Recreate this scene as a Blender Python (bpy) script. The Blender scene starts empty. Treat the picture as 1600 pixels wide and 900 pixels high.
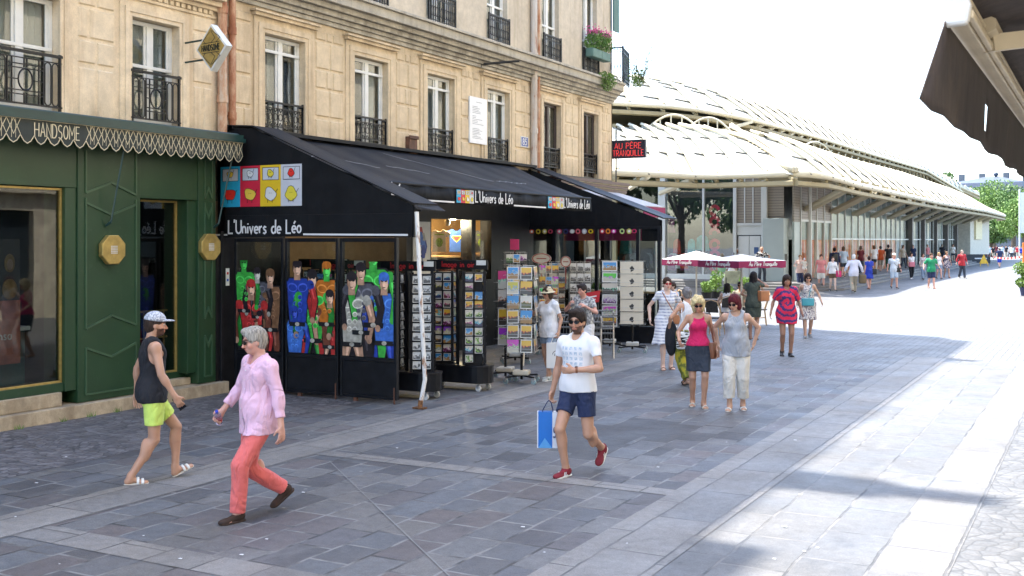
import bpy, bmesh, math, random
import numpy as np
from mathutils import Vector, Matrix, Euler
R = math.radians
random.seed(7)
scene = bpy.context.scene

# ---------------------------------------------------------------- camera
YAW = math.atan(930.0/1720.0)
cam_d = bpy.data.cameras.new("camera"); cam = bpy.data.objects.new("camera", cam_d)
scene.collection.objects.link(cam); scene.camera = cam
cam.location = (0, 0, 2.45); cam.rotation_euler = (R(90), 0, YAW)
cam_d.sensor_width = 36; cam_d.lens = 36*1720/1600.0
cam_d.shift_y = -(450-376)/1600.0
cam_d.clip_start = 0.05; cam_d.clip_end = 3000
cam_d.dof.use_dof = True; cam_d.dof.focus_distance = 15.0; cam_d.dof.aperture_fstop = 8.0

# ---------------------------------------------------------------- world, sun, exposure
SUNV = Vector((0.49, -0.04, -1.0)).normalized()       # direction the light travels
SUN_EL = math.asin(-SUNV.z); SUN_AZ = math.atan2(-SUNV.x, -SUNV.y)
world = bpy.data.worlds.new("World"); scene.world = world; world.use_nodes = True
wn = world.node_tree; bg = wn.nodes["Background"]
sky = wn.nodes.new("ShaderNodeTexSky"); sky.sky_type = 'NISHITA'; sky.sun_disc = False
sky.sun_elevation = SUN_EL; sky.sun_rotation = SUN_AZ
sky.air_density = 1.0; sky.dust_density = 1.5; sky.ozone_density = 1.0; sky.altitude = 0
wn.links.new(sky.outputs[0], bg.inputs[0]); bg.inputs[1].default_value = 0.15
sun_d = bpy.data.lights.new("sun", 'SUN'); sun = bpy.data.objects.new("sun", sun_d)
scene.collection.objects.link(sun); sun_d.energy = 2.6; sun_d.angle = R(0.6); sun_d.color = (1.0, 0.95, 0.88)
sun.rotation_euler = SUNV.to_track_quat('-Z', 'Y').to_euler(); sun.location = (-40, 10, 60)
vs = scene.view_settings; vs.view_transform = 'Standard'; vs.look = 'None'; vs.gamma = 1; vs.use_curve_mapping = False
vs.exposure = 2.55
scene.render.engine = 'CYCLES'
scene.cycles.max_bounces = 6; scene.cycles.diffuse_bounces = 3; scene.cycles.glossy_bounces = 3
scene.cycles.transmission_bounces = 6; scene.cycles.transparent_max_bounces = 12
scene.cycles.use_denoising = True; scene.cycles.sample_clamp_indirect = 6

# ---------------------------------------------------------------- calibration: a pixel of the view to a point of the place
FPX = 1720.0; HC = 2.45; YH = 376.0; _S, _C = math.sin(YAW), math.cos(YAW)
def ray(px):
    l = (px-800)/FPX
    return (-_S+l*_C, _C+l*_S)
def gnd(px, py, z=0.0):
    d = FPX*(HC-z)/(py-YH); r = ray(px); return Vector((r[0]*d, r[1]*d, z))
def onX(px, py, X):
    r = ray(px); d = X/r[0]; return Vector((X, r[1]*d, HC+(YH-py)/FPX*d))
def onY(px, py, Y):
    r = ray(px); d = Y/r[1]; return Vector((r[0]*d, Y, HC+(YH-py)/FPX*d))
def onD(px, py, d):
    r = ray(px); return Vector((r[0]*d, r[1]*d, HC+(YH-py)/FPX*d))

# ---------------------------------------------------------------- tags
def link(o): scene.collection.objects.link(o); return o
def tag(o, label=None, cat=None, group=None, kind=None):
    if label: o["label"] = label
    if cat: o["category"] = cat
    if group: o["group"] = group
    if kind: o["kind"] = kind
    return o
def empty(name, loc=(0, 0, 0), rz=0.0, label=None, cat=None, group=None):
    o = bpy.data.objects.new(name, None); link(o); o.location = loc; o.rotation_euler = (0, 0, rz)
    o.empty_display_size = 0.2
    return tag(o, label, cat, group)
def kids(o): return [c for c in scene.objects if c.parent == o]
def copy_tree(o, parent=None, loc=None, rz=None):
    c = o.copy(); link(c); c.parent = parent
    if loc is not None: c.location = loc
    if rz is not None: c.rotation_euler = (0, 0, rz)
    for k in o.children: copy_tree(k, c)
    return c

# ---------------------------------------------------------------- materials
MATS = {}
class NT:
    def __init__(s, name):
        s.m = bpy.data.materials.new(name); s.m.use_nodes = True; s.t = s.m.node_tree
        s.b = s.t.nodes["Principled BSDF"]; s.out = s.t.nodes["Material Output"]; s._co = None
    def n(s, typ, **k):
        nd = s.t.nodes.new(typ)
        for a, v in k.items():
            if a.startswith('i_'): nd.inputs[a[2:].replace('_', ' ')].default_value = v
            else: setattr(nd, a, v)
        return nd
    def l(s, a, b): s.t.links.new(a, b)
    def co(s):
        if s._co is None: s._co = s.n("ShaderNodeTexCoord").outputs["Object"]
        return s._co
    def mapping(s, scale=(1, 1, 1), rot=(0, 0, 0), loc=(0, 0, 0)):
        m = s.n("ShaderNodeMapping"); m.inputs["Scale"].default_value = scale; m.inputs["Rotation"].default_value = rot
        m.inputs["Location"].default_value = loc; s.l(s.co(), m.inputs[0]); return m.outputs[0]
    def noise(s, scale, detail=3, vec=None, rough=0.55, dist=0):
        n = s.n("ShaderNodeTexNoise"); n.inputs["Scale"].default_value = scale; n.inputs["Detail"].default_value = detail
        n.inputs["Roughness"].default_value = rough; n.inputs["Distortion"].default_value = dist
        s.l(vec or s.co(), n.inputs["Vector"]); return n.outputs["Fac"]
    def ramp(s, fac, stops, interp='LINEAR'):
        r = s.n("ShaderNodeValToRGB"); r.color_ramp.interpolation = interp
        els = r.color_ramp.elements
        while len(els) < len(stops): els.new(0.5)
        for e, (p, c) in zip(els, stops):
            e.position = p; e.color = (c[0], c[1], c[2], 1) if hasattr(c, '__len__') else (c, c, c, 1)
        s.l(fac, r.inputs[0]); return r.outputs[0]
    def mix(s, f, a, b, mode='MIX'):
        m = s.n("ShaderNodeMix", data_type='RGBA', blend_type=mode)
        for sock, v in ((m.inputs[0], f), (m.inputs[6], a), (m.inputs[7], b)):
            if hasattr(v, 'is_linked'): s.l(v, sock)
            elif hasattr(v, '__len__'): sock.default_value = (v[0], v[1], v[2], 1)
            else: sock.default_value = v
        return m.outputs[2]
    def math(s, op, a, b=0.0, c=0.0):
        m = s.n("ShaderNodeMath", operation=op)
        for sock, v in zip(m.inputs, (a, b, c)):
            if hasattr(v, 'is_linked'): s.l(v, sock)
            else: sock.default_value = v
        return m.outputs[0]
    def sep(s, vec=None):
        x = s.n("ShaderNodeSeparateXYZ"); s.l(vec or s.co(), x.inputs[0]); return x.outputs
    def comb(s, x, y, z=0.0):
        c = s.n("ShaderNodeCombineXYZ")
        for sock, v in zip(c.inputs, (x, y, z)):
            if hasattr(v, 'is_linked'): s.l(v, sock)
            else: sock.default_value = v
        return c.outputs[0]
    def bump(s, h, strength=0.3, dist=0.01):
        b = s.n("ShaderNodeBump"); b.inputs["Strength"].default_value = strength; b.inputs["Distance"].default_value = dist
        s.l(h, b.inputs["Height"]); s.l(b.outputs[0], s.b.inputs["Normal"])
    def set(s, col=None, rough=None, metal=None, **k):
        for nm, v in (("Base Color", col), ("Roughness", rough), ("Metallic", metal)):
            if v is None: continue
            if hasattr(v, 'is_linked'): s.l(v, s.b.inputs[nm])
            elif hasattr(v, '__len__'): s.b.inputs[nm].default_value = (v[0], v[1], v[2], 1)
            else: s.b.inputs[nm].default_value = v
        for a, v in k.items(): s.b.inputs[a.replace('_', ' ')].default_value = v
        return s.m

def pm(name, col, rough=0.6, var=0.12, scale=4.0, bump=0.15, bscale=60.0, metal=0.0, bdist=0.004, dirt=None, **k):
    """plain procedural paint / stone / cloth: colour with soft variation and a fine bump"""
    if name in MATS: return MATS[name]
    t = NT(name); f = t.noise(scale, 4)
    lo = [max(0, c*(1-var*1.6)) for c in col]; hi = [min(1, c*(1+var)) for c in col]
    c = t.ramp(f, [(0.3, lo), (0.7, hi)])
    if dirt:
        g = t.noise(scale*0.35, 6, rough=0.7); c = t.mix(t.ramp(g, [(0.5, 0.0), (0.75, dirt[1])]), c, dirt[0])
    if bump: t.bump(t.noise(bscale, 3), bump, bdist)
    MATS[name] = t.set(c, rough, metal, **k); return MATS[name]

def glass_mat(name, tint=(0.02, 0.03, 0.03), rough=0.02, alpha=0.35, ior=1.5, graze=1.0):
    """window glass: clear sheet that reflects, with a slight tint"""
    if name in MATS: return MATS[name]
    t = NT(name); nt = t.t
    tr = t.n("ShaderNodeBsdfTransparent"); tr.inputs[0].default_value = (0.9*(1-alpha)+tint[0], 0.93*(1-alpha)+tint[1], 0.92*(1-alpha)+tint[2], 1)
    gl = t.n("ShaderNodeBsdfGlossy"); gl.inputs["Roughness"].default_value = rough; gl.inputs[0].default_value = (1, 1, 1, 1)
    lw = t.n("ShaderNodeLayerWeight"); lw.inputs[0].default_value = .5; f0 = ((ior-1)/(ior+1))**2
    frs = t.math('ADD', t.math('MULTIPLY', t.math('POWER', lw.outputs["Facing"], 5.0), (1-f0)*graze), f0)
    n = t.noise(0.9, 2); bp = t.n("ShaderNodeBump"); bp.inputs["Strength"].default_value = 0.03; bp.inputs["Distance"].default_value = 0.05
    nt.links.new(n, bp.inputs["Height"]); nt.links.new(bp.outputs[0], gl.inputs["Normal"])
    mx = t.n("ShaderNodeMixShader"); nt.links.new(frs, mx.inputs[0]); nt.links.new(tr.outputs[0], mx.inputs[1]); nt.links.new(gl.outputs[0], mx.inputs[2])
    nt.links.new(mx.outputs[0], t.out.inputs[0]); MATS[name] = t.m; return t.m

# ---------------------------------------------------------------- mesh builder
class MB:
    def __init__(s): s.v = []; s.f = []; s.mi = []; s.cur = 0
    def m(s, i): s.cur = i; return s
    def add(s, vs, fs, M=None):
        b = len(s.v)
        if M is not None: vs = [M @ Vector(v) for v in vs]
        s.v += [tuple(v) for v in vs]; s.f += [tuple(i+b for i in f) for f in fs]; s.mi += [s.cur]*len(fs); return s
    def box(s, x0, x1, y0, y1, z0, z1, M=None):
        if x0 > x1: x0, x1 = x1, x0
        if y0 > y1: y0, y1 = y1, y0
        if z0 > z1: z0, z1 = z1, z0
        v = [(x0, y0, z0), (x1, y0, z0), (x1, y1, z0), (x0, y1, z0), (x0, y0, z1), (x1, y0, z1), (x1, y1, z1), (x0, y1, z1)]
        return s.add(v, [(0, 3, 2, 1), (4, 5, 6, 7), (0, 1, 5, 4), (1, 2, 6, 5), (2, 3, 7, 6), (3, 0, 4, 7)], M)
    def quad(s, a, b, c, d): return s.add([a, b, c, d], [(0, 1, 2, 3)])
    def poly(s, pts): return s.add(pts, [tuple(range(len(pts)))])
    def prism(s, pts, vec, M=None):
        """pts: planar polygon (3D), extruded by vec"""
        n = len(pts); vec = Vector(vec); a = [Vector(p) for p in pts]; b = [p+vec for p in a]
        nrm = sum(((a[i]-a[0]).cross(a[(i+1) % n]-a[0]) for i in range(1, n-1)), Vector())
        fs = [tuple(range(n)), tuple(range(2*n-1, n-1, -1))]+[((i+1) % n, i, n+i, n+(i+1) % n) for i in range(n)]
        if nrm.dot(vec) > 0: fs = [tuple(reversed(f)) for f in fs]
        return s.add(a+b, fs, M)
    def slab(s, a, b, c, d, t):
        """a sheet through four corners with thickness t along its normal"""
        a, b, c, d = map(Vector, (a, b, c, d)); n = (b-a).cross(d-a).normalized()*t
        return s.prism([a, b, c, d], n)
    def tube(s, pts, r, seg=6, closed=False, r1=None, flat=None, cap=True):
        pts = [Vector(p) for p in pts]; n = len(pts)
        if n < 2: return s
        rings = []; up = None
        for i, p in enumerate(pts):
            if closed: t = pts[(i+1) % n]-pts[i-1]
            else: t = (pts[min(i+1, n-1)]-pts[max(i-1, 0)])
            if t.length < 1e-9: t = Vector((0, 0, 1))
            t.normalize()
            if up is None:
                up = Vector((0, 0, 1)) if abs(t.z) < 0.9 else Vector((0, 1, 0))
                if flat is not None: up = Vector(flat)
            u = up-t*up.dot(t)
            if u.length < 1e-6: u = t.orthogonal()
            u.normalize(); w = t.cross(u); up = u
            rr = r if r1 is None else r+(r1-r)*i/(n-1)
            rings.append([p+(u*math.sin(2*math.pi*(k+.5)/seg)+w*math.cos(2*math.pi*(k+.5)/seg))*rr for k in range(seg)])
        vs = [v for rg in rings for v in rg]; fs = []
        for i in range(n if closed else n-1):
            j = (i+1) % n
            for k in range(seg):
                k2 = (k+1) % seg; fs.append((i*seg+k, i*seg+k2, j*seg+k2, j*seg+k))
        if not closed and cap: fs += [tuple(range(seg-1, -1, -1)), tuple((n-1)*seg+k for k in range(seg))]
        return s.add(vs, fs)
    def lathe(s, prof, c=(0, 0, 0), seg=20, axis='z', M=None):
        """prof: list of (r, z)"""
        c = Vector(c); vs = []; n = len(prof)
        for r, z in prof:
            for k in range(seg):
                a = 2*math.pi*k/seg; x, y = r*math.cos(a), r*math.sin(a)
                vs.append(c+(Vector((x, y, z)) if axis == 'z' else Vector((z, x, y)) if axis == 'x' else Vector((y, z, x))))
        fs = [(i*seg+k, i*seg+(k+1) % seg, (i+1)*seg+(k+1) % seg, (i+1)*seg+k) for i in range(n-1) for k in range(seg)]
        fs += [tuple(range(seg-1, -1, -1)), tuple((n-1)*seg+k for k in range(seg))]
        return s.add(vs, fs, M)
    def ball(s, c, rx, ry=None, rz=None, seg=12, rings=8, M=None):
        ry = ry or rx; rz = rz or rx; c = Vector(c); vs = [c+Vector((0, 0, -rz))]
        for i in range(1, rings):
            p = -math.pi/2+math.pi*i/rings
            for k in range(seg):
                a = 2*math.pi*k/seg; vs.append(c+Vector((rx*math.cos(p)*math.cos(a), ry*math.cos(p)*math.sin(a), rz*math.sin(p))))
        vs.append(c+Vector((0, 0, rz))); N = len(vs)-1
        fs = [(0, 1+(k+1) % seg, 1+k) for k in range(seg)]
        for i in range(rings-2):
            for k in range(seg):
                a = 1+i*seg+k; b = 1+i*seg+(k+1) % seg; fs.append((a, b, b+seg, a+seg))
        t = 1+(rings-2)*seg; fs += [(t+k, t+(k+1) % seg, N) for k in range(seg)]
        return s.add(vs, fs, M)
    def ribbon(s, pts, w, nrm, off=0.0, t=0.004):
        """mitred flat stroke of width w lying in the plane with normal nrm, t thick"""
        nrm = Vector(nrm).normalized(); P = [Vector(p)+nrm*off for p in pts]; n = len(P)
        if n < 2: return s
        closed = (P[0]-P[-1]).length < 1e-5 and n > 3
        if closed: P = P[:-1]; n -= 1
        L = []; Rr = []
        for i in range(n):
            a = P[i]-P[i-1] if (i > 0 or closed) else P[1]-P[0]
            b = P[(i+1) % n]-P[i] if (i < n-1 or closed) else a
            a = a.normalized(); b = b.normalized(); na = nrm.cross(a); nb = nrm.cross(b); m = na+nb
            if m.length < 1e-4: m = na
            m.normalize(); k = w/2/max(0.45, m.dot(na)); L.append(P[i]+m*k); Rr.append(P[i]-m*k)
        top = L+Rr; bot = [p-nrm*t for p in top]; vs = top+bot; fs = []
        for i in range(n if closed else n-1):
            j = (i+1) % n
            fs.append((n+i, n+j, j, i)); fs.append((i+2*n, j+2*n, 3*n+j, 3*n+i))
            fs.append((i, j, j+2*n, i+2*n)); fs.append((n+j, n+i, 3*n+i, 3*n+j))
        if not closed:
            fs += [(n, 0, 2*n, 3*n), (n-1, 2*n-1, 4*n-1, 3*n-1)]
        return s.add(vs, fs)
    def build(s, name, mats, parent=None, smooth=False, bevel=0.0, label=None):
        me = bpy.data.meshes.new(name); me.from_pydata(s.v, [], s.f)
        for m in (mats if isinstance(mats, (list, tuple)) else [mats]): me.materials.append(m)
        if any(s.mi): me.polygons.foreach_set("material_index", s.mi)
        if smooth: me.polygons.foreach_set("use_smooth", [True]*len(me.polygons))
        me.validate(); me.update()
        o = bpy.data.objects.new(name, me); link(o)
        if parent is not None: o.parent = parent
        if bevel:
            b = o.modifiers.new("bevel", 'BEVEL'); b.width = bevel; b.segments = 2; b.limit_method = 'ANGLE'; b.angle_limit = R(40)
        if smooth == 'auto':
            pass
        if label: o["label"] = label
        return o

def arc(cx, cy, rx, ry, a0, a1, n=8):
    return [(cx+rx*math.cos(R(a0+(a1-a0)*i/n)), cy+ry*math.sin(R(a0+(a1-a0)*i/n))) for i in range(n+1)]

# ---------------------------------------------------------------- stroke lettering
GL = {
 'A': (.62, [[(0, 0), (.31, 1), (.62, 0)], [(.12, .35), (.5, .35)]]),
 'C': (.58, [arc(.32, .5, .3, .5, 50, 310, 12)]),
 'D': (.6, [[(0, 0), (0, 1), (.25, 1)]+arc(.25, .5, .35, .5, 90, -90)[1:]+[(0, 0)]]),
 'E': (.5, [[(.5, 0), (0, 0), (0, 1), (.5, 1)], [(0, .52), (.42, .52)]]),
 'H': (.58, [[(0, 0), (0, 1)], [(.58, 0), (.58, 1)], [(0, .5), (.58, .5)]]),
 'I': (.06, [[(.03, 0), (.03, 1)]]),
 'L': (.48, [[(0, 1), (0, 0), (.48, 0)]]),
 'M': (.72, [[(0, 0), (0, 1), (.36, .35), (.72, 1), (.72, 0)]]),
 'N': (.6, [[(0, 0), (0, 1), (.6, 0), (.6, 1)]]),
 'O': (.62, [arc(.31, .5, .31, .5, 90, 450, 18)]),
 'P': (.55, [[(0, 0), (0, 1), (.28, 1)]+arc(.28, .74, .27, .26, 90, -90)[1:]+[(0, .48)]]),
 'Q': (.64, [arc(.31, .5, .31, .5, 90, 450, 18), [(.36, .25), (.64, -.05)]]),
 'R': (.56, [[(0, 0), (0, 1), (.28, 1)]+arc(.28, .74, .27, .26, 90, -90)[1:]+[(0, .48)], [(.25, .48), (.56, 0)]]),
 'S': (.52, [arc(.27, .75, .25, .25, 40, 270, 9)[:-1]+arc(.25, .25, .26, .25, 90, -140, 9)]),
 'T': (.58, [[(0, 1), (.58, 1)], [(.29, 1), (.29, 0)]]),
 'U': (.58, [[(0, 1), (0, .3)]+arc(.29, .3, .29, .3, 180, 360)[1:]+[(.58, 1)]]),
 'V': (.6, [[(0, 1), (.3, 0), (.6, 1)]]),
 'È': (.5, [[(.5, 0), (0, 0), (0, 1), (.5, 1)], [(0, .52), (.42, .52)], [(.12, 1.28), (.34, 1.12)]]),
 "'": (.12, [[(.08, 1.05), (.03, .8)]]),
 ' ': (.32, []),
 'a': (.42, [arc(.2, .25, .2, .25, 60, 330, 10), [(.42, .5), (.4, 0)]]),
 'b': (.42, [[(0, 1), (0, 0)], arc(.2, .25, .2, .25, 150, -150, 10)]),
 'c': (.38, [arc(.22, .25, .2, .25, 50, 310, 9)]),
 'd': (.44, [arc(.2, .25, .2, .25, 60, 330, 10), [(.42, 1), (.4, 0)]]),
 'e': (.42, [[(.03, .24), (.4, .28)]+arc(.21, .26, .2, .25, 10, 310, 10)[1:]]),
 'é': (.42, [[(.03, .24), (.4, .28)]+arc(.21, .26, .2, .25, 10, 310, 10)[1:], [(.2, .66), (.36, .86)]]),
 'è': (.42, [[(.03, .24), (.4, .28)]+arc(.21, .26, .2, .25, 10, 310, 10)[1:], [(.1, .86), (.26, .66)]]),
 'g': (.42, [arc(.2, .25, .2, .25, 60, 330, 10), [(.42, .5), (.4, -.15)]+arc(.2, -.15, .2, .15, 0, -150, 6)[1:]]),
 'i': (.12, [[(.06, .5), (.06, 0)], [(.07, .66), (.07, .74)]]),
 'l': (.12, [[(.06, 1), (.06, 0)]]),
 'm': (.66, [[(0, .5), (.02, 0)], [(.01, .3)]+arc(.17, .3, .15, .2, 180, 0, 6)[1:]+[(.32, 0)], [(.33, .3)]+arc(.49, .3, .15, .2, 180, 0, 6)[1:]+[(.64, 0)]]),
 'n': (.42, [[(0, .52), (.02, 0)], [(.01, .28)]+arc(.2, .3, .18, .2, 180, 0, 7)[1:]+[(.4, 0)]]),
 'o': (.42, [arc(.2, .26, .2, .25, 90, 450, 14)]),
 'q': (.42, [arc(.2, .25, .2, .25, 60, 330, 10), [(.42, .5), (.4, -.3)]]),
 'r': (.3, [[(0, .52), (.02, 0)], [(.01, .25), (.1, .44), (.28, .5)]]),
 's': (.34, [[(.32, .46), (.16, .52), (.04, .42), (.1, .3), (.26, .22), (.3, .1), (.16, 0), (.0, .06)]]),
 't': (.3, [[(.14, .9), (.12, .1), (.28, 0)], [(0, .55), (.28, .55)]]),
 'u': (.42, [[(0, .5), (.02, .15)]+arc(.19, .16, .17, .16, 190, 350, 6)[1:]+[(.4, .5)], [(.4, .5), (.41, 0)]]),
 'v': (.4, [[(0, .5), (.18, 0), (.38, .52)]]),
 'w': (.6, [[(0, .5), (.14, 0), (.3, .45), (.44, 0), (.6, .5)]]),
 'P.': (.1, []), '.': (.1, [[(.05, 0), (.05, .05)]]),
 '8': (.5, [arc(.25, .74, .21, .25, 90, 450, 12), arc(.25, .25, .25, .25, 90, 450, 12)]),
 '5': (.5, [[(.46, 1), (.06, 1), (.03, .55)]+arc(.22, .32, .26, .31, 110, -140, 10)]),
}
def text_width(txt, size, sx=1.0, gap=.16):
    return sum((GL[c][0]*sx+gap*sx)*size for c in txt)-gap*sx*size
def write(mb, txt, org, dx, up, size, w, nrm, off=0.003, sx=1.0, gap=.16, t=0.004, slant=0.0, center=False, jit=0.0):
    org = Vector(org); dx = Vector(dx).normalized(); up = Vector(up).normalized(); nrm = Vector(nrm).normalized()
    x = -text_width(txt, size, sx, gap)/2 if center else 0.0; k = 0
    rnd = random.Random(len(txt))
    for c in txt:
        wd, st = GL[c]; j = rnd.uniform(-jit, jit)
        for pl in st:
            k += 1
            pts = [org+dx*(x+(p[0]*sx+p[1]*slant)*size)+up*((p[1]+j)*size) for p in pl]
            mb.ribbon(pts, w, nrm, off+0.0006*(k % 7), t)
        x += (wd+gap)*sx*size
    return x
# ================================================================ the ground
def ground_materials():
    # --- big stone slabs laid in courses along the street (texture x = world y)
    def slabs(name, w, h, cols, mortar, msize, seed=0.0, patch=None, rough=0.62, rot=True):
        t = NT(name); s = t.sep()
        wob = t.noise(3.0, 2); vx = t.math('ADD', s[1] if rot else s[0], t.math('MULTIPLY', t.math('SUBTRACT', wob, .5), .03))
        wob2 = t.noise(2.3, 2, t.mapping((1, 1, 1), loc=(5, 3, 0))); vy = t.math('ADD', s[0] if rot else s[1], t.math('MULTIPLY', t.math('SUBTRACT', wob2, .5), .05))
        vec = t.comb(vx, vy)
        b = t.n("ShaderNodeTexBrick"); t.l(vec, b.inputs["Vector"])
        b.offset = 0.5; b.offset_frequency = 2; b.squash = 0.8; b.squash_frequency = 3
        b.inputs["Scale"].default_value = 1; b.inputs["Brick Width"].default_value = w; b.inputs["Row Height"].default_value = h
        b.inputs["Mortar Size"].default_value = msize; b.inputs["Mortar Smooth"].default_value = 0.35; b.inputs["Bias"].default_value = 0
        b.inputs["Color1"].default_value = (0, 0, 0, 1); b.inputs["Color2"].default_value = (1, 1, 1, 1); b.inputs["Mortar"].default_value = (.5, .5, .5, 1)
        base = t.ramp(b.outputs["Color"], [(i/(len(cols)-1), c) for i, c in enumerate(cols)])
        n1 = t.noise(0.55, 4, rough=.6); n2 = t.noise(9, 5, rough=.7); n3 = t.noise(90, 3, rough=.7)
        c = t.mix(1.0, base, t.ramp(n1, [(.3, .78), (.7, 1.18)]), 'MULTIPLY')
        c = t.mix(1.0, c, t.ramp(n2, [(.3, .8), (.7, 1.16)]), 'MULTIPLY')
        c = t.mix(1.0, c, t.ramp(n3, [(.35, .78), (.65, 1.2)]), 'MULTIPLY')
        # stains and wear: long pale scuffs and dark damp spots
        sc = t.noise(1.1, 6, t.mapping((1.2, .35, 1), loc=(3, 1, 0)), rough=.65)
        c = t.mix(t.ramp(sc, [(.56, 0.0), (.74, .4)]), c, (.30, .30, .30))
        dk = t.noise(1.6, 5, t.mapping((1, .7, 1), loc=(9, 2, 0)), rough=.6)
        c = t.mix(t.ramp(dk, [(.6, 0.0), (.72, .5)]), c, (.045, .047, .052))
        vg = t.n("ShaderNodeTexVoronoi", feature='F1'); vg.inputs["Scale"].default_value = 2.6; t.l(t.co(), vg.inputs["Vector"]); gum = t.ramp(vg.outputs["Distance"], [(.045, .55), (.06, 0.0)])
        c = t.mix(gum, c, t.mix(t.math('GREATER_THAN', t.sep(vg.outputs["Color"])[0], .6), (.06, .06, .06), (.30, .29, .28)))
        mo = t.mix(t.ramp(t.noise(2.2, 4), [(.42, 0.0), (.6, 1.0)]), mortar[0], mortar[1])
        fm = t.math('MULTIPLY', b.outputs["Fac"], t.ramp(t.noise(5, 3, t.mapping(loc=(2, 7, 0))), [(.25, .55), (.5, 1.0)]))
        c = t.mix(fm, c, mo)
        if patch:
            # asphalt repairs cut square into the paving
            b2 = t.n("ShaderNodeTexBrick"); t.l(vec, b2.inputs["Vector"]); b2.offset = .5; b2.squash = 1
            b2.inputs["Scale"].default_value = 1; b2.inputs["Brick Width"].default_value = w; b2.inputs["Row Height"].default_value = h
            b2.inputs["Mortar Size"].default_value = 0
            for a_, v_ in (("Color1", (0, 0, 0, 1)), ("Color2", (1, 1, 1, 1))): b2.inputs[a_].default_value = v_
            px0, px1, py0, py1 = patch
            dx_ = t.math('ABSOLUTE', t.math('DIVIDE', t.math('SUBTRACT', s[0], (px0+px1)/2), (px1-px0)/2))
            dy_ = t.math('ABSOLUTE', t.math('DIVIDE', t.math('SUBTRACT', s[1], (py0+py1)/2), (py1-py0)/2))
            dd = t.math('MAXIMUM', dx_, dy_)
            dd = t.math('ADD', dd, t.math('MULTIPLY', b2.outputs["Color"], .9))
            mk = t.math('LESS_THAN', dd, 1.12)
            asp = t.mix(n3, (.03, .031, .035), (.08, .08, .083))
            asp = t.mix(1.0, asp, t.ramp(n2, [(.3, .8), (.7, 1.2)]), 'MULTIPLY')
            c = t.mix(t.math('MULTIPLY', mk, .93), c, asp)
        hgt = t.math('SUBTRACT', t.math('MULTIPLY', n2, .35), t.math('MULTIPLY', b.outputs["Fac"], .8))
        hgt = t.math('ADD', hgt, t.math('MULTIPLY', n3, .3))
        hgt = t.math('ADD', hgt, t.math('MULTIPLY', b.outputs["Color"], .25))
        t.bump(hgt, .55, .012)
        rg = t.ramp(t.noise(1.4, 5), [(.3, rough-.13), (.7, rough+.1)])
        return t.set(c, rg, 0.0)
    g = {}
    g['main'] = slabs("slab_paving", .56, .36, [(.078, .080, .088), (.135, .118, .116), (.100, .107, .120), (.150, .145, .140), (.118, .128, .142), (.085, .084, .088)],
                      ((.21, .208, .205), (.045, .045, .046)), .017, patch=(-7.2, -3.9, 10.9, 14.4))
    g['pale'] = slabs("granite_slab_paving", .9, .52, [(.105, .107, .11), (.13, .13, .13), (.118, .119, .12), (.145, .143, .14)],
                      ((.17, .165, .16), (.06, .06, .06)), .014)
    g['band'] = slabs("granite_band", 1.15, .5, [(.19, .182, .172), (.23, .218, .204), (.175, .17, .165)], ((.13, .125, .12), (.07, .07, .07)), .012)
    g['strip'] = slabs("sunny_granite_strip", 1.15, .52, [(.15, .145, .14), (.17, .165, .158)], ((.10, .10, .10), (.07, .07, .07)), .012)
    g['setts'] = slabs("small_sett_paving", .24, .15, [(.135, .138, .142), (.165, .166, .168), (.148, .15, .153), (.18, .179, .178)],
                       ((.10, .103, .11), (.075, .077, .08)), .016)
    g['far'] = slabs("far_sett_paving", .5, .3, [(.14, .14, .14), (.16, .158, .155), (.15, .149, .147)], ((.11, .11, .11), (.10, .10, .10)), .02)
    # --- cobbles laid in fans
    def fans(name, lo, hi, mort, sc):
        t = NT(name)
        wv = t.noise(1.6, 2); v = t.co()
        s = t.sep(); ang = t.math('MULTIPLY', t.math('SINE', t.math('MULTIPLY', s[1], 4.2)), .12)
        vx = t.math('ADD', s[0], ang); vec = t.comb(vx, s[1])
        vo = t.n("ShaderNodeTexVoronoi", feature='DISTANCE_TO_EDGE'); vo.inputs["Scale"].default_value = sc; vo.inputs["Randomness"].default_value = .55; t.l(vec, vo.inputs["Vector"])
        vc = t.n("ShaderNodeTexVoronoi", feature='F1'); vc.inputs["Scale"].default_value = sc; vc.inputs["Randomness"].default_value = .55; t.l(vec, vc.inputs["Vector"])
        cc = t.mix(t.sep(vc.outputs["Color"])[0], lo, hi)
        cc = t.mix(1.0, cc, t.ramp(t.noise(30, 4), [(.3, .75), (.7, 1.2)]), 'MULTIPLY')
        cc = t.mix(1.0, cc, t.ramp(t.noise(.8, 4), [(.3, .8), (.7, 1.15)]), 'MULTIPLY')
        e = t.ramp(vo.outputs["Distance"], [(0.0, 0.0), (.09, 1.0)])
        c = t.mix(e, mort, cc)
        t.bump(t.math('ADD', t.ramp(vo.outputs["Distance"], [(0, 0.0), (.25, 1.0)]), t.math('MULTIPLY', t.noise(40, 3), .3)), .6, .012)
        return t.set(c, .6)
    g['fan'] = fans("dark_fan_cobbles", (.10, .095, .10), (.19, .18, .185), (.045, .045, .047), 8.5)
    g['fan_pale'] = fans("pale_fan_cobbles", (.115, .114, .112), (.15, .148, .144), (.07, .07, .068), 7.0)
    return g
GM = ground_materials()
def sheet(name, x0, x1, y0, y1, z, m, nx=1):
    mb = MB(); mb.quad((x0, y0, z), (x1, y0, z), (x1, y1, z), (x0, y1, z)); return tag(mb.build(name, m), kind='structure')
sheet("ground", -900, 900, -200, 1600, 0.0, GM['far'])
sheet("street_paving", -12.6, -3.72, -12, 21.6, .004, GM['main'])
sheet("cobbled_pavement", -12.7, -9.95, -12, 13.6, .008, GM['fan'])
sheet("stone_band", -8.62, -7.98, -12, 21.6, .008, GM['band'])
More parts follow.
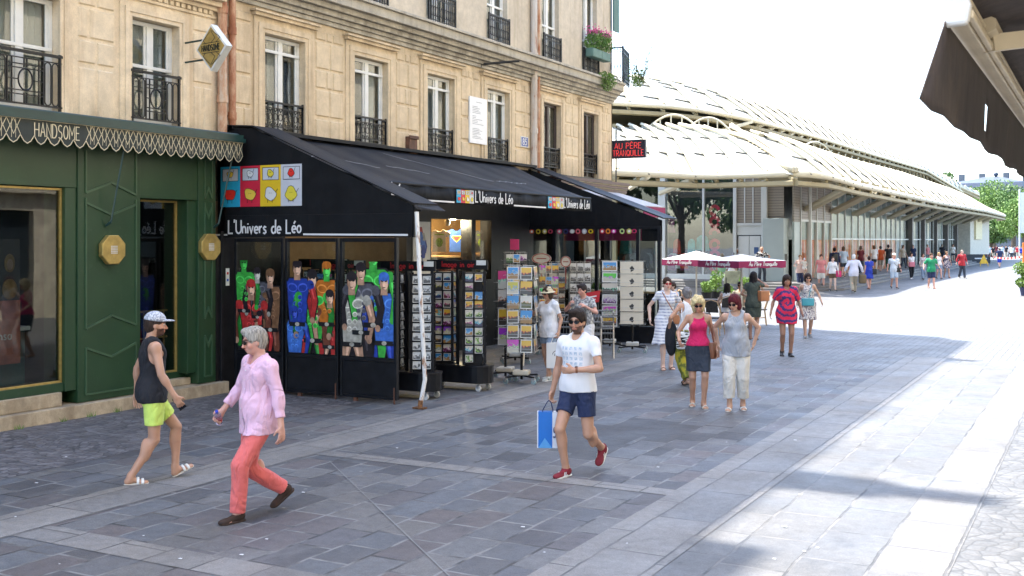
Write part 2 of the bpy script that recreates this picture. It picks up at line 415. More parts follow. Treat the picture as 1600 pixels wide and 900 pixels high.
# cross band at the front left
mb = MB(); a = gnd(60, 822); b_ = gnd(420, 905)
sheet("cross_band", -7.97, -3.72, 6.05, 6.42, .008, GM['band'])
sheet("kerb_band", -3.72, -2.92, -12, 24.4, .008, GM['band'])
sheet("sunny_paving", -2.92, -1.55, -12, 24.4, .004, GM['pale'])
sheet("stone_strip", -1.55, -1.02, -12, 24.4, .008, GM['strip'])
sheet("cobbled_strip", -1.02, 6.0, -12, 24.4, .004, GM['fan_pale'])
sheet("sett_paving", -12.6, -3.72, 21.6, 33.5, .006, GM['setts'])
sheet("sett_street", -3.72, 8.0, 24.4, 33.5, .004, GM['setts'])
# straight saw cut across the slabs
p0, p1 = gnd(515, 722), gnd(705, 905)
d_ = (p1-p0).normalized(); nn = Vector((-d_.y, d_.x, 0))*.006
mb = MB(); z_ = Vector((0, 0, .011)); mb.quad(p0-nn+z_, p1-nn+z_, p1+nn+z_, p0+nn+z_)
tag(mb.build("paving_joint", pm("joint_mortar", (.22, .22, .22), .8, bump=.3)), kind='structure')
sheet("cross_band", -7.97, -3.72, 10.0, 10.25, .008, GM['band'])
# ================================================================ facades
WX = -12.75            # plane of the left hand facades
def stone(name, col, dirt, joints=True):
    if name in MATS: return MATS[name]
    t = NT(name); n1 = t.noise(.8, 5, rough=.65); n2 = t.noise(6, 5, rough=.7); n3 = t.noise(70, 3)
    c = t.ramp(n1, [(.3, [x*.86 for x in col]), (.7, [min(1, x*1.1) for x in col])])
    c = t.mix(1.0, c, t.ramp(n2, [(.3, .86), (.7, 1.1)]), 'MULTIPLY'); c = t.mix(1.0, c, t.ramp(n3, [(.3, .9), (.7, 1.07)]), 'MULTIPLY')
    # rain streaks run down the stone
    st = t.noise(1.0, 5, t.mapping((5, 5, .35)), rough=.6)
    c = t.mix(t.ramp(st, [(.5, 0.0), (.72, .5)]), c, dirt)
    sp = t.noise(1.8, 6, t.mapping((1, 1, .8), loc=(3, 3, 3)), rough=.75)
    c = t.mix(t.ramp(sp, [(.6, 0.0), (.72, .35)]), c, [min(1, x*1.35) for x in col])
    s = t.sep()      # grime that hangs in patches below the ledge and above the awnings
    gz = t.math('MAXIMUM', t.ramp(t.math('DIVIDE', s[2], 10.0), [(.60, 0.0), (.665, .55), (.69, 0.0)]), t.ramp(t.math('DIVIDE', s[2], 10.0), [(.40, .5), (.47, 0.0)]))
    c = t.mix(t.math('MULTIPLY', gz, t.ramp(t.noise(2.6, 6, t.mapping((1, 1, .6), loc=(7, 1, 0)), rough=.7), [(.42, 0.0), (.62, 1.0)])), c, [x*.42 for x in dirt])
    t.bump(t.math('ADD', n2, t.math('MULTIPLY', n3, .5)), .45, .010)
    MATS[name] = t.set(c, .85); return MATS[name]
ST_G = stone("pale_limestone", (.77, .63, .44), (.44, .29, .15))
ST_H = stone("weathered_limestone", (.67, .535, .355), (.33, .22, .12))
ST_P = stone("smooth_limestone", (.58, .50, .38), (.34, .27, .18))
ST_L = stone("ledge_limestone", (.46, .42, .34), (.16, .14, .11))
M_WH = pm("white_window_paint", (.72, .72, .68), .45, .05, 6, .1)
M_DKW = pm("dark_brown_window_paint", (.035, .022, .02), .4, .1)
M_IRON = pm("black_wrought_iron", (.012, .013, .015), .42, .2, 8, .2, 90, metal=.3)
M_GLASS = glass_mat("window_glass", alpha=.25, ior=1.75)
M_SHOPGLASS = glass_mat("shop_glass", alpha=.3, ior=1.55)
M_CLEAR = glass_mat("clear_panel", alpha=.12, ior=1.4)
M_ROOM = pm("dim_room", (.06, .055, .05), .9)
M_CURT = pm("curtain_cloth", (.62, .62, .58), .9, .06, 3, .5, 18, bdist=.02)
M_RUST = NT("rusty_pipe_paint"); _n = M_RUST.noise(3.2, 6, M_RUST.mapping((1, 1, .4)), rough=.75)
M_RUST.bump(M_RUST.noise(40, 3), .4, .004)
M_RUST = M_RUST.set(M_RUST.ramp(_n, [(.3, (.22, .07, .03)), (.45, (.38, .16, .08)), (.55, (.52, .30, .18)), (.7, (.62, .52, .40))]), .75)
M_PIPEW = NT("peeling_white_pipe"); _n = M_PIPEW.noise(4, 6, M_PIPEW.mapping((1, 1, .25)), rough=.7)
M_PIPEW = M_PIPEW.set(M_PIPEW.ramp(_n, [(.42, (.55, .50, .44)), (.56, (.5, .42, .34)), (.64, (.30, .12, .06))]), .6)
M_STEEL = pm("brushed_steel", (.5, .5, .5), .35, .1, metal=.8)

def wall_grid(mb, x, ys, zs, openings, depth, face=1):
    """front sheet of a wall in the plane x with openings (y0,y1,z0,z1) and their reveals going back by depth"""
    Y = sorted(set(ys+[o[0] for o in openings]+[o[1] for o in openings])); Z = sorted(set(zs+[o[2] for o in openings]+[o[3] for o in openings]))
    for i in range(len(Y)-1):
        for j in range(len(Z)-1):
            yc, zc = (Y[i]+Y[i+1])/2, (Z[j]+Z[j+1])/2
            if any(o[0] < yc < o[1] and o[2] < zc < o[3] for o in openings): continue
            mb.quad((x, Y[i], Z[j]), (x, Y[i+1], Z[j]), (x, Y[i+1], Z[j+1]), (x, Y[i], Z[j+1]))
    xb = x-depth*face
    for y0, y1, z0, z1 in openings:
        mb.quad((x, y0, z0), (xb, y0, z0), (xb, y0, z1), (x, y0, z1)); mb.quad((xb, y1, z0), (x, y1, z0), (x, y1, z1), (xb, y1, z1))
        mb.quad((xb, y0, z1), (xb, y1, z1), (x, y1, z1), (x, y0, z1)); mb.quad((x, y0, z0), (x, y1, z0), (xb, y1, z0), (xb, y0, z0))
def panel(mb, x, y0, y1, z0, z1, t=.022, b=.02):
    """raised rusticated block with chamfered edge"""
    a = [(x-.001, y0, z0), (x-.001, y1, z0), (x-.001, y1, z1), (x-.001, y0, z1)]
    c = [(x+t, y0+b, z0+b), (x+t, y1-b, z0+b), (x+t, y1-b, z1-b), (x+t, y0+b, z1-b)]
    mb.add(a+c, [(4, 5, 6, 7)]+[(i, (i+1) % 4, 4+(i+1) % 4, 4+i) for i in range(4)])
def pier(mb, x, y0, y1, z0, z1, sunk=False):
    """courses of one wide and two narrow blocks between two windows"""
    W = y1-y0; z = z0; k = 0
    if W < .25: return
    while z < z1-.12:
        h = [.52, .36][k % 2] if not sunk else [.36, .46][k % 2]
        h = min(h, z1-z)
        if W < .5: cuts = [y0, y1]
        elif k % 2 == 0: cuts = [y0, (y0+y1)/2, y1]
        else: cuts = [y0, y0+W*.38, y0+W*.60, y1] if not sunk else [y0, y0+W*.30, y1]
        for a_, c_ in zip(cuts[:-1], cuts[1:]): panel(mb, x, a_+.02, c_-.02, z+.02, z+h-.02)
        z += h; k += 1
def surround(mb, x, y0, y1, z0, z1, w=.26, top=.24, cap=True):
    """moulded frame round an opening"""
    for i, (a_, t_) in enumerate([(w, .03), (w*.62, .055), (w*.28, .04)]):
        b_ = [w*.62, w*.28, 0][i]
        mb.box(x-.002*i, x+t_, y0-a_, y0-b_, z0, z1+b_); mb.box(x-.002*i, x+t_, y1+b_, y1+a_, z0, z1+b_)
        mb.box(x-.002*i, x+t_, y0-a_, y1+a_, z1+b_+.001, z1+a_)
    if cap:
        mb.box(x, x+.10, y0-w-.04, y1+w+.04, z1+w+.002, z1+w+.06); mb.box(x, x+.14, y0-w-.08, y1+w+.08, z1+w+.062, z1+w+.10)

def rail_scroll(w, h):
    """wrought iron balconet: bars with scrolls and a ring row (local: y along, z up)"""
    mb = MB(); d = .10
    for z, r in ((h, .022), (h-.10, .011), (.10, .011), (0.03, .016)): mb.box(-r, r, -.0, w, z-r*.7, z+r*.7)
    n = max(4, int(round(w/.135))); st = w/n
    for i in range(n+1): mb.box(-.008, .008, i*st-.008, i*st+.008, .03, h)
    for i in range(n):
        c = (i+.5)*st; r = st*.36
        mb.tube([(0, c+r*math.cos(a), h*.52+r*1.25*math.sin(a)) for a in [k*math.pi/5 for k in range(10)]], .007, 4, closed=True)
        for zz, sg in ((h*.30, -1), (h*.74, 1)):
            mb.tube([(0, c+r*(1-k/9)*math.cos(k*.75), zz+sg*r*(1-k/9)*math.sin(k*.75)) for k in range(8)], .007, 4)
        mb.tube([(0, c-r, .1), (0, c, .17), (0, c+r, .1)], .006, 4); mb.tube([(0, c-r, h-.1), (0, c, h-.17), (0, c+r, h-.1)], .006, 4)
    for y in (0, w): mb.box(-.02, .02, y-.018, y+.018, 0, h+.04); mb.box(-.25, .0, y-.012, y+.012, h-.03, h-.005)
    return mb
def rail_bars(w, h):
    mb = MB()
    for z, r in ((h, .024), (h-.12, .01), (.12, .01), (.02, .016)): mb.box(-r, r, 0, w, z-r*.7, z+r*.7)
    n = max(5, int(w/.085)); st = w/n
    for i in range(n+1):
        mb.box(-.008, .008, i*st-.008, i*st+.008, .02, h)
        if i < n: mb.tube([(0, (i+.5)*st+.03*math.cos(k*math.pi/4), h-.06+.04*math.sin(k*math.pi/4)) for k in range(8)], .006, 4, closed=True)
        if i < n: mb.tube([(0, (i+.5)*st+.03*math.cos(k*math.pi/4), h*.45+.11*math.sin(k*math.pi/4)) for k in range(8)], .006, 4, closed=True)
    for y in (0, w): mb.box(-.02, .02, y-.018, y+.018, 0, h+.04)
    return mb
def rail_deco(w, h):
    """geometric railing with an oval in the middle and long rounded loops at the sides"""
    mb = MB()
    for z, r in ((h, .026), (h-.09, .01), (.06, .016)): mb.box(-r, r, -.03, w+.03, z-r*.7, z+r*.7)
    for y in (0, w): mb.box(-.016, .016, y-.016, y+.016, -.05, h+.03)
    def loop(c, hw, z0, z1):
        P = [(0, c+hw*math.cos(R(a)), z1-hw+hw*math.sin(R(a))) for a in range(0, 181, 30)]+[(0, c+hw*math.cos(R(a)), z0+hw+hw*math.sin(R(a))) for a in range(180, 361, 30)]
        mb.tube(P, .010, 4, closed=True)
    for c in (.075, .195, w-.195, w-.075): loop(c, .05, .075, h-.1)
    y0, y1 = .27, w-.27
    for y in (y0, y1, y0+.07, y1-.07, w/2-.02, w/2+.02): mb.box(-.009, .009, y-.008, y+.008, .06, h*.27) if abs(y-w/2) < .03 else mb.box(-.009, .009, y-.008, y+.008, .06, h-.09)
    for y in (w/2-.02, w/2+.02): mb.box(-.009, .009, y-.008, y+.008, h*.72, h-.09)
    for z in (h*.24, h*.31, h*.70, h*.77): mb.box(-.0085, .0085, y0, y1, z-.007, z+.007)
    for z in (h*.5,): mb.box(-.0085, .0085, y0, w/2-.12, z-.007, z+.007); mb.box(-.0085, .0085, w/2+.12, y1, z-.007, z+.007)
    mb.tube([(0, w/2+.11*math.cos(k*math.pi/9), h*.505+.145*math.sin(k*math.pi/9)) for k in range(18)], .012, 5, closed=True)
    return mb

def casement(parent, y0, y1, z0, z1, xg, mat=M_WH, transom=None, curtain=(.0, .45), rail=None, rail_h=.5, rail_z=None, rail_x=None, sill=True, blind=None):
    """a window: frame (the part) with panes, curtain and railing as its pieces"""
    f = MB(); w = .065; cy = (y0+y1)/2
    f.box(xg-.03, xg+.03, y0, y0+w, z0, z1); f.box(xg-.03, xg+.03, y1-w, y1, z0, z1)
    f.box(xg-.031, xg+.029, y0+w, y1-w, z1-w, z1); f.box(xg-.031, xg+.029, y0+w, y1-w, z0, z0+w*1.4)
    f.box(xg-.028, xg+.045, cy-.055, cy+.055, z0+w*1.4, z1-w)
    for a_, c_ in ((y0+w, cy-.055), (cy+.055, y1-w)):
        f.box(xg-.02, xg+.02, a_, a_+.04, z0+w*1.4, z1-w); f.box(xg-.02, xg+.02, c_-.04, c_, z0+w*1.4, z1-w)
        for t_ in (transom or []):
            zz = z0+(z1-z0)*t_; f.box(xg-.019, xg+.03, a_+.04, c_-.04, zz-.022, zz+.022)
    if transom: zz = z0+(z1-z0)*transom[0]; f.box(xg+.03, xg+.05, y0+w*.3, y1-w*.3, zz-.026, zz+.026)
    o = f.build("window", mat, parent, bevel=.006)
    g = MB(); g.box(xg-.004, xg+.004, y0+w, y1-w, z0+w, z1-w); g.build("pane", M_GLASS, o)
    if curtain:
        c = MB(); a_, b_ = curtain; n = 14
        for ya, yb in ((y0+w+a_*(cy-y0), y0+w+b_*(cy-y0)), (y1-w-b_*(cy-y0), y1-w-a_*(cy-y0))):
            P = [(xg-.10+.014*math.sin(i*2.1), ya+(yb-ya)*i/n) for i in range(n+1)]
            for i in range(n): c.quad((P[i][0], P[i][1], z0+.05), (P[i+1][0], P[i+1][1], z0+.05), (P[i+1][0], P[i+1][1], z1-.05), (P[i][0], P[i][1], z1-.05))
        c.build("curtain", M_CURT, o, smooth=True)
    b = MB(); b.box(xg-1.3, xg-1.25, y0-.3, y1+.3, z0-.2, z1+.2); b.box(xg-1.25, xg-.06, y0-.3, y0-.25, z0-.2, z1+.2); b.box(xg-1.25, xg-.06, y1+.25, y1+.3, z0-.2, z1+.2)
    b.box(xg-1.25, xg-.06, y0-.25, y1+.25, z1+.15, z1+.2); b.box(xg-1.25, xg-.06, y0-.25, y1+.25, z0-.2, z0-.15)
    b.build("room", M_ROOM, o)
    if rail:
        rm = {'scroll': rail_scroll, 'bars': rail_bars, 'deco': rail_deco}[rail](y1-y0, rail_h)
        r = rm.build("railing", M_IRON, o); r.location = (rail_x, y0, rail_z)
    return o

# ---------------------------------------------------------------- stone building over the green shop
GB = empty("stone_building", (0, 0, 0), 0, "pale limestone building over the green shop, with geometric window railings", "building")
GW = [(7.05, 8.1), (9.3, 10.4), (11.68, 12.62)]          # window bays (y)
mb = MB(); ops = [(a, b, 4.2, 5.78) for a, b in GW]
wall_grid(mb, WX, [-2, 13.45], [3.95, 6.3], ops, .34)
ops2 = [(a, b, 6.75, 8.9) for a, b in GW]
wall_grid(mb, WX, [-2, 13.45], [6.3, 19.4], ops2, .34)
mb.quad((WX, -2, 19.4), (WX, 13.45, 19.4), (WX-12, 13.45, 19.4), (WX-12, -2, 19.4)); mb.quad((WX, -2, 0), (WX, -2, 19.4), (WX-12, -2, 19.4), (WX-12, -2, 0))
mb.quad((WX-12, -2, 0), (WX-12, -2, 19.4), (WX-12, 13.45, 19.4), (WX-12, 13.45, 0)); mb.quad((WX, 13.45, 0), (WX-12, 13.45, 0), (WX-12, 13.45, 19.4), (WX, 13.45, 19.4))
edges = [-2]+[y for w in GW for y in w]+[13.45]
for a_, b_ in zip(edges[::2], edges[1::2]):
    lo = a_+(.30 if a_ > 0 else .0); hi = b_-(.30 if b_ < 13.4 else .08)
    if hi-lo < .9: pier(mb, WX, lo, hi, 4.95, 6.05, True)
    else: pier(mb, WX, lo, hi, 4.95, 6.05, True)
    panel(mb, WX, lo+.03, (lo+hi)/2-.02, 4.15, 4.9); panel(mb, WX, (lo+hi)/2+.02, hi-.03, 4.15, 4.9)
for a_, b_ in GW: surround(mb, WX, a_, b_, 4.1, 5.78, .22, cap=False)
mb.build("wall", ST_G, GB)
mb = MB()
for z0, z1, x in ((6.16, 6.22, .08), (6.222, 6.30, .16), (6.302, 6.46, .26), (6.462, 6.52, .34)): mb.box(WX, WX+x, -2, 13.44, z0, z1)
for k in range(60): mb.box(WX+.0005, WX+.05, 13.3-k*.12-.04, 13.3-k*.12+.04, 6.09, 6.158)
mb.box(WX+.0007, WX+.03, -2, 13.44, 6.04, 6.088)
mb.build("cornice", ST_G, GB, bevel=.008)
mb = MB(); mb.box(WX, WX+.35, -2, 13.44, 19.1, 19.4); mb.build("eaves", ST_G, GB)
mb = MB(); mb.box(WX-2.6, WX-.55, 11.75, 12.62, 19.4, 23.3); mb.box(WX-1.5, WX-.45, 12.0, 12.45, 23.3, 25.2); mb.build("chimney", ST_P, GB)
mb = MB(); mb.box(WX-3.5, WX-.02, 3.0, 9.5, 19.4, 21.3); mb.build("attic", ST_P, GB)
for i, (a_, b_) in enumerate(GW):
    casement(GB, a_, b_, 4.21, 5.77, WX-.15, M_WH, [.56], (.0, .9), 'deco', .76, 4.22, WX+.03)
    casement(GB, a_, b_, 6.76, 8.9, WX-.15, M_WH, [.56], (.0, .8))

# ---------------------------------------------------------------- weathered apartment block over the souvenir shop
HB = empty("apartment_building", (0, 0, 0), 0, "weathered limestone apartment building over the black awnings", "building")
HW = [(14.6, 15.68), (17.16, 18.28), (19.74, 20.84), (22.31, 23.40), (25.22, 26.25), (27.67, 28.68)]
Y0, Y1 = 13.45, 29.7
mb = MB(); ops = [(a, b, 4.15, 6.02) for a, b in HW]
sf = [(19.72, 20.80), (22.31, 23.3), (25.15, 26.15), (27.6, 28.6), (17.2, 18.2), (14.6, 15.6)]
wall_grid(mb, WX, [Y0, Y1], [3.9, 6.8], ops, .36)
mb.build("wall", ST_H, HB)
mb = MB(); wall_grid(mb, WX+.02, [Y0, Y1], [6.8, 19.4], [(a, b, 7.0, 9.35) for a, b in sf], .36)
mb.quad((WX+.02, Y1, 0), (WX-.45, Y1+.75, 0), (WX-.45, Y1+.75, 19.4), (WX+.02, Y1, 19.4)); mb.quad((WX-.45, Y1+.75, 0), (-25, 33.4, 0), (-25, 33.4, 19.4), (WX-.45, Y1+.75, 19.4))
mb.poly([(WX+.02, Y0, 19.4), (WX+.02, Y1, 19.4), (WX-.45, Y1+.75, 19.4), (-25, 33.4, 19.4), (-25, Y0, 19.4)]); mb.quad((-25, Y0, 0), (-25, Y0, 19.4), (-25, 33.4, 19.4), (-25, 33.4, 0))
mb.build("upper_wall", ST_P, HB)
mb = MB()
ed = [Y0]+[y for w in HW for y in w]+[Y1]
for a_, b_ in zip(ed[::2], ed[1::2]):
    lo = a_+.31; hi = b_-.31
    if a_ == Y0: lo = a_+.42
    if b_ == Y1: hi = b_-.1
    pier(mb, WX, lo, hi, 4.72, 6.32); panel(mb, WX, lo+.02, (lo+hi)/2-.02, 4.0, 4.68); panel(mb, WX, (lo+hi)/2+.02, hi-.02, 4.0, 4.68)
for a_, b_ in HW: surround(mb, WX, a_, b_, 4.1, 6.02, .26)
mb.build("stone_blocks", ST_H, HB)
mb = MB(); c1 = (WX-.45, Y1+.75)
def ledge(x, z0, z1):
    pts = [(WX, Y0), (WX+x, Y0), (WX+x, Y1+x*.35), (WX+x-.28, Y1+.45+x*.3), (c1[0]+x*.8, c1[1]+x*.8), (c1[0]-1.5, c1[1]+.5+x), (c1[0]-1.5, c1[1]+.5), c1, (WX, Y1)]
    mb.prism([(p[0], p[1], z0) for p in pts], (0, 0, z1-z0))
for x, z0, z1 in ((.05, 6.44, 6.52), (.09, 6.522, 6.60), (.16, 6.602, 6.70), (.24, 6.702, 6.80), (.34, 6.802, 6.98), (.40, 6.982, 7.04)): ledge(x, z0, z1)
mb.build("ledge", ST_L, HB, bevel=.008)
mb = MB(); mb.box(WX, WX+.35, Y0, Y1, 19.1, 19.4); mb.build("eaves", ST_L, HB)
for i, (a_, b_) in enumerate(HW):
    dk = i >= 4
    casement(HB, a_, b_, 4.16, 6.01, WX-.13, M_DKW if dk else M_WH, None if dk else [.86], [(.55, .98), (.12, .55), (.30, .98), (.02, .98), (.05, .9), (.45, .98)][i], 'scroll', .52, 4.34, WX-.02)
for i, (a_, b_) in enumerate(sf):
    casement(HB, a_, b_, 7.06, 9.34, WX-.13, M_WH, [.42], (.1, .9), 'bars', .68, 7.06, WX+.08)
# corner balcony with its railing
mb = rail_bars(1.25, 1.0); o = mb.build("balcony_railing", M_IRON, HB); o.location = (WX+.40, Y1-.12, 7.05); o.rotation_euler = (0, 0, R(14))
mb = rail_bars(.9, 1.0); o = mb.build("balcony_railing", M_IRON, HB); o.location = (WX+.42, Y1-.12, 7.05); o.rotation_euler = (0, 0, R(100))
# roof
for b_ in ((-15.2, -14.0, 24.6, 25.5, 19.4, 23.0), (-13.9, -13.2, 24.9, 25.2, 19.4, 22.2), (-15.2, -14, 17, 18, 19.4, 21.0)):
    mb = MB(); mb.box(*b_); mb.build("chimney", ST_P, HB)

# ---------------------------------------------------------------- green shop front
def green_paint():
    t = NT("bottle_green_paint"); n = t.noise(1.2, 4); n2 = t.noise(14, 4)
    c = t.ramp(n, [(.3, (.014, .046, .019)), (.7, (.022, .063, .027))]); c = t.mix(t.ramp(n2, [(.6, 0.0), (.8, .25)]), c, (.07, .11, .07))
    t.bump(t.noise(90, 2), .08, .002); return t.set(c, .42)
M_GRN = green_paint(); M_GOLD = pm("gold_paint", (.52, .37, .12), .38, .15, 10, metal=.55); M_DGRN = pm("dark_green_metal", (.012, .045, .040), .35, .15)
M_CREAM = pm("cream_line_paint", (.62, .54, .36), .6, .05)
GX = -12.55
GS = empty("shop_front", (0, 0, 0), 0, "bottle green wooden shop front with gold trims and large windows", "shop front")
mb = MB()
pil = [(10.56, 11.68), (12.86, 13.24)]; wins = [(6.2, 10.5), (11.74, 12.80)]
for a_, b_ in pil: mb.box(GX-.5, GX, a_, b_, .2, 3.96)
mb.box(GX-.5, GX-.02, -2, 10.56, 3.18, 3.96); mb.box(GX-.5, GX-.02, 11.68, 12.86, 3.08, 3.96)
mb.box(GX-.5, GX-.20, -2, 5.0, .2, 3.18); mb.box(GX-.46, GX-.06, 5.0, 10.55, .38, .5)
mb.box(GX-.55, GX-.26, 11.69, 12.85, .30, .40)
for a_, b_ in ((10.37, 10.559),): mb.box(GX-.46, GX-.03, a_, b_, .38, 3.179)
for a_, b_ in ((12.68, 12.859),): mb.box(GX-.55, GX-.05, a_, b_, .38, 3.079)
mb.build("timber_front", M_GRN, GS, bevel=.006)
for a_, b_ in pil:      # raised beads: frames and chevrons on the pilasters
    mb = MB()
    m0, m1 = a_+.13, b_-.09; c = (m0+m1)/2
    for y in (m0, m1):
        mb.box(GX, GX+.018, y-.012, y+.012, 3.12, 3.72)
        mb.box(GX, GX+.018, y-.012, y+.012, 1.22, 3.05)
        mb.box(GX, GX+.018, y-.012, y+.012, .30, .95)
    def chev(z, s): mb.ribbon([(GX, m0, z), (GX, c, z+s*.16), (GX, m1, z)], .03, (1, 0, 0), .02, .02)
    chev(3.12, 1); chev(2.98, -1); chev(1.22, 1); chev(.95, -1)
    mb.ribbon([(GX, m0, .30), (GX, m1, .30)], .024, (1, 0, 0), .018, .018)
    mb.build("bead_moulding", pm("green_bead_paint", (.05, .105, .055), .4), GS)
mb = MB()
for y0, y1, z0, z1, x in ((6.0, 10.37, .50, 3.17, GX-.12), (11.70, 12.68, .40, 3.07, GX-.30)):
    for y in ((y0, 8.85, y1) if y0 < 8 else (y1,)): mb.box(x-.02, x+.03, y-.028, y, z0, z1)
    mb.box(x-.02, x+.028, y0, y1-.029, z0, z0+.03); mb.box(x-.02, x+.028, y0, y1-.029, z1-.03, z1)
mb.build("gold_trim", M_GOLD, GS, bevel=.003)
mb = MB(); mb.box(GX-.13, GX-.12, 6.0, 10.34, .53, 3.14); mb.build("pane", M_SHOPGLASS, GS)
mb = MB(); mb.box(GX-.31, GX-.30, 11.70, 12.65, .43, 3.04); mb.build("pane", M_SHOPGLASS, GS)
# steps in pale stone
M_STEP = stone("step_limestone", (.52, .42, .29), (.3, .22, .13))
mb = MB(); mb.box(GX-.6, GX+.12, -2, 13.42, 0, .19); mb.box(GX-.6, GX-.0, -2, 10.30, .192, .38); mb.box(GX-.6, GX-.14, 11.72, 12.84, .192, .30)
o = mb.build("stone_step", M_STEP, GS, bevel=.012)
# inside the shop
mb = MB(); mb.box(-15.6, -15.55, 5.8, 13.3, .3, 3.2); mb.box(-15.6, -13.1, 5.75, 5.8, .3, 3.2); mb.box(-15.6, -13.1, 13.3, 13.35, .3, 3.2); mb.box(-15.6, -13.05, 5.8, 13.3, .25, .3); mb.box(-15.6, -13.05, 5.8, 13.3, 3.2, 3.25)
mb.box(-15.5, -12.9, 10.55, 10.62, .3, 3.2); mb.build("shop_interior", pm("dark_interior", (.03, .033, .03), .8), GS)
# items seen in the window
M_TEAL = pm("teal_counter_paint", (.02, .085, .085), .4); M_POST_R = pm("poster_red", (.5, .03, .03), .5, .3, 9)
ct = MB(); ct.box(-13.6, -13.05, 8.95, 10.1, .32, 1.22); ct.m(1).box(-13.65, -13.0, 8.9, 10.15, 1.222, 1.28)
tag(ct.build("counter", [M_TEAL, M_WH], bevel=.01), "teal counter with white top behind the large green shop window", "counter")
def portrait_poster():
    r = empty("window_poster", (-12.92, 9.62, 1.75), 0, "portrait poster with two heads hanging in the green shop window", "poster")
    mb = MB(); mb.box(-.01, 0, -.30, .30, -.1, .72); mb.m(1).box(.0005, .006, -.30, .30, -.95, -.1)
    mb.build("print", [pm("poster_dark", (.03, .028, .03), .3), pm("poster_coral", (.42, .13, .09), .3, .25, 8)], r)
    for y, c, h in ((-.15, (.07, .035, .025), (.01, .01, .01)), (.14, (.34, .22, .16), (.22, .14, .05))):
        m = MB(); m.m(0).ball((.006, y, .38), .012, .05, .075); m.m(1).ball((.001, y, .40), .008, .085, .125); m.m(1).ball((.0005, y, .05), .009, .12, .14)
        m.build("portrait", [pm("printed_skin_%d" % int(c[0]*100), c, .4), pm("printed_hair_%d" % int(h[0]*100), h, .4)], r, smooth=True)
    m = MB(); write(m, "Sensa", (.008, -.2, -.62), (0, 1, 0), (0, 0, 1), .13, .014, (1, 0, 0)); m.build("lettering", M_WH, r)
portrait_poster()
mb = MB()
for k in range(9): mb.tube([(-12.98, 11.75+k*.1, .95), (-12.98, 11.75+k*.1, 1.35)], .012, 6)
mb.tube([(-12.98, 11.7, 1.36), (-12.98, 12.62, 1.36)], .016, 6); mb.tube([(-12.98, 11.7, .95), (-12.98, 12.62, .95)], .014, 6)
for y in (11.75, 12.55): mb.tube([(-12.98, y, .3), (-12.98, y, .95)], .014, 6)
tag(mb.build("brass_rail", M_GOLD), "low brass bar rail behind the narrow window of the green shop", "rail")
# octagonal gold lamps
def octa_lamp(y, z, label):
    r = empty("wall_lamp", (GX+.0, y, z), 0, label, "wall lamp", "octagonal gold lamps on the green front")
    mb = MB(); P = [(0, .225*math.cos(R(22.5+45*k)), .225*math.sin(R(22.5+45*k))) for k in range(8)]
    mb.prism(P, (.085, 0, 0)); mb.build("housing", M_GOLD, r, bevel=.012)
    mb = MB()
    for i in range(-2, 3):
        for j in range(-2, 3): mb.box(.0855, .088, i*.024-.008, i*.024+.008, j*.024-.008, j*.024+.008)
    mb.build("grille", pm("pale_grille", (.75, .73, .68), .5), r)
octa_lamp(11.12, 2.32, "gold octagonal lamp on the broad pilaster between the two green shop windows")
octa_lamp(13.06, 2.35, "gold octagonal lamp on the narrow pilaster beside the black awning")
# awning of the green shop
AW = empty("folded_awning", (0, 0, 0), 0, "dark green folded awning with scalloped cream pattern and shop name", "awning")
mb = MB(); mb.box(WX, WX+.55, -2, 13.5, 4.08, 4.14); mb.tube([(WX+.42, -2, 4.12), (WX+.42, 13.5, 4.12)], .055, 10); mb.box(WX+.30, WX+.60, -2, 13.5, 4.015, 4.079)
mb.tube([(WX+.52, -2, 4.05), (WX+.52, 13.52, 4.05)], .045, 10); mb.build("cassette", M_DGRN, AW)
VX = WX+.56; mb = MB(); nsc = 40; sc = .205; ys = 13.46-sc*nsc
for k in range(nsc+30):
    a_ = 13.46-sc*(k+1); b_ = a_+sc; c = (a_+b_)/2
    mb.prism([(VX, a_, 4.02), (VX, a_, 3.80), (VX, a_+.05, 3.72), (VX, c, 3.69), (VX, b_-.05, 3.72), (VX, b_, 3.80), (VX, b_, 4.02)], (.006, 0, 0))
mb.build("valance", pm("charcoal_green_cloth", (.035, .042, .036), .8, .2), AW)
mb = MB(); yA, yB = onX(53, 0, VX).y, onX(123, 0, VX).y
for k in range(nsc+30):
    a_ = 13.46-sc*(k+1); b_ = a_+sc; c = (a_+b_)/2; VX2 = VX+.007
    mb.ribbon([(VX2, a_, 3.805), (VX2, a_+.05, 3.73), (VX2, c, 3.70), (VX2, b_-.05, 3.73), (VX2, b_, 3.805)], .012, (1, 0, 0), .001, .001)
    if yA-.12 < c < yB+.14: continue
    mb.ribbon([(VX2, a_, 3.81), (VX2, c, 4.01), (VX2, b_, 3.81)], .009, (1, 0, 0), .0025, .001)
    mb.ribbon([(VX2, a_, 4.01), (VX2, c, 3.81), (VX2, b_, 4.01)], .009, (1, 0, 0), .004, .001)
    mb.ribbon([(VX2, c-.03, 4.01), (VX2, c-.03, 3.76)], .006, (1, 0, 0), .0055, .001); mb.ribbon([(VX2, c+.03, 4.01), (VX2, c+.03, 3.76)], .006, (1, 0, 0), .0055, .001)
mb.ribbon([(VX+.007, -2, 4.012), (VX+.007, 13.46, 4.012)], .01, (1, 0, 0), .007, .001)
yA, yB = onX(53, 0, VX).y, onX(123, 0, VX).y
wname = text_width("HANDSOME", .175, .75, .22); write(mb, "HANDSOME", (VX+.007, yA, 3.80), (0, 1, 0), (0, 0, 1), .175*(yB-yA)/wname if False else .175, .013, (1, 0, 0), .008, sx=.75*(yB-yA)/wname, gap=.22)
mb.build("printed_pattern", M_CREAM, AW)
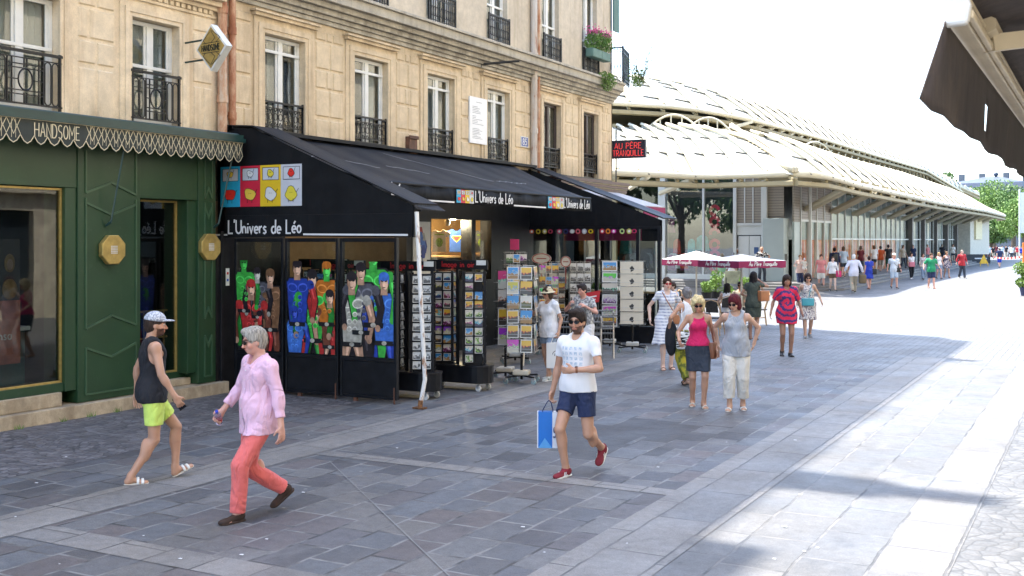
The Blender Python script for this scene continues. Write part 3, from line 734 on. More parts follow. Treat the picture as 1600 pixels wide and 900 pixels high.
for y0_, y1_ in ((11.15, 11.05), (13.35, 13.2)):
    mb = MB(); mb.tube([(VX-.05, y0_, 4.0), (GX+.10, y1_, 2.72)], .014, 6); mb.tube([(GX+.10, y1_, 2.72), (GX+.02, y1_-.02, 2.66)], .02, 6); mb.build("arm", M_DGRN, AW)
# hanging diamond sign
SG = empty("hanging_sign", (-12.0, 12.63, 5.39), R(-8), "diamond shaped gold hanging sign beside the rusty drainpipes", "sign")
def dia(mb, s, y0, y1, sx=1.0): mb.prism([(-s*sx, y0, 0), (0, y0, -s), (s*sx, y0, 0), (0, y0, s)], (0, y1-y0, 0))
mb = MB(); dia(mb, .36, -.06, .06); mb.build("box", M_WH, SG, bevel=.006)
mb = MB(); dia(mb, .315, -.066, -.0605); dia(mb, .315, .0605, .066); mb.build("gold_face", M_GOLD, SG)
mb = MB()
for s in (-1, 1):
    for k in (-.12, 0, .12):
        mb.ribbon([(k, -.068, s*.07), (k+.10, -.068, s*(.14)), (k*.2, -.068, s*.26)], .010, (0, -1, 0), .0005+.0003*s+.001*k, .001) if k >= 0 else mb.ribbon([(k, -.068, s*.07), (k-.06, -.068, s*.12), (k*.2, -.068, s*.24)], .010, (0, -1, 0), .001, .001)
mb.ribbon([(-.20, -.068, .075), (.20, -.068, .075)], .010, (0, -1, 0), .002, .001); mb.ribbon([(-.20, -.068, -.075), (.20, -.068, -.075)], .010, (0, -1, 0), .002, .001)
write(mb, "HANDSOME", (0, -.068, -.045), (1, 0, 0), (0, 0, 1), .09, .014, (0, -1, 0), .003, sx=.72, gap=.25, center=True)
mb.build("lettering", pm("black_enamel", (.012, .018, .014), .4), SG)
mb = MB(); mb.box(-.72, -.18, -.012, .012, .14, .165); mb.box(-.72, -.18, -.012, .012, -.165, -.14); mb.box(-.745, -.72, -.03, .03, .10, .20); mb.box(-.745, -.72, -.03, .03, -.20, -.10)
mb.build("bracket", M_DGRN, SG)
# drain pipes
def pipe(name, y, x, r, z0, z1, m, label, joints):
    mb = MB(); mb.tube([(x, y, z0), (x, y, z1)], r, 12)
    for z in joints: mb.tube([(x, y, z-.06), (x, y, z+.06)], r*1.22, 12); mb.box(WX, x, y-.02, y+.02, z-.02, z+.02)
    return tag(mb.build(name, m, smooth=False), label, "pipe", "drainpipes down the facades")
pipe("drainpipe", 13.50, WX+.10, .075, 4.2, 19, M_RUST, "thick rusty drainpipe just right of the diamond sign", (4.75, 6.2, 7.8))
pipe("drainpipe", 13.74, WX+.09, .058, 4.2, 19, M_RUST, "thinner rusty drainpipe, right one of the pair by the diamond sign", (4.5, 5.9, 7.4))
pipe("drainpipe", 24.56, WX+.10, .085, 3.9, 19, M_PIPEW, "cream drainpipe with peeling paint left of the dark framed windows", (5.2, 7.1, 8.6))
pipe("drainpipe", 24.86, WX+.07, .045, 3.9, 19, M_RUST, "thin rusty drainpipe beside the cream pipe", (5.0, 6.1, 8.0))
# notice board, number plate, small box, flag pole
NB = empty("notice_board", (WX+.04, 21.86, 5.2), 0, "tall white notice board with small print on the stone facade", "notice board")
mb = MB(); mb.box(-.02, .02, -.39, .39, -.53, .53); mb.build("board", pm("white_enamel", (.8, .8, .79), .35, .03), NB, bevel=.005)
mb = MB(); rnd = random.Random(3)
for k in range(24):
    z = .42-k*.036
    if k in (1, 2, 8, 15, 16): continue
    mb.box(.0205, .022, -.28 if k else -.12, (-.28+rnd.uniform(.15, .5)) if k else .14, z-.006, z+.004)
mb.build("printed_text", pm("grey_print", (.25, .26, .28), .6), NB)
NP = empty("number_plate", (WX+.03, 24.17, 4.90), 0, "small blue house number plate beside the cream pipe", "number plate")
mb = MB(); mb.box(-.01, .01, -.19, .19, -.13, .13); mb.m(1).box(.0102, .012, -.17, .17, -.11, .11); mb.build("plate", [M_WH, pm("plate_blue", (.05, .09, .3), .4)], NP)
mb = MB(); write(mb, "85", (.0122, -.105, -.075), (0, 1, 0), (0, 0, 1), .15, .024, (1, 0, 0), .002, sx=1.1, gap=.25); mb.build("numerals", M_WH, NP)
mb = MB(); mb.box(WX+.002, WX+.12, 18.92, 19.22, 4.25, 4.6); mb.box(WX+.121, WX+.15, 18.9, 19.24, 4.55, 4.62)
tag(mb.build("meter_box", pm("rusty_box_paint", (.10, .045, .025), .7, .4), bevel=.008), "small rusty metal box on the wall above the black awning", "box")
mb = MB(); p = onX(736, 95, WX+.1); q = onX(788, 92, WX+.5); mb.tube([(WX+.02, 22.0, 6.52), (WX+.75, 22.55, 6.62)], .028, 6); mb.tube([(WX+.02, 22.0, 6.45), (WX+.02, 22.0, 6.6)], .04, 6)
tag(mb.build("bracket_pole", M_IRON), "short black bracket pole sticking out under the stone ledge", "pole")
# neon restaurant sign at the corner
NS = empty("neon_sign", (WX+.05, 29.95, 5.15), 0, "dark neon sign with red restaurant name at the building corner", "sign")
pL, pR = onY(956, 220, 29.9), onY(1009, 246, 29.9)
x0, x1, z1_, z0_ = pL.x, pR.x, pL.z, pR.z
mb = MB(); mb.box(x0, x1, 29.86, 29.98, z0_, z1_); o = mb.build("panel", pm("dark_navy_panel", (.018, .018, .035), .4), NS, bevel=.01)
t = NT("neon_red"); t.set((.75, .05, .05), .4); t.b.inputs["Emission Color"].default_value = (1, .06, .05, 1); t.b.inputs["Emission Strength"].default_value = .12; M_NEON = t.m
mb2 = MB(); W = x1-x0
w1 = text_width("AU PÈRE", .30, 1, .22); write(mb2, "AU PÈRE", (x0+.10*W, 29.859, z0_+.52*(z1_-z0_)), (1, 0, 0), (0, 0, 1), .165, .015, (0, -1, 0), .003, sx=.78*W/w1*.30/.165, gap=.22)
w2 = text_width("TRANQUILLE", .30, 1, .22); write(mb2, "TRANQUILLE", (x0+.05*W, 29.859, z0_+.12*(z1_-z0_)), (1, 0, 0), (0, 0, 1), .165, .015, (0, -1, 0), .003, sx=.90*W/w2*.30/.165, gap=.22)
o2 = mb2.build("neon_lettering", M_NEON, NS)
mb3 = MB()
for z in (z0_+.06, z1_-.08): mb3.box(WX, x0, 29.90, 29.93, z, z+.03)
mb3.tube([(WX+.06, 29.9, 4.0), (WX+.06, 29.9, 5.7)], .02, 6); o3 = mb3.build("bracket", M_IRON, NS)
for q in (o, o2, o3): q.location = (-NS.location.x, -NS.location.y, -NS.location.z)
# ================================================================ souvenir shop under the black awnings
YN = 13.65; YF = 24.4
def black_cloth():
    t = NT("black_awning_cloth"); s = t.sep()
    n = t.noise(2.0, 5, rough=.65); n2 = t.noise(7, 4, t.mapping((1, 3, 1)))
    c = t.ramp(n, [(.3, (.006, .0065, .009)), (.7, (.012, .013, .017))]); c = t.mix(t.ramp(n2, [(.58, 0.0), (.8, .35)]), c, (.05, .05, .055))
    w = t.n("ShaderNodeTexWave", wave_type='BANDS', bands_direction='Y'); w.inputs["Scale"].default_value = .33; w.inputs["Distortion"].default_value = 1.2; w.inputs["Detail"].default_value = 2
    t.l(t.co(), w.inputs["Vector"])
    t.bump(t.math('ADD', t.math('MULTIPLY', w.outputs["Fac"], 1.0), t.math('MULTIPLY', n2, .5)), .5, .05)
    return t.set(c, .6, Specular_IOR_Level=.35)
M_BCL = black_cloth()
def black_cloth_side():
    t = NT("black_side_cloth"); n = t.noise(1.4, 4, t.mapping((1.3, 1, .5), rot=(0, R(30), 0)), dist=1.0)
    c = t.ramp(t.noise(3, 4), [(.3, (.005, .0055, .007)), (.7, (.010, .011, .013))]); t.bump(n, .6, .06); return t.set(c, .75, Specular_IOR_Level=.2)
M_BCS = black_cloth_side()
M_BLK = pm("black_gloss_paint", (.008, .009, .012), .4, .3, 5, .1, Specular_IOR_Level=.3)
M_BLKM = pm("black_matt_paint", (.011, .011, .013), .6, .3, 5, .2, Specular_IOR_Level=.25)
M_LINE = pm("white_print", (.72, .72, .72), .6, .03)
def printed_panels(parent, x0, x1, z0, z1, y, axis='x', sgn=-1):
    """four coloured comic panels with simple animal doodles"""
    cols = [(.02, .36, .60), (.60, .02, .05), (.75, .50, .02), (.55, .57, .62)]
    doodle = [(.75, .03, .02), (.72, .5, .06), (.7, .7, .68), (.72, .6, .05)]
    mb = MB(); md = MB(); ml = MB(); W = (x1-x0)/4
    P = (lambda a, z, o: (a, y-o, z)) if axis == 'x' else (lambda a, z, o: (y+o, a, z))
    nr = (0, -1, 0) if axis == 'x' else (1, 0, 0)
    rnd = random.Random(5); H = z1-z0
    for i in range(4):
        a = x0+i*W; b = a+W; mb.m(i); mb.slab(P(a, z0, .004), P(b-.001, z0, .004), P(b-.001, z1, .004), P(a, z1, .004), .002)
        mb.m(3); mb.slab(P(a+W*.12, z0+H*.64, .0075), P(b-W*.1, z0+H*.64, .0075), P(b-W*.1, z1-H*.06, .0075), P(a+W*.12, z1-H*.06, .0075), .001)
        ml.ribbon([P(a+W*.12, z0+H*.64, 0), P(b-W*.1, z0+H*.64, 0), P(b-W*.1, z1-H*.06, 0), P(a+W*.12, z1-H*.06, 0), P(a+W*.12, z0+H*.64, 0)], H*.012, nr, .010, .001)
        for (cx, cz, s, k) in ((.5, .80, .14, (i+1) % 4), (.5, .30, .25, i)):
            body = [(cx+s*1.1*math.cos(t_)*(1+.15*math.sin(3*t_+i)), cz+s*.8*math.sin(t_)*(1+.2*math.cos(2*t_+i))*W/H*1.2) for t_ in [j*math.pi/8 for j in range(16)]]
            q = [P(a+W*u, z0+H*v, .012 if s > .2 else .0115) for u, v in body]
            md.m(k); md.prism(q, (Vector(nr)*.0015))
            ml.ribbon(q+[q[0]], H*.011, nr, .003, .001)
            ml.ribbon([P(a+W*(cx+s), z0+H*(cz+.03), 0), P(a+W*(cx+s*1.45), z0+H*(cz+.12), 0)], H*.012, nr, .0145, .001)
            ml.ribbon([P(a+W*(cx-s*.5), z0+H*(cz-s*.5), 0), P(a+W*(cx-s*.5), z0+H*(cz-s*.85), 0)], H*.012, nr, .0145, .001)
            ml.ribbon([P(a+W*(cx+s*.4), z0+H*(cz-s*.5), 0), P(a+W*(cx+s*.4), z0+H*(cz-s*.85), 0)], H*.012, nr, .0145, .001)
            for e in (-.2, .15): ml.ribbon([P(a+W*(cx+s*e), z0+H*(cz+.02), 0), P(a+W*(cx+s*e+.02), z0+H*(cz+.02), 0)], H*.02, nr, .016, .001)
    cm = [pm("panel_colour_%d" % i, c, .5, .04) for i, c in enumerate(cols)]
    o = mb.build("comic_panels", cm, parent)
    md.build("doodle", [pm("doodle_colour_%d" % i, c, .5, .04) for i, c in enumerate(doodle)], o)
    ml.build("outline", pm("black_print", (.01, .01, .012), .5), o)

# --- near wing awning
NA = empty("black_awning", (0, 0, 0), 0, "near black awning wing with closed side, comic panels and shop name on its valance", "awning", "black awnings of the souvenir shop")
mb = MB(); tip = (-9.0, YN, 2.93)
top = [(WX+.02, 4.30), (WX+.55, 4.24), (-9.02, 2.97)]
mb.prism([(WX+.02, YN, 4.30), (WX+.62, YN, 4.26), (-9.05, YN, 2.97), (-9.05, YN, 2.86), (WX+.02, YN, 2.86)], (0, .02, 0))
mb.prism([(WX+.02, YN, 2.858), (-9.05, YN, 2.858), (-9.07, YN-.01, 2.50), (-11.2, YN-.02, 2.515), (WX+.02, YN-.01, 2.50)], (0, .012, 0))
mb.build("side_cloth", M_BCS, NA)
mb = MB()
for (xa, za), (xb, zb) in (((WX+.02, 4.33), (WX+.62, 4.29)), ((WX+.62, 4.29), (-9.02, 2.99))):
    mb.slab((xa, YN-.03, za), (xb, YN-.03, zb), (xb, YN+.62, zb+.0), (xa, YN+.62, za+.0), .02)
mb.prism([(-9.02, YN+.0, 2.985), (-9.02, YN+.64, 2.985), (-8.82, YN+.55, 2.90), (-9.0, YN, 2.93)], (0, 0, -.02))
mb.build("roof_cloth", M_BCL, NA)
mb = MB()
for k in range(12):
    pass
lx0 = onY(335, 368, YN-.03).x; lx1 = onY(355, 368, YN-.03).x; lx2 = onY(473, 368, YN-.03).x
tw = text_width("L'Univers de Léo", 1, 1, .14)
mb.ribbon([(lx0, YN-.03, 2.545), (lx1, YN-.03, 2.545)], .028, (0, -1, 0), .002); mb.ribbon([(lx2+.01, YN-.03, 2.55), (-10.6, YN-.03, 2.545), (-9.12, YN-.03, 2.535)], .028, (0, -1, 0), .002)
write(mb, "L'Univers de Léo", (lx1+.03, YN-.03, 2.57), (1, 0, 0), (0, 0, 1), .215, .026, (0, -1, 0), .003, sx=(lx2-lx1-.06)/tw/.215, gap=.14, jit=.03)
mb.build("lettering", M_LINE, NA)
pa, pb = onY(345, 262, YN), onY(472, 321, YN)
printed_panels(NA, pa.x, pb.x, 3.0, 3.66, YN)
mb = MB(); mb.box(-9.09, -9.04, YN+.02, YN+.07, 2.5, 2.95); mb.tube([(WX+.1, YN+.3, 4.1), (-9.1, YN+.3, 2.9)], .02, 6); mb.build("frame", M_IRON, NA)

# --- long front awning
FA = empty("black_awning", (0, 0, 0), 0, "long sloping black awning over the postcard racks, shop name repeated on the front valance", "awning", "black awnings of the souvenir shop")
def sag(u, v):   # u along y 0..1, v down the slope
    return -.05*math.sin(v*math.pi)-.012*math.sin(u*math.pi*10)*v
y0f, y1f = YN+.62, 22.55
mb = MB(); nu, nv = 60, 10; top = []
for i in range(nu+1):
    for j in range(nv+1):
        u, v = i/nu, j/nv; yy = y0f+(y1f-y0f)*u; xx = WX+.10+(-10.2-WX-.10)*v
        top.append((xx, yy+(.9*(1-v) if u > .97 else 0), 4.26+(3.38-4.26)*v+sag(u, v)))
fs = [(i*(nv+1)+j, i*(nv+1)+j+1, (i+1)*(nv+1)+j+1, (i+1)*(nv+1)+j) for i in range(nu) for j in range(nv)]
mb.add(top, fs)
o = mb.build("roof_cloth", M_BCL, FA, smooth=True); so = o.modifiers.new("t", 'SOLIDIFY'); so.thickness = .012; so.offset = -1
mb = MB(); n = 80; VXF = -10.19
P = [(VXF+.012*math.sin(i*.9), y0f-.15+(y1f-y0f+.15)*i/n) for i in range(n+1)]
vs = []; fs = []
for i, (x, y) in enumerate(P): vs += [(x, y, 3.385-.012*math.sin(i/n*math.pi*10)), (x+.02, y, 3.10+.008*math.sin(i*.5))]
for i in range(n): fs.append((2*i, 2*i+2, 2*i+3, 2*i+1))
mb.add(vs, fs); o = mb.build("valance", M_BCS, FA, smooth=True); so = o.modifiers.new("t", 'SOLIDIFY'); so.thickness = .008; so.offset = 0
mb = MB(); nx = (1, 0, 0); XT = VXF+.035
def ycol(px): return onX(px, 0, XT).y
def vname(pxa, pxb, z, sz=.20):
    a, b = ycol(pxa), ycol(pxb); write(mb, "L'Univers de Léo", (XT, a, z), (0, 1, 0), (0, 0, 1), sz, .022, nx, .003, sx=(b-a)/tw/sz, gap=.14, jit=.03)
vname(743, 801, 3.16); vname(881, 921, 3.16); write(mb, "Léo", (XT, ycol(612), 3.20), (0, 1, 0), (0, 0, 1), .2, .024, nx, .003, sx=1.2, gap=.14)
for a, b in ((634, 710), (803, 853)): mb.ribbon([(XT, ycol(a), 3.135), (XT, ycol(b), 3.13)], .028, nx, .002)
mb.build("lettering", M_LINE, FA)
printed_panels(FA, ycol(713), ycol(740), 3.125, 3.36, XT, 'y'); printed_panels(FA, ycol(856), ycol(880), 3.125, 3.36, XT, 'y')
mb = MB(); rnd = random.Random(11)      # pale crease marks on the cloth
def onaw(y, v): return (WX+.10+(-10.2-WX-.10)*v, y, 4.26+(3.38-4.26)*v+sag((y-y0f)/(y1f-y0f), v)+.006)
for (ya, va, yb, vb) in ((14.4, .42, 15.0, .40), (15.0, .40, 16.0, .55), (16.5, .46, 17.5, .58), (17.6, .12, 19.8, .62), (20.0, .6, 20.6, .62), (20.7, .62, 21.4, .58)):
    mb.ribbon([onaw(ya+(yb-ya)*k/8, va+(vb-va)*k/8+.012*math.sin(k*2)) for k in range(9)], .022, (.3, 0, .95), .004, .002)
mb.build("crease_mark", pm("pale_crease", (.42, .43, .45), .7), FA)
mb = MB(); mb.box(WX, WX+.22, YN-.05, 24.5, 4.27, 4.33); mb.tube([(WX+.18, YN-.05, 4.30), (WX+.18, 24.5, 4.30)], .035, 8); mb.tube([(-10.2, y0f, 3.39), (-10.2, y1f, 3.39)], .03, 8); mb.build("roller_tube", M_BLKM, FA)

# --- far wing
FW = empty("black_awning", (0, 0, 0), 0, "far black awning wing above the glass partition, nearest the cafe", "awning", "black awnings of the souvenir shop")
mb = MB()
mb.prism([(WX+.02, YF, 4.24), (-9.20, YF, 2.93), (-9.20, YF, 2.80), (WX+.02, YF, 2.80)], (0, .02, 0)); mb.build("side_cloth", M_BCS, FW)
mb = MB(); mb.slab((WX+.02, YF-.03, 4.29), (-9.15, YF-.03, 2.96), (-9.15, YF+.9, 2.96), (WX+.02, YF+.9, 4.29), .03); mb.build("roof_cloth", M_BCL, FW)
mb = MB(); mb.box(-9.24, -9.19, YF, YF+.02, 2.45, 2.93); mb.prism([(-9.7, YF-.004, 2.80), (-9.2, YF-.004, 2.80), (-9.2, YF-.004, 2.44), (-9.7, YF-.004, 2.44)], (0, .01, 0)); mb.build("valance", M_BCS, FW)

# --- near wing glazed doors
def figure_poster(mb, cx, cz, s, cset, rnd):
    """a plain generic printed figure, drawn with a dark base tone and lighter muscle and cloth shapes"""
    c1, c2, sk, hr = cset; o = [rnd.uniform(0, .004)]
    def sh(pts, mi): o[0] += .00032; mb.m(mi); mb.prism([(cx+x*s, YN-.02-o[0], cz+z*s) for x, z in pts], (0, -.0003, 0))
    def el(x, z, a, b, mi, rot=0, n=14): sh([(x+a*math.cos(k*2*math.pi/n)*math.cos(rot)-b*math.sin(k*2*math.pi/n)*math.sin(rot), z+a*math.cos(k*2*math.pi/n)*math.sin(rot)+b*math.sin(k*2*math.pi/n)*math.cos(rot)) for k in range(n)], mi)
    def limb(P, w0, w1, mi):
        for k in range(len(P)-1):
            (x0, z0), (x1, z1) = P[k], P[k+1]; L = math.hypot(x1-x0, z1-z0); nx_, nz_ = -(z1-z0)/L, (x1-x0)/L; a = w0+(w1-w0)*k/(len(P)-1); b = w0+(w1-w0)*(k+1)/(len(P)-1)
            sh([(x0+nx_*a, z0+nz_*a), (x0-nx_*a, z0-nz_*a), (x1-nx_*b, z1-nz_*b), (x1+nx_*b, z1+nz_*b)], mi); el(x1, z1, b*1.02, b*1.02, mi)
    for sg in (-1, 1): limb([(sg*.07, -.30), (sg*.11, -.55), (sg*.10, -.85)], .085, .05, 12); limb([(sg*.07, -.30), (sg*.105, -.55), (sg*.10, -.82)], .068, .038, c2); limb([(sg*.06, -.34), (sg*.085, -.52)], .022, .012, c2+13)
    sh([(-.24, .22), (-.16, .29), (.16, .29), (.24, .22), (.17, -.05), (.14, -.34), (-.14, -.34), (-.17, -.05)], 12)
    sh([(-.22, .21), (-.14, .27), (.14, .27), (.22, .21), (.155, -.05), (.125, -.32), (-.125, -.32), (-.155, -.05)], c1)
    for sg in (-1, 1):
        el(sg*.085, .155, .082, .058, c1+13, sg*.15); el(sg*.085, .150, .066, .043, c1, sg*.15)
        for k in range(3): el(sg*.042, .03-k*.085, .034, .030, c1+13); el(sg*.042, .026-k*.085, .027, .022, c1)
        limb([(sg*.225, .19), (sg*.29, -.02), (sg*.25, -.24)], .066, .042, 12); limb([(sg*.225, .19), (sg*.285, -.02), (sg*.248, -.22)], .052, .032, sk if c1 == 9 else c2); el(sg*.215, .19, .058, .066, c1, sg*.4); limb([(sg*.235, .14), (sg*.272, .02)], .016, .010, (sk if c1 == 9 else c2)+13)
        el(sg*.245, -.26, .038, .042, sk)
    sh([(-.13, -.29), (.13, -.29), (.125, -.345), (-.125, -.345)], 12); el(0, -.317, .035, .026, 9)
    sh([(-.05, .25), (.05, .25), (.045, .36), (-.045, .36)], sk); el(0, .42, .078, .108, 12); el(0, .40, .066, .094, sk); el(.018, .395, .040, .080, sk+13); el(0, .468, .076, .056, hr); sh([(-.075, .46), (-.055, .46), (-.058, .38), (-.072, .39)], hr); sh([(.075, .46), (.055, .46), (.058, .38), (.072, .39)], hr)
    for sg in (-1, 1): sh([(sg*.012, .418), (sg*.045, .428), (sg*.045, .412), (sg*.014, .404)], 12)
    sh([(-.022, .345), (.022, .345), (.018, .337), (-.018, .337)], 12)
pal = [(.02, .20, .03), (.05, .42, .06), (.45, .03, .03), (.16, .05, .03), (.02, .05, .32), (.05, .16, .55), (.45, .26, .17), (.02, .015, .02), (.20, .10, .05), (.42, .40, .34), (.5, .15, .02), (.09, .09, .11)]
pal = pal+[(.012, .012, .016)]+[tuple(min(.85, x*1.9+.03) for x in c) for c in pal]
PAL = [pm("poster_ink_%d" % i, c, .35, .22, 14, .0) for i, c in enumerate(pal)]
doors = [(-12.52, -11.50, 1), (-11.46, -10.42, 2), (-10.38, -9.33, 3)]
sets = {1: [((-.30, .45), 1.0, (1, 0, 1, 0)), ((.0, .30), .9, (11, 7, 9, 7)), ((.28, .15), 1.1, (8, 3, 6, 8)), ((-.14, -.12), 1.2, (2, 3, 6, 2)), ((.05, -.45), .8, (3, 2, 2, 7))],
        2: [((-.27, .30), 1.15, (4, 2, 6, 7)), ((.34, .30), 1.1, (10, 2, 1, 10)), ((.04, .05), 1.25, (1, 0, 6, 7)), ((.40, -.15), 1.0, (3, 6, 6, 7)), ((-.33, -.4), .9, (5, 4, 4, 4))],
        3: [((.12, .42), 1.35, (1, 1, 1, 7)), ((-.12, .22), 1.2, (11, 7, 6, 7)), ((.33, .05), 1.2, (5, 4, 6, 5)), ((-.30, .02), 1.25, (9, 6, 6, 7))]}
for xa, xb, k in doors:
    D = empty("shop_door", (0, 0, 0), 0, ["black framed door panel with green and brown figures on its poster, next to the green shop", "middle black framed door panel with a green torso and red cape colours on its poster", "black framed door panel with a grey vest figure and blue shapes, by the white pole"][k-1], "door panel", "black glazed door panels of the souvenir shop")
    mb = MB(); yb = YN+.05
    mb.box(xa, xa+.045, YN-.02, yb, .06, 2.49); mb.box(xb-.045, xb, YN-.02, yb, .06, 2.49); mb.box(xa+.045, xb-.045, YN-.018, yb-.002, 2.43, 2.49)
    mb.box(xa+.045, xb-.045, YN-.018, yb-.002, .62, .68); mb.box(xa+.045, xb-.045, YN-.005, yb-.01, .10, .62); mb.box(xa+.045, xb-.045, YN-.018, yb-.002, .06, .10)
    mb.build("frame", M_BLK, D, bevel=.006)
    mb = MB(); mb.box(xa+.045, xb-.045, YN+.012, YN+.018, .68, 2.43); mb.build("pane", M_CLEAR, D)
    mb = MB(); cx = (xa+xb)/2; rnd = random.Random(k)
    mb.m(7).box(xa+.06, xb-.06, YN+.006, YN+.010, .69, 1.55)
    for (dx, dz), s, cs in sets[k]: figure_poster(mb, cx+dx*.95, 1.27+dz*.85, s*1.06, cs, rnd)
    # keep the print inside the frame
    vs = []
    for v in mb.v: vs.append((min(max(v[0], xa+.05), xb-.05), v[1]+.004, min(max(v[2], .69), 2.13)))
    mb.v = vs; mb.build("poster_print", PAL, D)
    mb = MB(); mb.box(xb-.05, xb-.03, YN-.03, YN-.012, 0.0, .25); mb.box(xa+.25, xa+.31, YN-.01, YN+.03, .0, .06); mb.build("foot", pm("rusty_foot", (.12, .05, .03), .7), D)
# wall return beside the green shop, black
mb = MB(); mb.box(WX+.02, -12.57, YN-.38, YN+.06, 0, 2.5); mb.box(-12.565, -12.53, YN-.30, YN-.24, .0, 2.6)
RW = tag(mb.build("door_post", M_BLKM, bevel=.01), "black post with small stickers between the green shop and the first door panel", "post")
mb = MB(); mb.box(-12.5695, -12.565, YN-.16, YN-.08, 1.72, 2.0); mb.m(1).box(-12.5645, -12.562, YN-.14, YN-.10, 1.9, 1.94); mb.m(2).box(-12.5645, -12.562, YN-.14, YN-.10, 1.79, 1.83)
mb.build("sticker", [M_WH, pm("sticker_red", (.5, .02, .02), .5), pm("sticker_blue", (.02, .1, .5), .5)], RW)
# white leaning pole
mb = MB(); b0 = onD(653, 640, 16.0); P = [onD(651, 331, 16.15), onD(657, 460, 16.1), onD(664, 593, 16.05), onD(656, 640, 16.0)]
P[3].z = 0.01
mb.tube(P, .032, 8); mb.m(1).box(P[3].x-.09, P[3].x+.09, P[3].y-.06, P[3].y+.06, .009, .03); mb.tube([P[3], P[3]+Vector((.01, .01, .12))], .036, 8)
M_PW = NT("chipped_white_paint"); _n = M_PW.noise(9, 5, M_PW.mapping((1, 1, .5))); M_PW = M_PW.set(M_PW.ramp(_n, [(.56, (.74, .73, .70)), (.66, (.30, .14, .06))]), .5)
tag(mb.build("awning_pole", [M_PW, pm("rust", (.20, .09, .035), .85, .4, 20)]), "bent white pole with rusty foot propping the near awning", "pole")

# --- shop front at the back: timber frame, lit display window
SF = empty("shop_front", (0, 0, 0), 0, "black souvenir shop front under the awning with lit display window of T-shirts", "shop front")
mb = MB(); XS = WX+.06
wy0, wy1, wym = 19.85, 22.45, 21.62
mb.box(XS-.3, XS, YN+.1, 15.1, 0, 4.2); mb.box(XS-.3, XS, 18.9, wy0, 0, 4.2); mb.box(XS-.3, XS, wy0, wy1, 0, 1.55); mb.box(XS-.3, XS, wy0, wy1, 2.92, 4.2); mb.box(XS-.28, XS+.01, wym-.09, wym+.09, 1.55, 2.92)
mb.box(XS-.3, XS, wy1, 29.6, 2.95, 4.2); mb.box(XS-.3, XS, wy1, 24.6, 0, 2.95); mb.box(XS-.3, XS, 15.1, 18.9, 2.75, 4.2)
mb.box(XS-.3, XS, 24.6, 29.6, 0, .5)
for y in (26.0, 27.7, 29.5): mb.box(XS-.3, XS, y-.06, y+.06, .5, 2.95)
mb.build("frame", M_BLK, SF)
mb = MB(); mb.box(XS-.11, XS-.10, wy0, wym-.09, 1.55, 2.92); mb.box(XS-.11, XS-.10, wym+.09, wy1, 1.55, 2.92); mb.build("pane", M_CLEAR, SF)
mb = MB(); mb.box(XS-.16, XS-.15, 24.65, 29.4, .5, 2.95); mb.build("pane", M_SHOPGLASS, SF)
M_WOOD = pm("pale_plywood", (.62, .42, .20), .55, .08, 3); M_FLOOR = pm("shop_floor", (.2, .17, .14), .6)
mb = MB(); mb.box(-14.6, -14.55, 19.0, 24.2, 0, 3.1); mb.box(-14.55, XS-.32, 19.0, 19.05, 0, 3.1); mb.box(-14.55, XS-.32, 24.15, 24.2, 0, 3.1); mb.box(-14.55, XS-.32, 19.05, 24.15, 3.05, 3.1)
mb.box(-14.54, -13.12, 19.06, 24.1, 2.06, 2.10); mb.build("interior_panelling", M_WOOD, SF)
mb = MB(); mb.box(-17, -16.95, YN+.1, 19, 0, 3.1); mb.box(-16.95, XS-.3, YN+.1, YN+.15, 0, 3.1); mb.box(-16.95, XS-.3, 18.9, 18.99, 0, 3.1); mb.box(-16.95, XS-.31, YN+.15, 18.9, 3.0, 3.1); mb.box(-16.95, XS-.31, YN+.15, 18.9, 0, .05)
for k in range(5): mb.m(1).box(-16.9, -16.5, YN+.3, 18.8, .4+k*.5, .43+k*.5)
rnd = random.Random(9)
for k in range(5):
    y = YN+.4
    while y < 18.6:
        w = rnd.uniform(.12, .4); mb.m(2+rnd.randrange(3)).box(-16.85, -16.55, y, y+w, .431+k*.5, .431+k*.5+rnd.uniform(.15, .4)); y += w+rnd.uniform(.02, .1)
mb.build("shop_interior", [pm("warm_dim_wall", (.16, .12, .08), .8), M_WOOD, pm("goods_red", (.30, .05, .04), .6, .5, 20), pm("goods_cream", (.45, .38, .28), .6, .5, 20), pm("goods_blue", (.06, .12, .25), .6, .5, 20)], SF)
def tshirt(y, z, s, col, name, label, emblem):
    _p = onX(y, 0, -13.22); r = empty("t_shirt", (-13.22, _p.y, z), R(-52), label, "t-shirt", "t-shirts hanging in the lit display window")
    mb = MB(); q = [(-.10, .33), (-.16, .34), (-.40, .22), (-.34, .08), (-.23, .14), (-.24, -.42), (.24, -.42), (.23, .14), (.34, .08), (.40, .22), (.16, .34), (.10, .33), (.06, .28), (-.06, .28)]
    mb.prism([(0, a*s, b*s) for a, b in q], (.05, 0, 0)); mb.build("cloth", pm(name, col, .8, .1, 8, .4, 12, bdist=.02), r, bevel=.012)
    mb = MB()
    if emblem: mb.prism([(.0505, a*s, b*s) for a, b in ((-.13, .12), (.13, .12), (.16, .06), (0, -.10), (-.16, .06))], (.003, 0, 0)); mb.m(1).prism([(.054, a*s, b*s) for a, b in ((-.10, .10), (.10, .10), (.125, .06), (0, -.07), (-.125, .06))], (.002, 0, 0)); mb.build("emblem", [pm("emblem_yellow", (.75, .45, .03), .5), pm("emblem_red", (.6, .02, .02), .5)], r)
    else: mb.prism([(.0505, .13*s*math.cos(k*.6), .16*s*math.sin(k*.6)-.06) for k in range(10)], (.003, 0, 0)); mb.ribbon([(.0506, -.16*s, .18*s), (.0506, .16*s, .18*s)], .03, (1, 0, 0), .004); mb.build("print", pm("print_lime", (.32, .5, .03), .5, .5, 30), r)
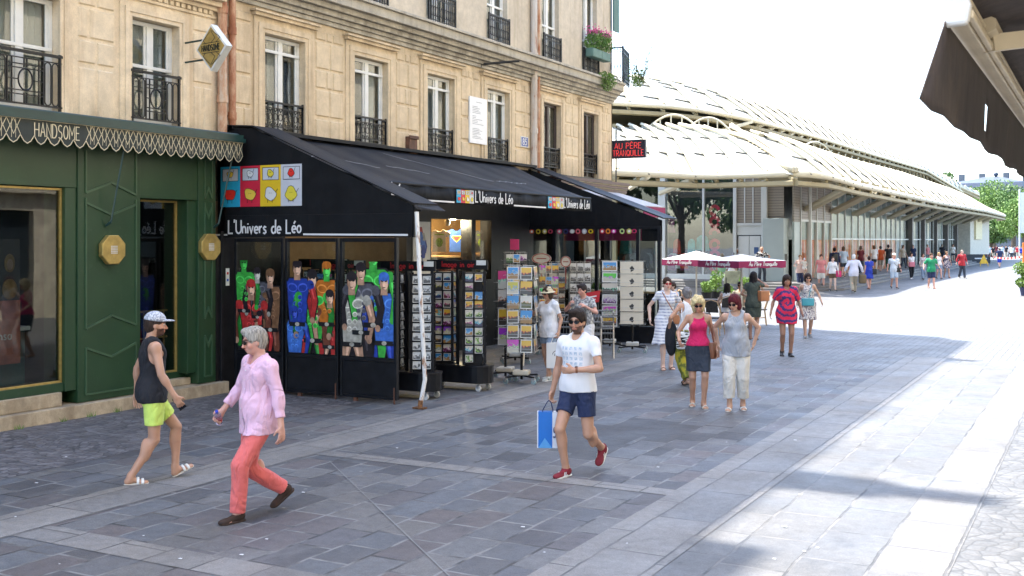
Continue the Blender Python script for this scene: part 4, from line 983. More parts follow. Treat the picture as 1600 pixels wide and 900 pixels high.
tshirt(686, 2.47, .66, (.62, .55, .42), "cream_cotton", "cream T-shirt with lime green print in the lit display window", False)
tshirt(713, 2.48, .70, (.01, .05, .22), "blue_cotton", "blue T-shirt with red and yellow shield print in the lit display window", True)
tshirt(752, 2.46, .70, (.16, .17, .18), "grey_cotton", "grey T-shirt partly behind the black window bar", False)
mb = MB(); mb.tube([(-13.0, 21.0, 3.05), (-13.0, 21.0, 2.92)], .012, 6); mb.lathe([(.05, 0), (.07, .1), (.045, .16)], (-13.0, 21.0, 2.78), 12)
LPo = tag(mb.build("spot_lamp", M_STEEL), "small steel spot lamp hanging in the lit display window", "lamp")
ld = bpy.data.lights.new("display_light", 'POINT'); ld.energy = 42; ld.color = (1, .78, .5); ld.shadow_soft_size = .08; lo = link(bpy.data.objects.new("display_light", ld)); lo.location = (-13.05, 21.3, 2.85)
ld2 = ld.copy(); ld2.energy = 28; lo = link(bpy.data.objects.new("display_light", ld2)); lo.location = (-15.6, 16.4, 2.8)
rnd = random.Random(2)
for k, (c, nm, lb) in enumerate((((.42, .12, .05), "rust_goods", "rust red cushions on the shelf under the T-shirts"), ((.5, .38, .2), "tan_goods", "tan plush bundle under the blue T-shirt"), ((.04, .04, .04), "dark_goods", "dark bags on the shelf behind the tan bundle"))):
    mb = MB()
    for j in range(4): mb.ball((-13.2+rnd.uniform(-.1, .1), [21.0, 22.0, 21.7][k]+j*.2, 1.72+.1*rnd.random()), .12, .16, .12)
    mb.build("goods", pm(nm, c, .8, .4, 18), SF, smooth=True)
# tall coloured poster beside the window (seen past the pole)
mb = MB(); mb.box(XS+.002, XS+.02, 19.12, 19.78, 1.2, 2.85)
P_ = mb.build("window_poster", M_WH); tag(P_, "tall poster with red and blue printed shapes left of the display window", "poster")
mb = MB()
for k in range(14):
    a = rnd.uniform(19.2, 19.6); z = rnd.uniform(1.25, 2.6); mb.m([2, 4, 9, 5, 2][k % 5]); mb.prism([(XS+.021+k*.0006, a+.09*math.cos(t_*1.05), z+.16*math.sin(t_*1.05)) for t_ in range(6)], (.0005, 0, 0))
mb.build("print", PAL, P_)

# --- far glass partition with a row of round stickers
GP = empty("glass_partition", (0, 0, 0), 0, "black framed glass partition with a row of round coloured stickers on top", "partition")
mb = MB(); xs = [-12.74, -11.98, -10.85, -9.78, -9.24]
for i, x in enumerate(xs): mb.box(x-.05, x+.03, YF-.04, YF+.04, 0, 2.80)
mb.box(xs[0], xs[-1], YF-.038, YF+.038, 2.72, 2.799); mb.box(xs[0], xs[-1], YF-.036, YF+.036, .02, .42); mb.build("frame", M_BLK, GP)
mb = MB(); mb.box(xs[0], xs[-1], YF-.005, YF+.005, .42, 2.72); mb.build("pane", M_CLEAR, GP)
icol = [(.6, .4, .02), (.55, .55, .5), (.6, .08, .02), (.6, .45, .02), (.6, .5, .1), (.5, .05, .1), (.5, .04, .1), (.03, .03, .12), (.6, .6, .6), (.65, .12, .15), (.5, .5, .55), (.75, .5, .01), (.5, .02, .05), (.7, .2, .02), (.6, .02, .3), (.45, .55, .2), (.5, .45, .1), (.5, .02, .1)]
pxs = [812, 821, 831, 841, 851, 860, 874, 884, 894, 903, 913, 923, 941, 950, 959, 972, 983, 991]
for i, (c, px) in enumerate(zip(icol, pxs)):
    c0 = onY(px, 362, YF-.045); mb = MB(); r = .064
    q = [(c0.x+r*math.cos(t_*math.pi/8), YF-.042, 2.675+r*math.sin(t_*math.pi/8)*([1, 1, .8][i % 3])) for t_ in range(16)]
    mb.prism(q, (0, -.004, 0)); mb.m(1).prism([(c0.x+r*.55*math.cos(t_*math.pi/3+i), YF-.0465, 2.675+r*.55*math.sin(t_*math.pi/3+i)) for t_ in range(6)], (0, -.001, 0))
    mb.build("sticker", [pm("sticker_%d" % i, c, .5, .05), M_BLKM if i % 2 else M_LINE], GP)
# ---------------------------------------------------------------- postcard racks
def card_mat(i, mono=False, kind=0):
    nm = ("mono_card_%d" if mono else "colour_card_%d") % (i+100*kind)
    if nm in MATS: return MATS[nm]
    rnd = random.Random(i*7+kind*31+(3 if mono else 0)); t = NT(nm)
    import colorsys
    def col(h, s, v): return colorsys.hsv_to_rgb(h % 1, s, v)
    h = rnd.random()
    base = [(.62, .62, .60), (.30, .30, .30), (.05, .05, .05)] if mono else [[(.55, .52, .45), col(h, .75, .45), col(h+.1, .8, .08)], [(.03, .22, .50), (.30, .45, .55), (.28, .15, .04)], [col(h, .92, .5), col(h+.45, .8, .45), (.5, .47, .38)], [(.55, .50, .42), col(h, .9, .35), (.03, .03, .03)], [(.60, .36, .03), (.45, .04, .03), (.06, .05, .04)]][(i+kind) % 5]
    n = t.noise(rnd.uniform(14, 34), 3, t.mapping((1, 1, rnd.uniform(.7, 1.6)), loc=(rnd.random()*9, rnd.random()*9, 0)))
    s = t.sep(); f = t.math('ADD', t.math('MULTIPLY', s[2], rnd.uniform(2, 6)), n)
    c = t.ramp(f, [(.38, base[2]), (.46, base[1]), (.54, base[0])], 'CONSTANT' if i % 2 else 'LINEAR')
    MATS[nm] = t.set(c, .3); return MATS[nm]
CARD = {}
def card_mesh(w, h, i, mono, kind=0):
    k = (w, h, i, mono, kind)
    if k not in CARD:
        mb = MB(); b = .07*w; mb.box(-w/2, w/2, 0, .004, -h/2, h/2); mb.m(1).box(-w/2+b, w/2-b, -.0012, -.0002, -h/2+b, h/2-b)
        me = bpy.data.meshes.new("postcard"); me.from_pydata(mb.v, [], mb.f); me.materials.append(M_CARDW if mono or i % 3 else card_mat(i, mono, kind)); me.materials.append(card_mat(i, mono, kind)); me.polygons.foreach_set("material_index", mb.mi); me.update(); CARD[k] = me
    return CARD[k]
M_CARDW = pm("white_card", (.66, .65, .61), .4, .03)
CR = random.Random(21)
def cards(parent, cx, cy, ang, w, cols, rows, z0, z1, cw, ch, mono=False, kind=0, lean=8, wave=0, off=.004):
    """pockets of cards on one face of a stand; ang is the direction the face looks to (0 = -y)"""
    for r_ in range(rows):
        for c_ in range(cols):
            if CR.random() < .03: continue
            u = (c_-(cols-1)/2)*w/cols; z = z0+(r_+.5)*(z1-z0)/rows
            o = bpy.data.objects.new("postcard", card_mesh(cw, ch, CR.randrange(14), mono, kind)); link(o); o.parent = parent
            o.location = (cx+u*math.cos(ang)+off*math.sin(ang), cy+u*math.sin(ang)-off*math.cos(ang), z); o.rotation_euler = (R(-lean+CR.uniform(-2, 2)), R(CR.uniform(-1.5, 1.5)), ang)
def caster(mb, x, y, r=.05, white=1):
    mb.m(white).lathe([(r*.3, -.018), (r, -.016), (r, .016), (r*.3, .018)], (x, y, r), 12, 'y'); mb.m(0).box(x-.025, x+.025, y-.03, y+.03, r*1.6, r*2.4); mb.box(x-.01, x+.01, y-.026, y-.02, r, r*1.7); mb.box(x-.01, x+.01, y+.02, y+.026, r, r*1.7)
def plinth_rack(cx, cy, L, towers, label, kinds, header):
    r = empty("postcard_rack", (cx, cy, 0), 0, label, "postcard rack", "black postcard racks under the awning")
    mb = MB(); w = .24; q = []
    for k in range(9): a = R(-90+22.5*k); q.append((L/2-w+w*math.cos(a), w*math.sin(a), .13))
    for k in range(9): a = R(90+22.5*k); q.append((-L/2+w+w*math.cos(a), w*math.sin(a), .13))
    mb.prism(q, (0, 0, .27)); mb.m(1).prism([(p[0]*1.02, p[1]*1.03, .4005) for p in q], (0, 0, .018)); mb.build("base", [M_BLK, pm("black_edge_metal", (.03, .03, .034), .35, metal=.6)], r, bevel=.006)
    for x in (-L/2+.15, L/2-.15):
        for y in (-.17, .15): mb = MB(); caster(mb, x, y, .048, 1); mb.build("caster", [M_STEEL, pm("white_wheel", (.6, .6, .58), .5)], r)
    for i, tx in enumerate(towers):
        ang = R([18, 28][i % 2]); tw_ = .34
        mb = MB(); M = Matrix.Translation((tx, 0, 0)) @ Matrix.Rotation(ang, 4, 'Z')
        mb.box(-tw_/2+.03, tw_/2-.03, -tw_/2+.03, tw_/2-.03, .425, 1.93, M)
        for sx in (-1, 1):
            for sy in (-1, 1): mb.box(sx*tw_/2-.018, sx*tw_/2+.018, sy*tw_/2-.018, sy*tw_/2+.018, .425, 1.95, M)
        for sx in (-1, 0, 1): mb.box(sx*.055-.006, sx*.055+.006, -tw_/2-.012, -tw_/2+.032, .45, 1.93, M) if sx == 0 else None
        for k in range(11):
            z = .46+k*.1455; mb.box(-tw_/2, tw_/2, -tw_/2-.030, -tw_/2-.024, z, z+.012, M); mb.box(tw_/2+.024, tw_/2+.030, -tw_/2, tw_/2, z, z+.012, M)
        t_ = mb.build("card_tower", M_BLKM, r); mono, kd = kinds[i]
        for fa in (0, 1):
            a2 = ang+fa*math.pi/2; d = tw_/2-.018; fx = tx+math.sin(a2)*d; fy = -math.cos(a2)*d
            cards(r, fx, fy, a2, .31, 2, 10, .455, 1.92, .125, .125 if not mono else .12, mono, kd+fa)
    if header:
        mb = MB(); mb.box(-L/2+.02, L/2-.02, -.12, -.08, 1.98, 2.13); mb.box(-.02, .02, -.1, -.06, .42, 1.98); h = mb.build("header_board", M_BLKM, r)
        mb = MB(); write(mb, "Image in air", (-.28, -.1205, 2.015), (1, 0, 0), (0, 0, 1), .10, .017, (0, -1, 0), .002, sx=1.0, gap=.2); mb.build("lettering", pm("red_lettering", (.40, .015, .02), .5), h)
        mb = MB(); mb.box(L/2-.22, L/2-.04, -.126, -.121, 2.05, 2.13); mb.build("price_label", M_WH, h)
    return r
plinth_rack(-9.62, 14.42, 1.12, (-.34, .24), "black and white photo postcard rack behind the white leaning pole", ((True, 0), (True, 1)), True)
plinth_rack(-9.42, 15.62, 1.20, (-.30, .27), "black rack of colourful square cards with red lettered header", ((False, 0), (False, 1)), True)
plinth_rack(-11.0, 14.5, 1.12, (-.30, .27), "black card rack indoors behind the third door panel", ((False, 2), (True, 0)), True)
plinth_rack(-12.0, 15.4, 1.12, (-.28, .27), "black card rack indoors behind the first two door panels", ((True, 2), (False, 3)), True)

M_WIRE = pm("chrome_wire", (.45, .45, .46), .3, metal=.9)
def spinner(cx, cy, rz, sides, w, cols, rows, z0, z1, cw, ch, label, kind=0, mono=False, foot=.34, faces=3, group="wire card spinners outside the souvenir shop", pole_h=None, basecol=None, tag_card=None):
    r = empty("card_spinner", (cx, cy, 0), 0, label, "card spinner", group)
    mb = MB(); mb.tube([(0, 0, .06), (0, 0, z1+.04)], .022, 8)
    for a in range(4):
        an = R(45+90*a)+rz; ex, ey = foot*math.cos(an), foot*math.sin(an); mb.tube([(0, 0, .13), (ex, ey, .12)], .017, 6)
    st = mb.build("stand", M_BLKM, r)
    for a in range(4): an = R(45+90*a)+rz; mb = MB(); caster(mb, foot*math.cos(an), foot*math.sin(an), .045, 1); mb.build("caster", [M_STEEL, pm("grey_wheel", (.25, .33, .34), .5)], r)
    mb = MB(); mb.box(-.14, .14, -.14, .14, .14, .22, Matrix.Rotation(rz, 4, 'Z')); mb.build("weight", basecol or pm("grey_weight", (.45, .44, .40), .6), r, bevel=.02)
    ap = w/2/math.tan(math.pi/sides); mb = MB()
    for f in range(sides):
        an = rz+f*2*math.pi/sides; nx_, ny_ = math.sin(an), -math.cos(an); tx, ty = math.cos(an), math.sin(an)
        for k in range(rows):
            z = z0+k*(z1-z0)/rows
            for dz, do in ((0, .01), (.35*(z1-z0)/rows, .055)):
                mb.tube([(nx_*(ap+do)-tx*w/2, ny_*(ap+do)-ty*w/2, z+dz), (nx_*(ap+do)+tx*w/2, ny_*(ap+do)+ty*w/2, z+dz)], .0035, 4)
        for u in [-w/2+w*c_/cols for c_ in range(cols+1)]: mb.tube([(nx_*ap+tx*u, ny_*ap+ty*u, z0), (nx_*ap+tx*u, ny_*ap+ty*u, z1)], .0035, 4)
        for z in (z0, z1): mb.tube([(0, 0, z), (nx_*ap, ny_*ap, z)], .006, 4)
    mb.build("wire_basket", M_WIRE, r)
    cam_a = math.atan2(cx, -cy)
    for f in range(sides):
        an = rz+f*2*math.pi/sides; d = math.cos(an-math.atan2(-cx, cy))
        facing = math.sin(an)*(-cx)+(-math.cos(an))*(-cy)
        if facing/math.hypot(cx, cy) < .12: continue
        cards(r, math.sin(an)*ap, -math.cos(an)*ap, an, w, cols, rows, z0+.01, z1, cw, ch, mono, kind, lean=6, off=.02)
    if tag_card:
        mb = MB(); mb.box(-.1, .1, -.03, -.02, z1+.05, z1+.26); mb.box(-.01, .01, -.02, .0, z1, z1+.05); mb.build("top_card", tag_card, r)
    return r
pp = gnd(815, 598)
spinner(pp.x, pp.y, R(20), 4, .46, 2, 6, .52, 2.02, .20, .22, "tall wire card spinner on a wheeled cross foot, beside the girl in a sun hat", 4, basecol=pm("cream_weight", (.55, .50, .40), .6))
spinner(-9.35, 17.05, R(15), 3, .30, 1, 4, .6, 1.93, .22, .31, "narrow wire stand with large orange and sepia cards beside the black rack", 7, basecol=pm("cream_weight", (.55, .50, .40), .6))
pink = pm("pink_card", (.62, .05, .16), .5)
q = onD(805, 415, 22.0); spinner(q.x, q.y, R(35), 4, .42, 3, 7, .5, 2.22, .13, .17, "wire card spinner with a pink sign on top, at the back of the shop", 6, tag_card=pink)
q = onD(866, 430, 24.2); spinner(q.x, q.y-.3, R(30), 4, .42, 3, 6, .5, 1.95, .13, .17, "wire card spinner with an oval board above it, behind the sun hat", 8)
q = onD(878, 430, 26.0); spinner(-11.55, 23.5, R(28), 4, .46, 3, 6, .5, 1.95, .15, .19, "wire card spinner left of the dark door post, in front of the stickers", 5)
spinner(-10.92, 23.55, R(28), 4, .50, 3, 6, .5, 1.95, .15, .19, "wire card spinner of small grey picture cards by the red sign", 9, mono=True)
# tall stands with large landscape and cream cards near the cafe
def big_stand(px, py, d, label, kind, mono, side, cset):
    p = gnd(px, py); r = spinner(p.x, p.y, R(22), 4, .40, 1, 6, .50, 2.0, .34, .225, label, kind, mono)
    return r
big_stand(953, 545, 24.9, "wire stand of large landscape picture cards near the cafe", 11, False, 0, None)
M_CREAMC = pm("cream_card", (.60, .54, .42), .5, .05)
p = gnd(988, 550); r = spinner(p.x, p.y, R(20), 4, .56, 1, 5, .62, 2.0, .50, .26, "wide stand of cream cards with small black animal prints, right of the landscape cards", 0, foot=.40)
for o in r.children:
    if o.name.startswith("postcard"):
        mb = MB(); mb.box(-.25, .25, 0, .004, -.13, .13); q = CR.random()*6; z0_ = -.03
        mb.m(1); mb.prism([(.045*math.cos(k*.7)*(1+.4*math.sin(k*2+q)), -.001, z0_+.06*math.sin(k*.7)*(1+.3*math.cos(k*3+q))) for k in range(9)], (0, -.001, 0))
        me = bpy.data.meshes.new("cream_card"); me.from_pydata(mb.v, [], mb.f); me.materials.append(M_CREAMC); me.materials.append(pm("black_print", (.01, .01, .012), .5)); me.polygons.foreach_set("material_index", mb.mi); o.data = me; o.name = "cream_card"
# oval boards, red sale sign, trolley of wire crates
def oval_board(px, py, d, a, b, col, label):
    p = onD(px, py, d); r = empty("oval_board", (p.x, p.y, p.z), R(20), label, "board"); mb = MB()
    mb.prism([(a*math.cos(k*math.pi/12), 0, b*math.sin(k*math.pi/12)) for k in range(24)], (0, .015, 0)); mb.build("board", pm("pale_board", (.62, .60, .55), .5), r)
    mb = MB(); mb.ribbon([(a*.9*math.cos(k*math.pi/12), -.001, b*.88*math.sin(k*math.pi/12)) for k in range(25)], .02, (0, -1, 0), .002); mb.ribbon([(-a*.5, -.001, 0), (a*.5, -.001, 0)], .02, (0, -1, 0), .003); mb.box(-.01, .01, .002, .015, -.5, -b*.9); mb.build("print", pm("dark_red_print", col, .5), r)
oval_board(846, 404, 24.5, .22, .12, (.35, .05, .04), "oval pale board standing over the card spinners under the round stickers")
oval_board(884, 409, 25.2, .12, .13, (.15, .1, .1), "small round pale board right of the oval one")
p = onD(922, 466, 23.6); r = empty("sale_sign", (p.x, p.y, p.z), R(25), "red sign board leaning beside the folded crates", "sign"); mb = MB(); mb.prism([(-.17, 0, -.13), (.19, 0, -.08), (.22, 0, .17), (-.17, 0, .10)], (0, .012, 0)); mb.box(-.01, .01, .013, .03, -p.z+.01, .1); mb.build("board", pm("sale_red", (.50, .01, .02), .5), r); mb = MB(); mb.ribbon([(-.12, -.001, .0), (.14, -.001, .05)], .03, (0, -1, 0), .002); mb.ribbon([(-.10, -.001, -.06), (.12, -.001, -.02)], .02, (0, -1, 0), .002); mb.build("print", M_LINE, r)
def mesh_table(px, py, label, rz, w=1.5):
    p = gnd(px, py); r = empty("display_table", (p.x, p.y, 0), rz, label, "display table", "folding wire display tables"); mb = MB()
    for z in (.86, .62, .38): mb.tube([(-w/2, 0, z), (w/2, 0, z)], .018, 6); mb.tube([(-w/2, .5, z+.1), (w/2, .5, z+.1)], .018, 6)
    for k in range(int(w/.06)): x = -w/2+k*.06; mb.tube([(x, 0, .86), (x, .02, .4)], .006, 4); mb.tube([(x, 0, .87), (x, .5, .97)], .005, 4)
    mb.build("wire_tray", pm("grey_metal", (.17, .175, .17), .5, metal=.5), r)
    for sx in (-1, 1):
        mb = MB(); mb.tube([(sx*w/2, -.05, 0), (sx*w/2, .28, .96)], .016, 6); mb.tube([(sx*w/2, .5, 0), (sx*w/2, .1, .96)], .016, 6); mb.build("leg", M_STEEL, r)
mesh_table(878, 572, "grey wire display table behind the bearded man, with crossed legs", R(20), 1.5)
mesh_table(925, 560, "smaller grey wire display table right of the bearded man's head", R(25), .9)
# ================================================================ building across the street (behind the camera's right shoulder)
OB = empty("terrace_house", (4.6, 0, 0), 0, "tall cream rendered house on the right side of the street, outside the frame", "building")
mb = MB(); ow = []
M_REND = stone("cream_render", (.78, .68, .50), (.45, .38, .28))
for f in range(5):
    for k in range(26): ow.append((-18+k*3.6, -16.8+k*3.6, 4.6+f*3.1, 6.9+f*3.1))
for k in range(13): ow.append((-17+k*7.2, -12.5+k*7.2, .3, 3.4))
wall_grid(mb, 0, [-22, 76], [0, 20.5], ow, -.3, 1)
mb.quad((0, 76, 0), (10, 76, 0), (10, 76, 20.5), (0, 76, 20.5)); mb.quad((0, -22, 20.5), (0, 76, 20.5), (10, 76, 20.5), (10, -22, 20.5)); mb.quad((0, -22, 0), (10, -22, 0), (10, -22, 20.5), (0, -22, 20.5))
mb.build("wall", M_REND, OB)
mb = MB()
for a, b, c, d in ow: mb.box(.25, .3, a, b, c, d)
mb.build("window", [pm("dark_window_glass", (.03, .04, .05), .08)], OB)
mb = MB()
for a, b, c, d in ow:
    if c > 4: mb.box(.19, .249, (a+b)/2-.04, (a+b)/2+.04, c, d); mb.box(.19, .249, a, a+.07, c, d); mb.box(.19, .249, b-.07, b, c, d)
mb.build("window_frame", M_WH, OB)
mb = MB()
for f in range(6): mb.box(-.25, 0, -22, 76, 3.95+f*3.1, 4.15+f*3.1)
mb.build("ledge", M_REND, OB)

# ================================================================ market hall with the pale louvred canopy
def shell_mat():
    t = NT("pale_canopy_panels"); n = t.noise(.25, 4); c = t.ramp(n, [(.3, (.36, .36, .30)), (.7, (.46, .46, .40))])
    t.bump(t.noise(.6, 3), .2, .05); return t.set(c, .35)
M_SHELL = shell_mat(); M_RIB = pm("cream_steel", (.56, .51, .37), .45, .05, 1); M_UND = pm("beige_soffit", (.30, .25, .14), .7, .1, 1); M_GUT = pm("dark_clamp", (.12, .11, .09), .6)
M_WALLW = pm("white_cladding", (.55, .56, .53), .5, .04, 1); M_LOUV = None
def louvre():
    t = NT("brown_louvres"); s = t.sep(); w = t.math('FRACT', t.math('MULTIPLY', s[2], 7.0)); c = t.ramp(w, [(.0, (.10, .085, .07)), (.3, (.30, .26, .21)), (1.0, (.24, .21, .17))]); t.bump(w, .6, .03); return t.set(c, .5)
M_LOUV = louvre()
HALL = empty("market_hall", (0, 0, 0), 0, "long low market hall under a curved cream louvred canopy roof", "building")
def PZ(px, py, z): # point of height z seen at a pixel
    d = FPX*(HC-z)/(py-YH); r = ray(px); return Vector((r[0]*d, r[1]*d, z))
def PY(px, py, Y): return onY(px, py, Y)
def resample(P, n):
    P = [Vector(p) for p in P]; L = [0]
    for a, b in zip(P[:-1], P[1:]): L.append(L[-1]+(b-a).length)
    out = []
    for i in range(n+1):
        s = L[-1]*i/n; k = 0
        while k < len(L)-2 and L[k+1] < s: k += 1
        f = (s-L[k])/max(1e-9, L[k+1]-L[k]); out.append(P[k].lerp(P[k+1], f))
    return out
def shell(name, A, B, n, m, bulge, ribs=1, mat=None, parent=None, clamp=3, thick=.12, under=True):
    A = resample(A, n); B = resample(B, n); mb = MB(); G = []
    for i in range(n+1):
        row = []
        for j in range(m+1):
            v = j/m; p = A[i].lerp(B[i], v); p = p+Vector((0, 0, bulge*math.sin(v*math.pi))); row.append(p)
        G.append(row)
    # each strip is a slightly sagging blade, higher on one side: a saw-tooth from strip to strip
    for i in range(n):
        vs = []; 
        for j in range(m+1): vs += [G[i][j]+Vector((0, 0, .16)), G[i+1][j]+Vector((0, 0, -.02))]
        mb.add(vs, [(2*j, 2*j+1, 2*j+3, 2*j+2) for j in range(m)])
        if i < n-1: mb.add([v for j in range(m+1) for v in (G[i+1][j]+Vector((0, 0, -.02)), G[i+1][j]+Vector((0, 0, .16)))], [(2*j, 2*j+1, 2*j+3, 2*j+2) for j in range(m)])
    o = mb.build(name, mat or M_SHELL, parent); so = o.modifiers.new("t", 'SOLIDIFY'); so.thickness = thick*.4; so.offset = -1
    for i in range(0, n+1, ribs): rb = MB(); rb.tube([g+Vector((0, 0, .16)) for g in G[i]], .09, 5); rb.build("rib", M_RIB, o)
    cl = MB()
    for i in range(n):
        for j in range(1, clamp+1):
            v = j/(clamp+1); k = int(v*m); p = G[i][k].lerp(G[i+1][k], .5); q = G[i+1][k]; r_ = G[i][k]
            cl.tube([p+Vector((0, 0, .10)), q+Vector((0, 0, .02))], .035, 4)
    if clamp: cl.build("gutter_clamp", M_GUT, o)
    ub = MB()
    if under:
        for i in range(n):
            for j in range(m):
                pass
        for i in range(n+1): ub.tube([g-Vector((0, 0, .25)) for g in G[i]], .10, 4)
        for j in range(0, m+1, max(1, m//3)): ub.tube([G[i][j]-Vector((0, 0, .4)) for i in range(n+1)], .14, 5)
        ub.build("purlin", M_UND, o)
    return G
Z0 = 5.4
F0 = [PZ(930, 269, Z0), PZ(955, 270, Z0), PZ(1040, 274, Z0), PZ(1100, 277, Z0), PZ(1180, 274, Z0), PZ(1240, 272, Z0)]
F1 = [PY(940, 200, 52), PY(955, 200, 53), PY(990, 199, 53), PY(1030, 198, 53), PY(1075, 199, 53)]
F1 = F1+[PY(1100, 208, 53.5)]
shell("lower_roof", F0, F1, 9, 8, .55, parent=HALL, clamp=3)
E0 = [PZ(1244, 272, Z0), PZ(1270, 273, Z0), PZ(1300, 278, Z0), PZ(1340, 290, Z0), PZ(1400, 303, Z0), PZ(1470, 318, Z0), PZ(1540, 330, Z0), Vector((-11.2, 150, 5.5)), Vector((-12.5, 155, 5.5))]
def PX(px, py, X): return onX(px, py, X)
E1 = [PX(1143, 205, -17), PX(1210, 214, -16.6), PX(1261, 232, -16.2), PX(1320, 250, -16), PX(1405, 271, -16), PX(1470, 293, -16), Vector((-15.5, 140, 6.9)), Vector((-15, 150, 6.3)), Vector((-15, 155, 6.0))]
shell("lower_roof", E0, E1, 34, 8, .35, parent=HALL, clamp=2)
U0 = [PY(930, 160, 50), PY(980, 163, 52), PY(1060, 168, 55), PY(1108, 175, 57), PX(1176, 188, -17), PX(1278, 215, -17), PX(1362, 241, -17), PX(1447, 266, -17), Vector((-15.2, 150, 8.0))]
U1 = [PY(930, 118, 58), PY(980, 122, 62), PY(1050, 130, 67), PY(1100, 140, 72), PY(1180, 162, 79), PY(1230, 178, 85), PY(1320, 210, 100), PY(1380, 237, 112), PY(1430, 258, 125), PY(1480, 283, 140), PY(1530, 305, 150)]
shell("upper_roof", U0, U1, 44, 8, .5, parent=HALL, clamp=4)
# the far slope behind the ridge closes the shell
mb = MB(); A = resample(U1, 30); B = [p+Vector((-22, 6, -5)) for p in A]
mb.add([v for a, b in zip(A, B) for v in (a, b)], [(2*i, 2*i+1, 2*i+3, 2*i+2) for i in range(30)]); mb.build("back_roof", M_SHELL, HALL)
# beige soffit closing the gap between the two shells
A = resample(E1, 40); B = resample(U0[4:], 40); mb = MB(); mb.add([v for a, b in zip(A, B) for v in (a+Vector((-1.4, .4, -.4)), b+Vector((-1.2, .4, .2)))], [(2*i, 2*i+1, 2*i+3, 2*i+2) for i in range(40)])
mb.build("soffit", M_UND, HALL)
for i in range(0, 40, 1):
    mb = MB(); mb.tube([A[i]+Vector((-1.3, .4, -.1)), B[i]+Vector((-.1, .2, -.05))], .11, 4); mb.build("bracket", M_RIB, HALL)
# gutter tubes
mb = MB()
P = resample(F0[:]+E0, 80); mb.tube([p+Vector((0, 0, .02)) for p in P], .16, 8)
mb.tube([p+Vector((0, 0, .0)) for p in resample(U0, 60)], .12, 8); mb.tube(resample(U1, 50), .10, 6)
mb.tube(resample([F0[-1]+Vector((0, 0, .2)), F1[-1]+Vector((0, 0, .3))], 10), .14, 6); mb.tube(resample([E0[0]+Vector((0, 0, .2)), E1[0]+Vector((0, 0, .3))], 10), .14, 6)
mb.build("gutter", M_RIB, HALL, smooth=True)
mb = MB()
for i, p in enumerate(P[::1]):
    if i % 2 == 0: mb.tube([p+Vector((0, 0, .16)), p+Vector((.17, -.1, -.02))], .03, 4)
mb.build("gutter_clamp", M_GUT, HALL)
# slatted stair between the two roofs and the bow trusses over it
mb = MB(); a0, a1 = F1[-1], F1[-1].lerp(F0[-1], .72); b0, b1 = E1[0], E1[0].lerp(E0[0], .62)
for k in range(12):
    f = k/11; a = a0.lerp(a1, f); b = b0.lerp(b1, f); mb.tube([a+Vector((0, 0, .1)), b+Vector((0, 0, .1))], .09, 4)
mb.build("slat", M_UND, HALL)
mb = MB()
def bow(p, q, h):
    P = [p.lerp(q, k/10)+Vector((0, 0, h*math.sin(k*math.pi/10))) for k in range(11)]; mb.tube(P, .05, 6)
    for k in (2, 4, 6, 8): mb.tube([p.lerp(q, k/10), P[k]], .035, 4)
    mb.tube([p, q], .06, 5)
bow(PY(1015, 197, 53), PY(1100, 208, 53), .75); bow(PY(1078, 197, 54), PY(1150, 215, 54), .7); bow(PX(1250, 232, -16.5), PX(1300, 240, -16.5), .6)
mb.build("bow_truss", M_RIB, HALL)
# walls under the roof
L0_ = 59.2; ZP = .34; YW = 58.0; XW = -14.5
def wx(px): return onY(px, 300, YW).x
def zy(py, px=1150): return onY(px, py, YW).z
def band(name, m, boxes, bevel=0):
    mb = MB()
    for b in boxes: mb.box(*b)
    return mb.build(name, m, HALL, bevel=bevel)
xs = {k: wx(k) for k in (940, 1030, 1041, 1098, 1101, 1147, 1152, 1165, 1178, 1191, 1200, 1225, 1233)}
band("pier", M_WALLW, [(xs[1030], xs[1041], YW-.2, YW+.3, ZP, 6.0), (xs[1098], xs[1101], YW-.1, YW+.1, ZP, 6.0), (xs[1147], xs[1152], YW-.2, YW+.3, ZP, 6.0), (xs[1191], xs[1200], YW-.25, YW+.3, ZP, 6.0),
                       (xs[1152], xs[1191], YW-.1, YW+.2, 2.75, 3.35), (xs[1152]-.02, xs[1191]+.02, YW-.16, YW-.101, 3.25, 3.40), (xs[940], xs[1147], YW-.12, YW+.1, ZP, .62)], .01)
band("louvre", M_LOUV, [(xs[1152], xs[1165]-.06, YW-.05, YW+.05, 3.4, 6.0), (xs[1165], xs[1178]-.06, YW-.05, YW+.05, 3.4, 6.0), (xs[1178], xs[1191], YW-.05, YW+.05, 3.4, 6.0), (xs[1200], xs[1225], YW-.05, YW+.05, 3.45, 6.0)])
band("mullion", M_WALLW, [(xs[1165]-.06, xs[1165], YW-.08, YW+.05, 3.4, 6.0), (xs[1178]-.06, xs[1178], YW-.08, YW+.05, 3.4, 6.0)])
band("louvre", M_LOUV, [(XW-.06, XW+.04, YW-.1, L0_-.05, 3.45, 6.0)]); band("kiosk_side", pm("pale_blue_cladding", (.36, .42, .42), .4, .04, 1), [(XW-.07, XW+.05, YW-.1, L0_-.04, ZP, 3.44)])
mb = MB(); dz = zy(368)
for a, b in ((xs[1152]+.08, (xs[1152]+xs[1191])/2-.015), ((xs[1152]+xs[1191])/2+.015, xs[1191]-.08)): mb.box(a, b, YW-.09, YW+.02, ZP, 2.70)
do = mb.build("door", pm("white_door", (.58, .58, .55), .45, .03), HALL, bevel=.01)
mb = MB(); mb.box(wx(1179), wx(1186), YW-.10, YW-.091, 1.75, 2.1); mb.build("door_sign", pm("blue_sign", (.04, .09, .22), .5, .1), do)
band("kiosk_box", pm("pale_blue_cladding", (.36, .42, .42), .4, .04, 1), [(xs[1200]+.02, xs[1233], YW-1.1, YW-.1, ZP, zy(345)+.1)], .02)
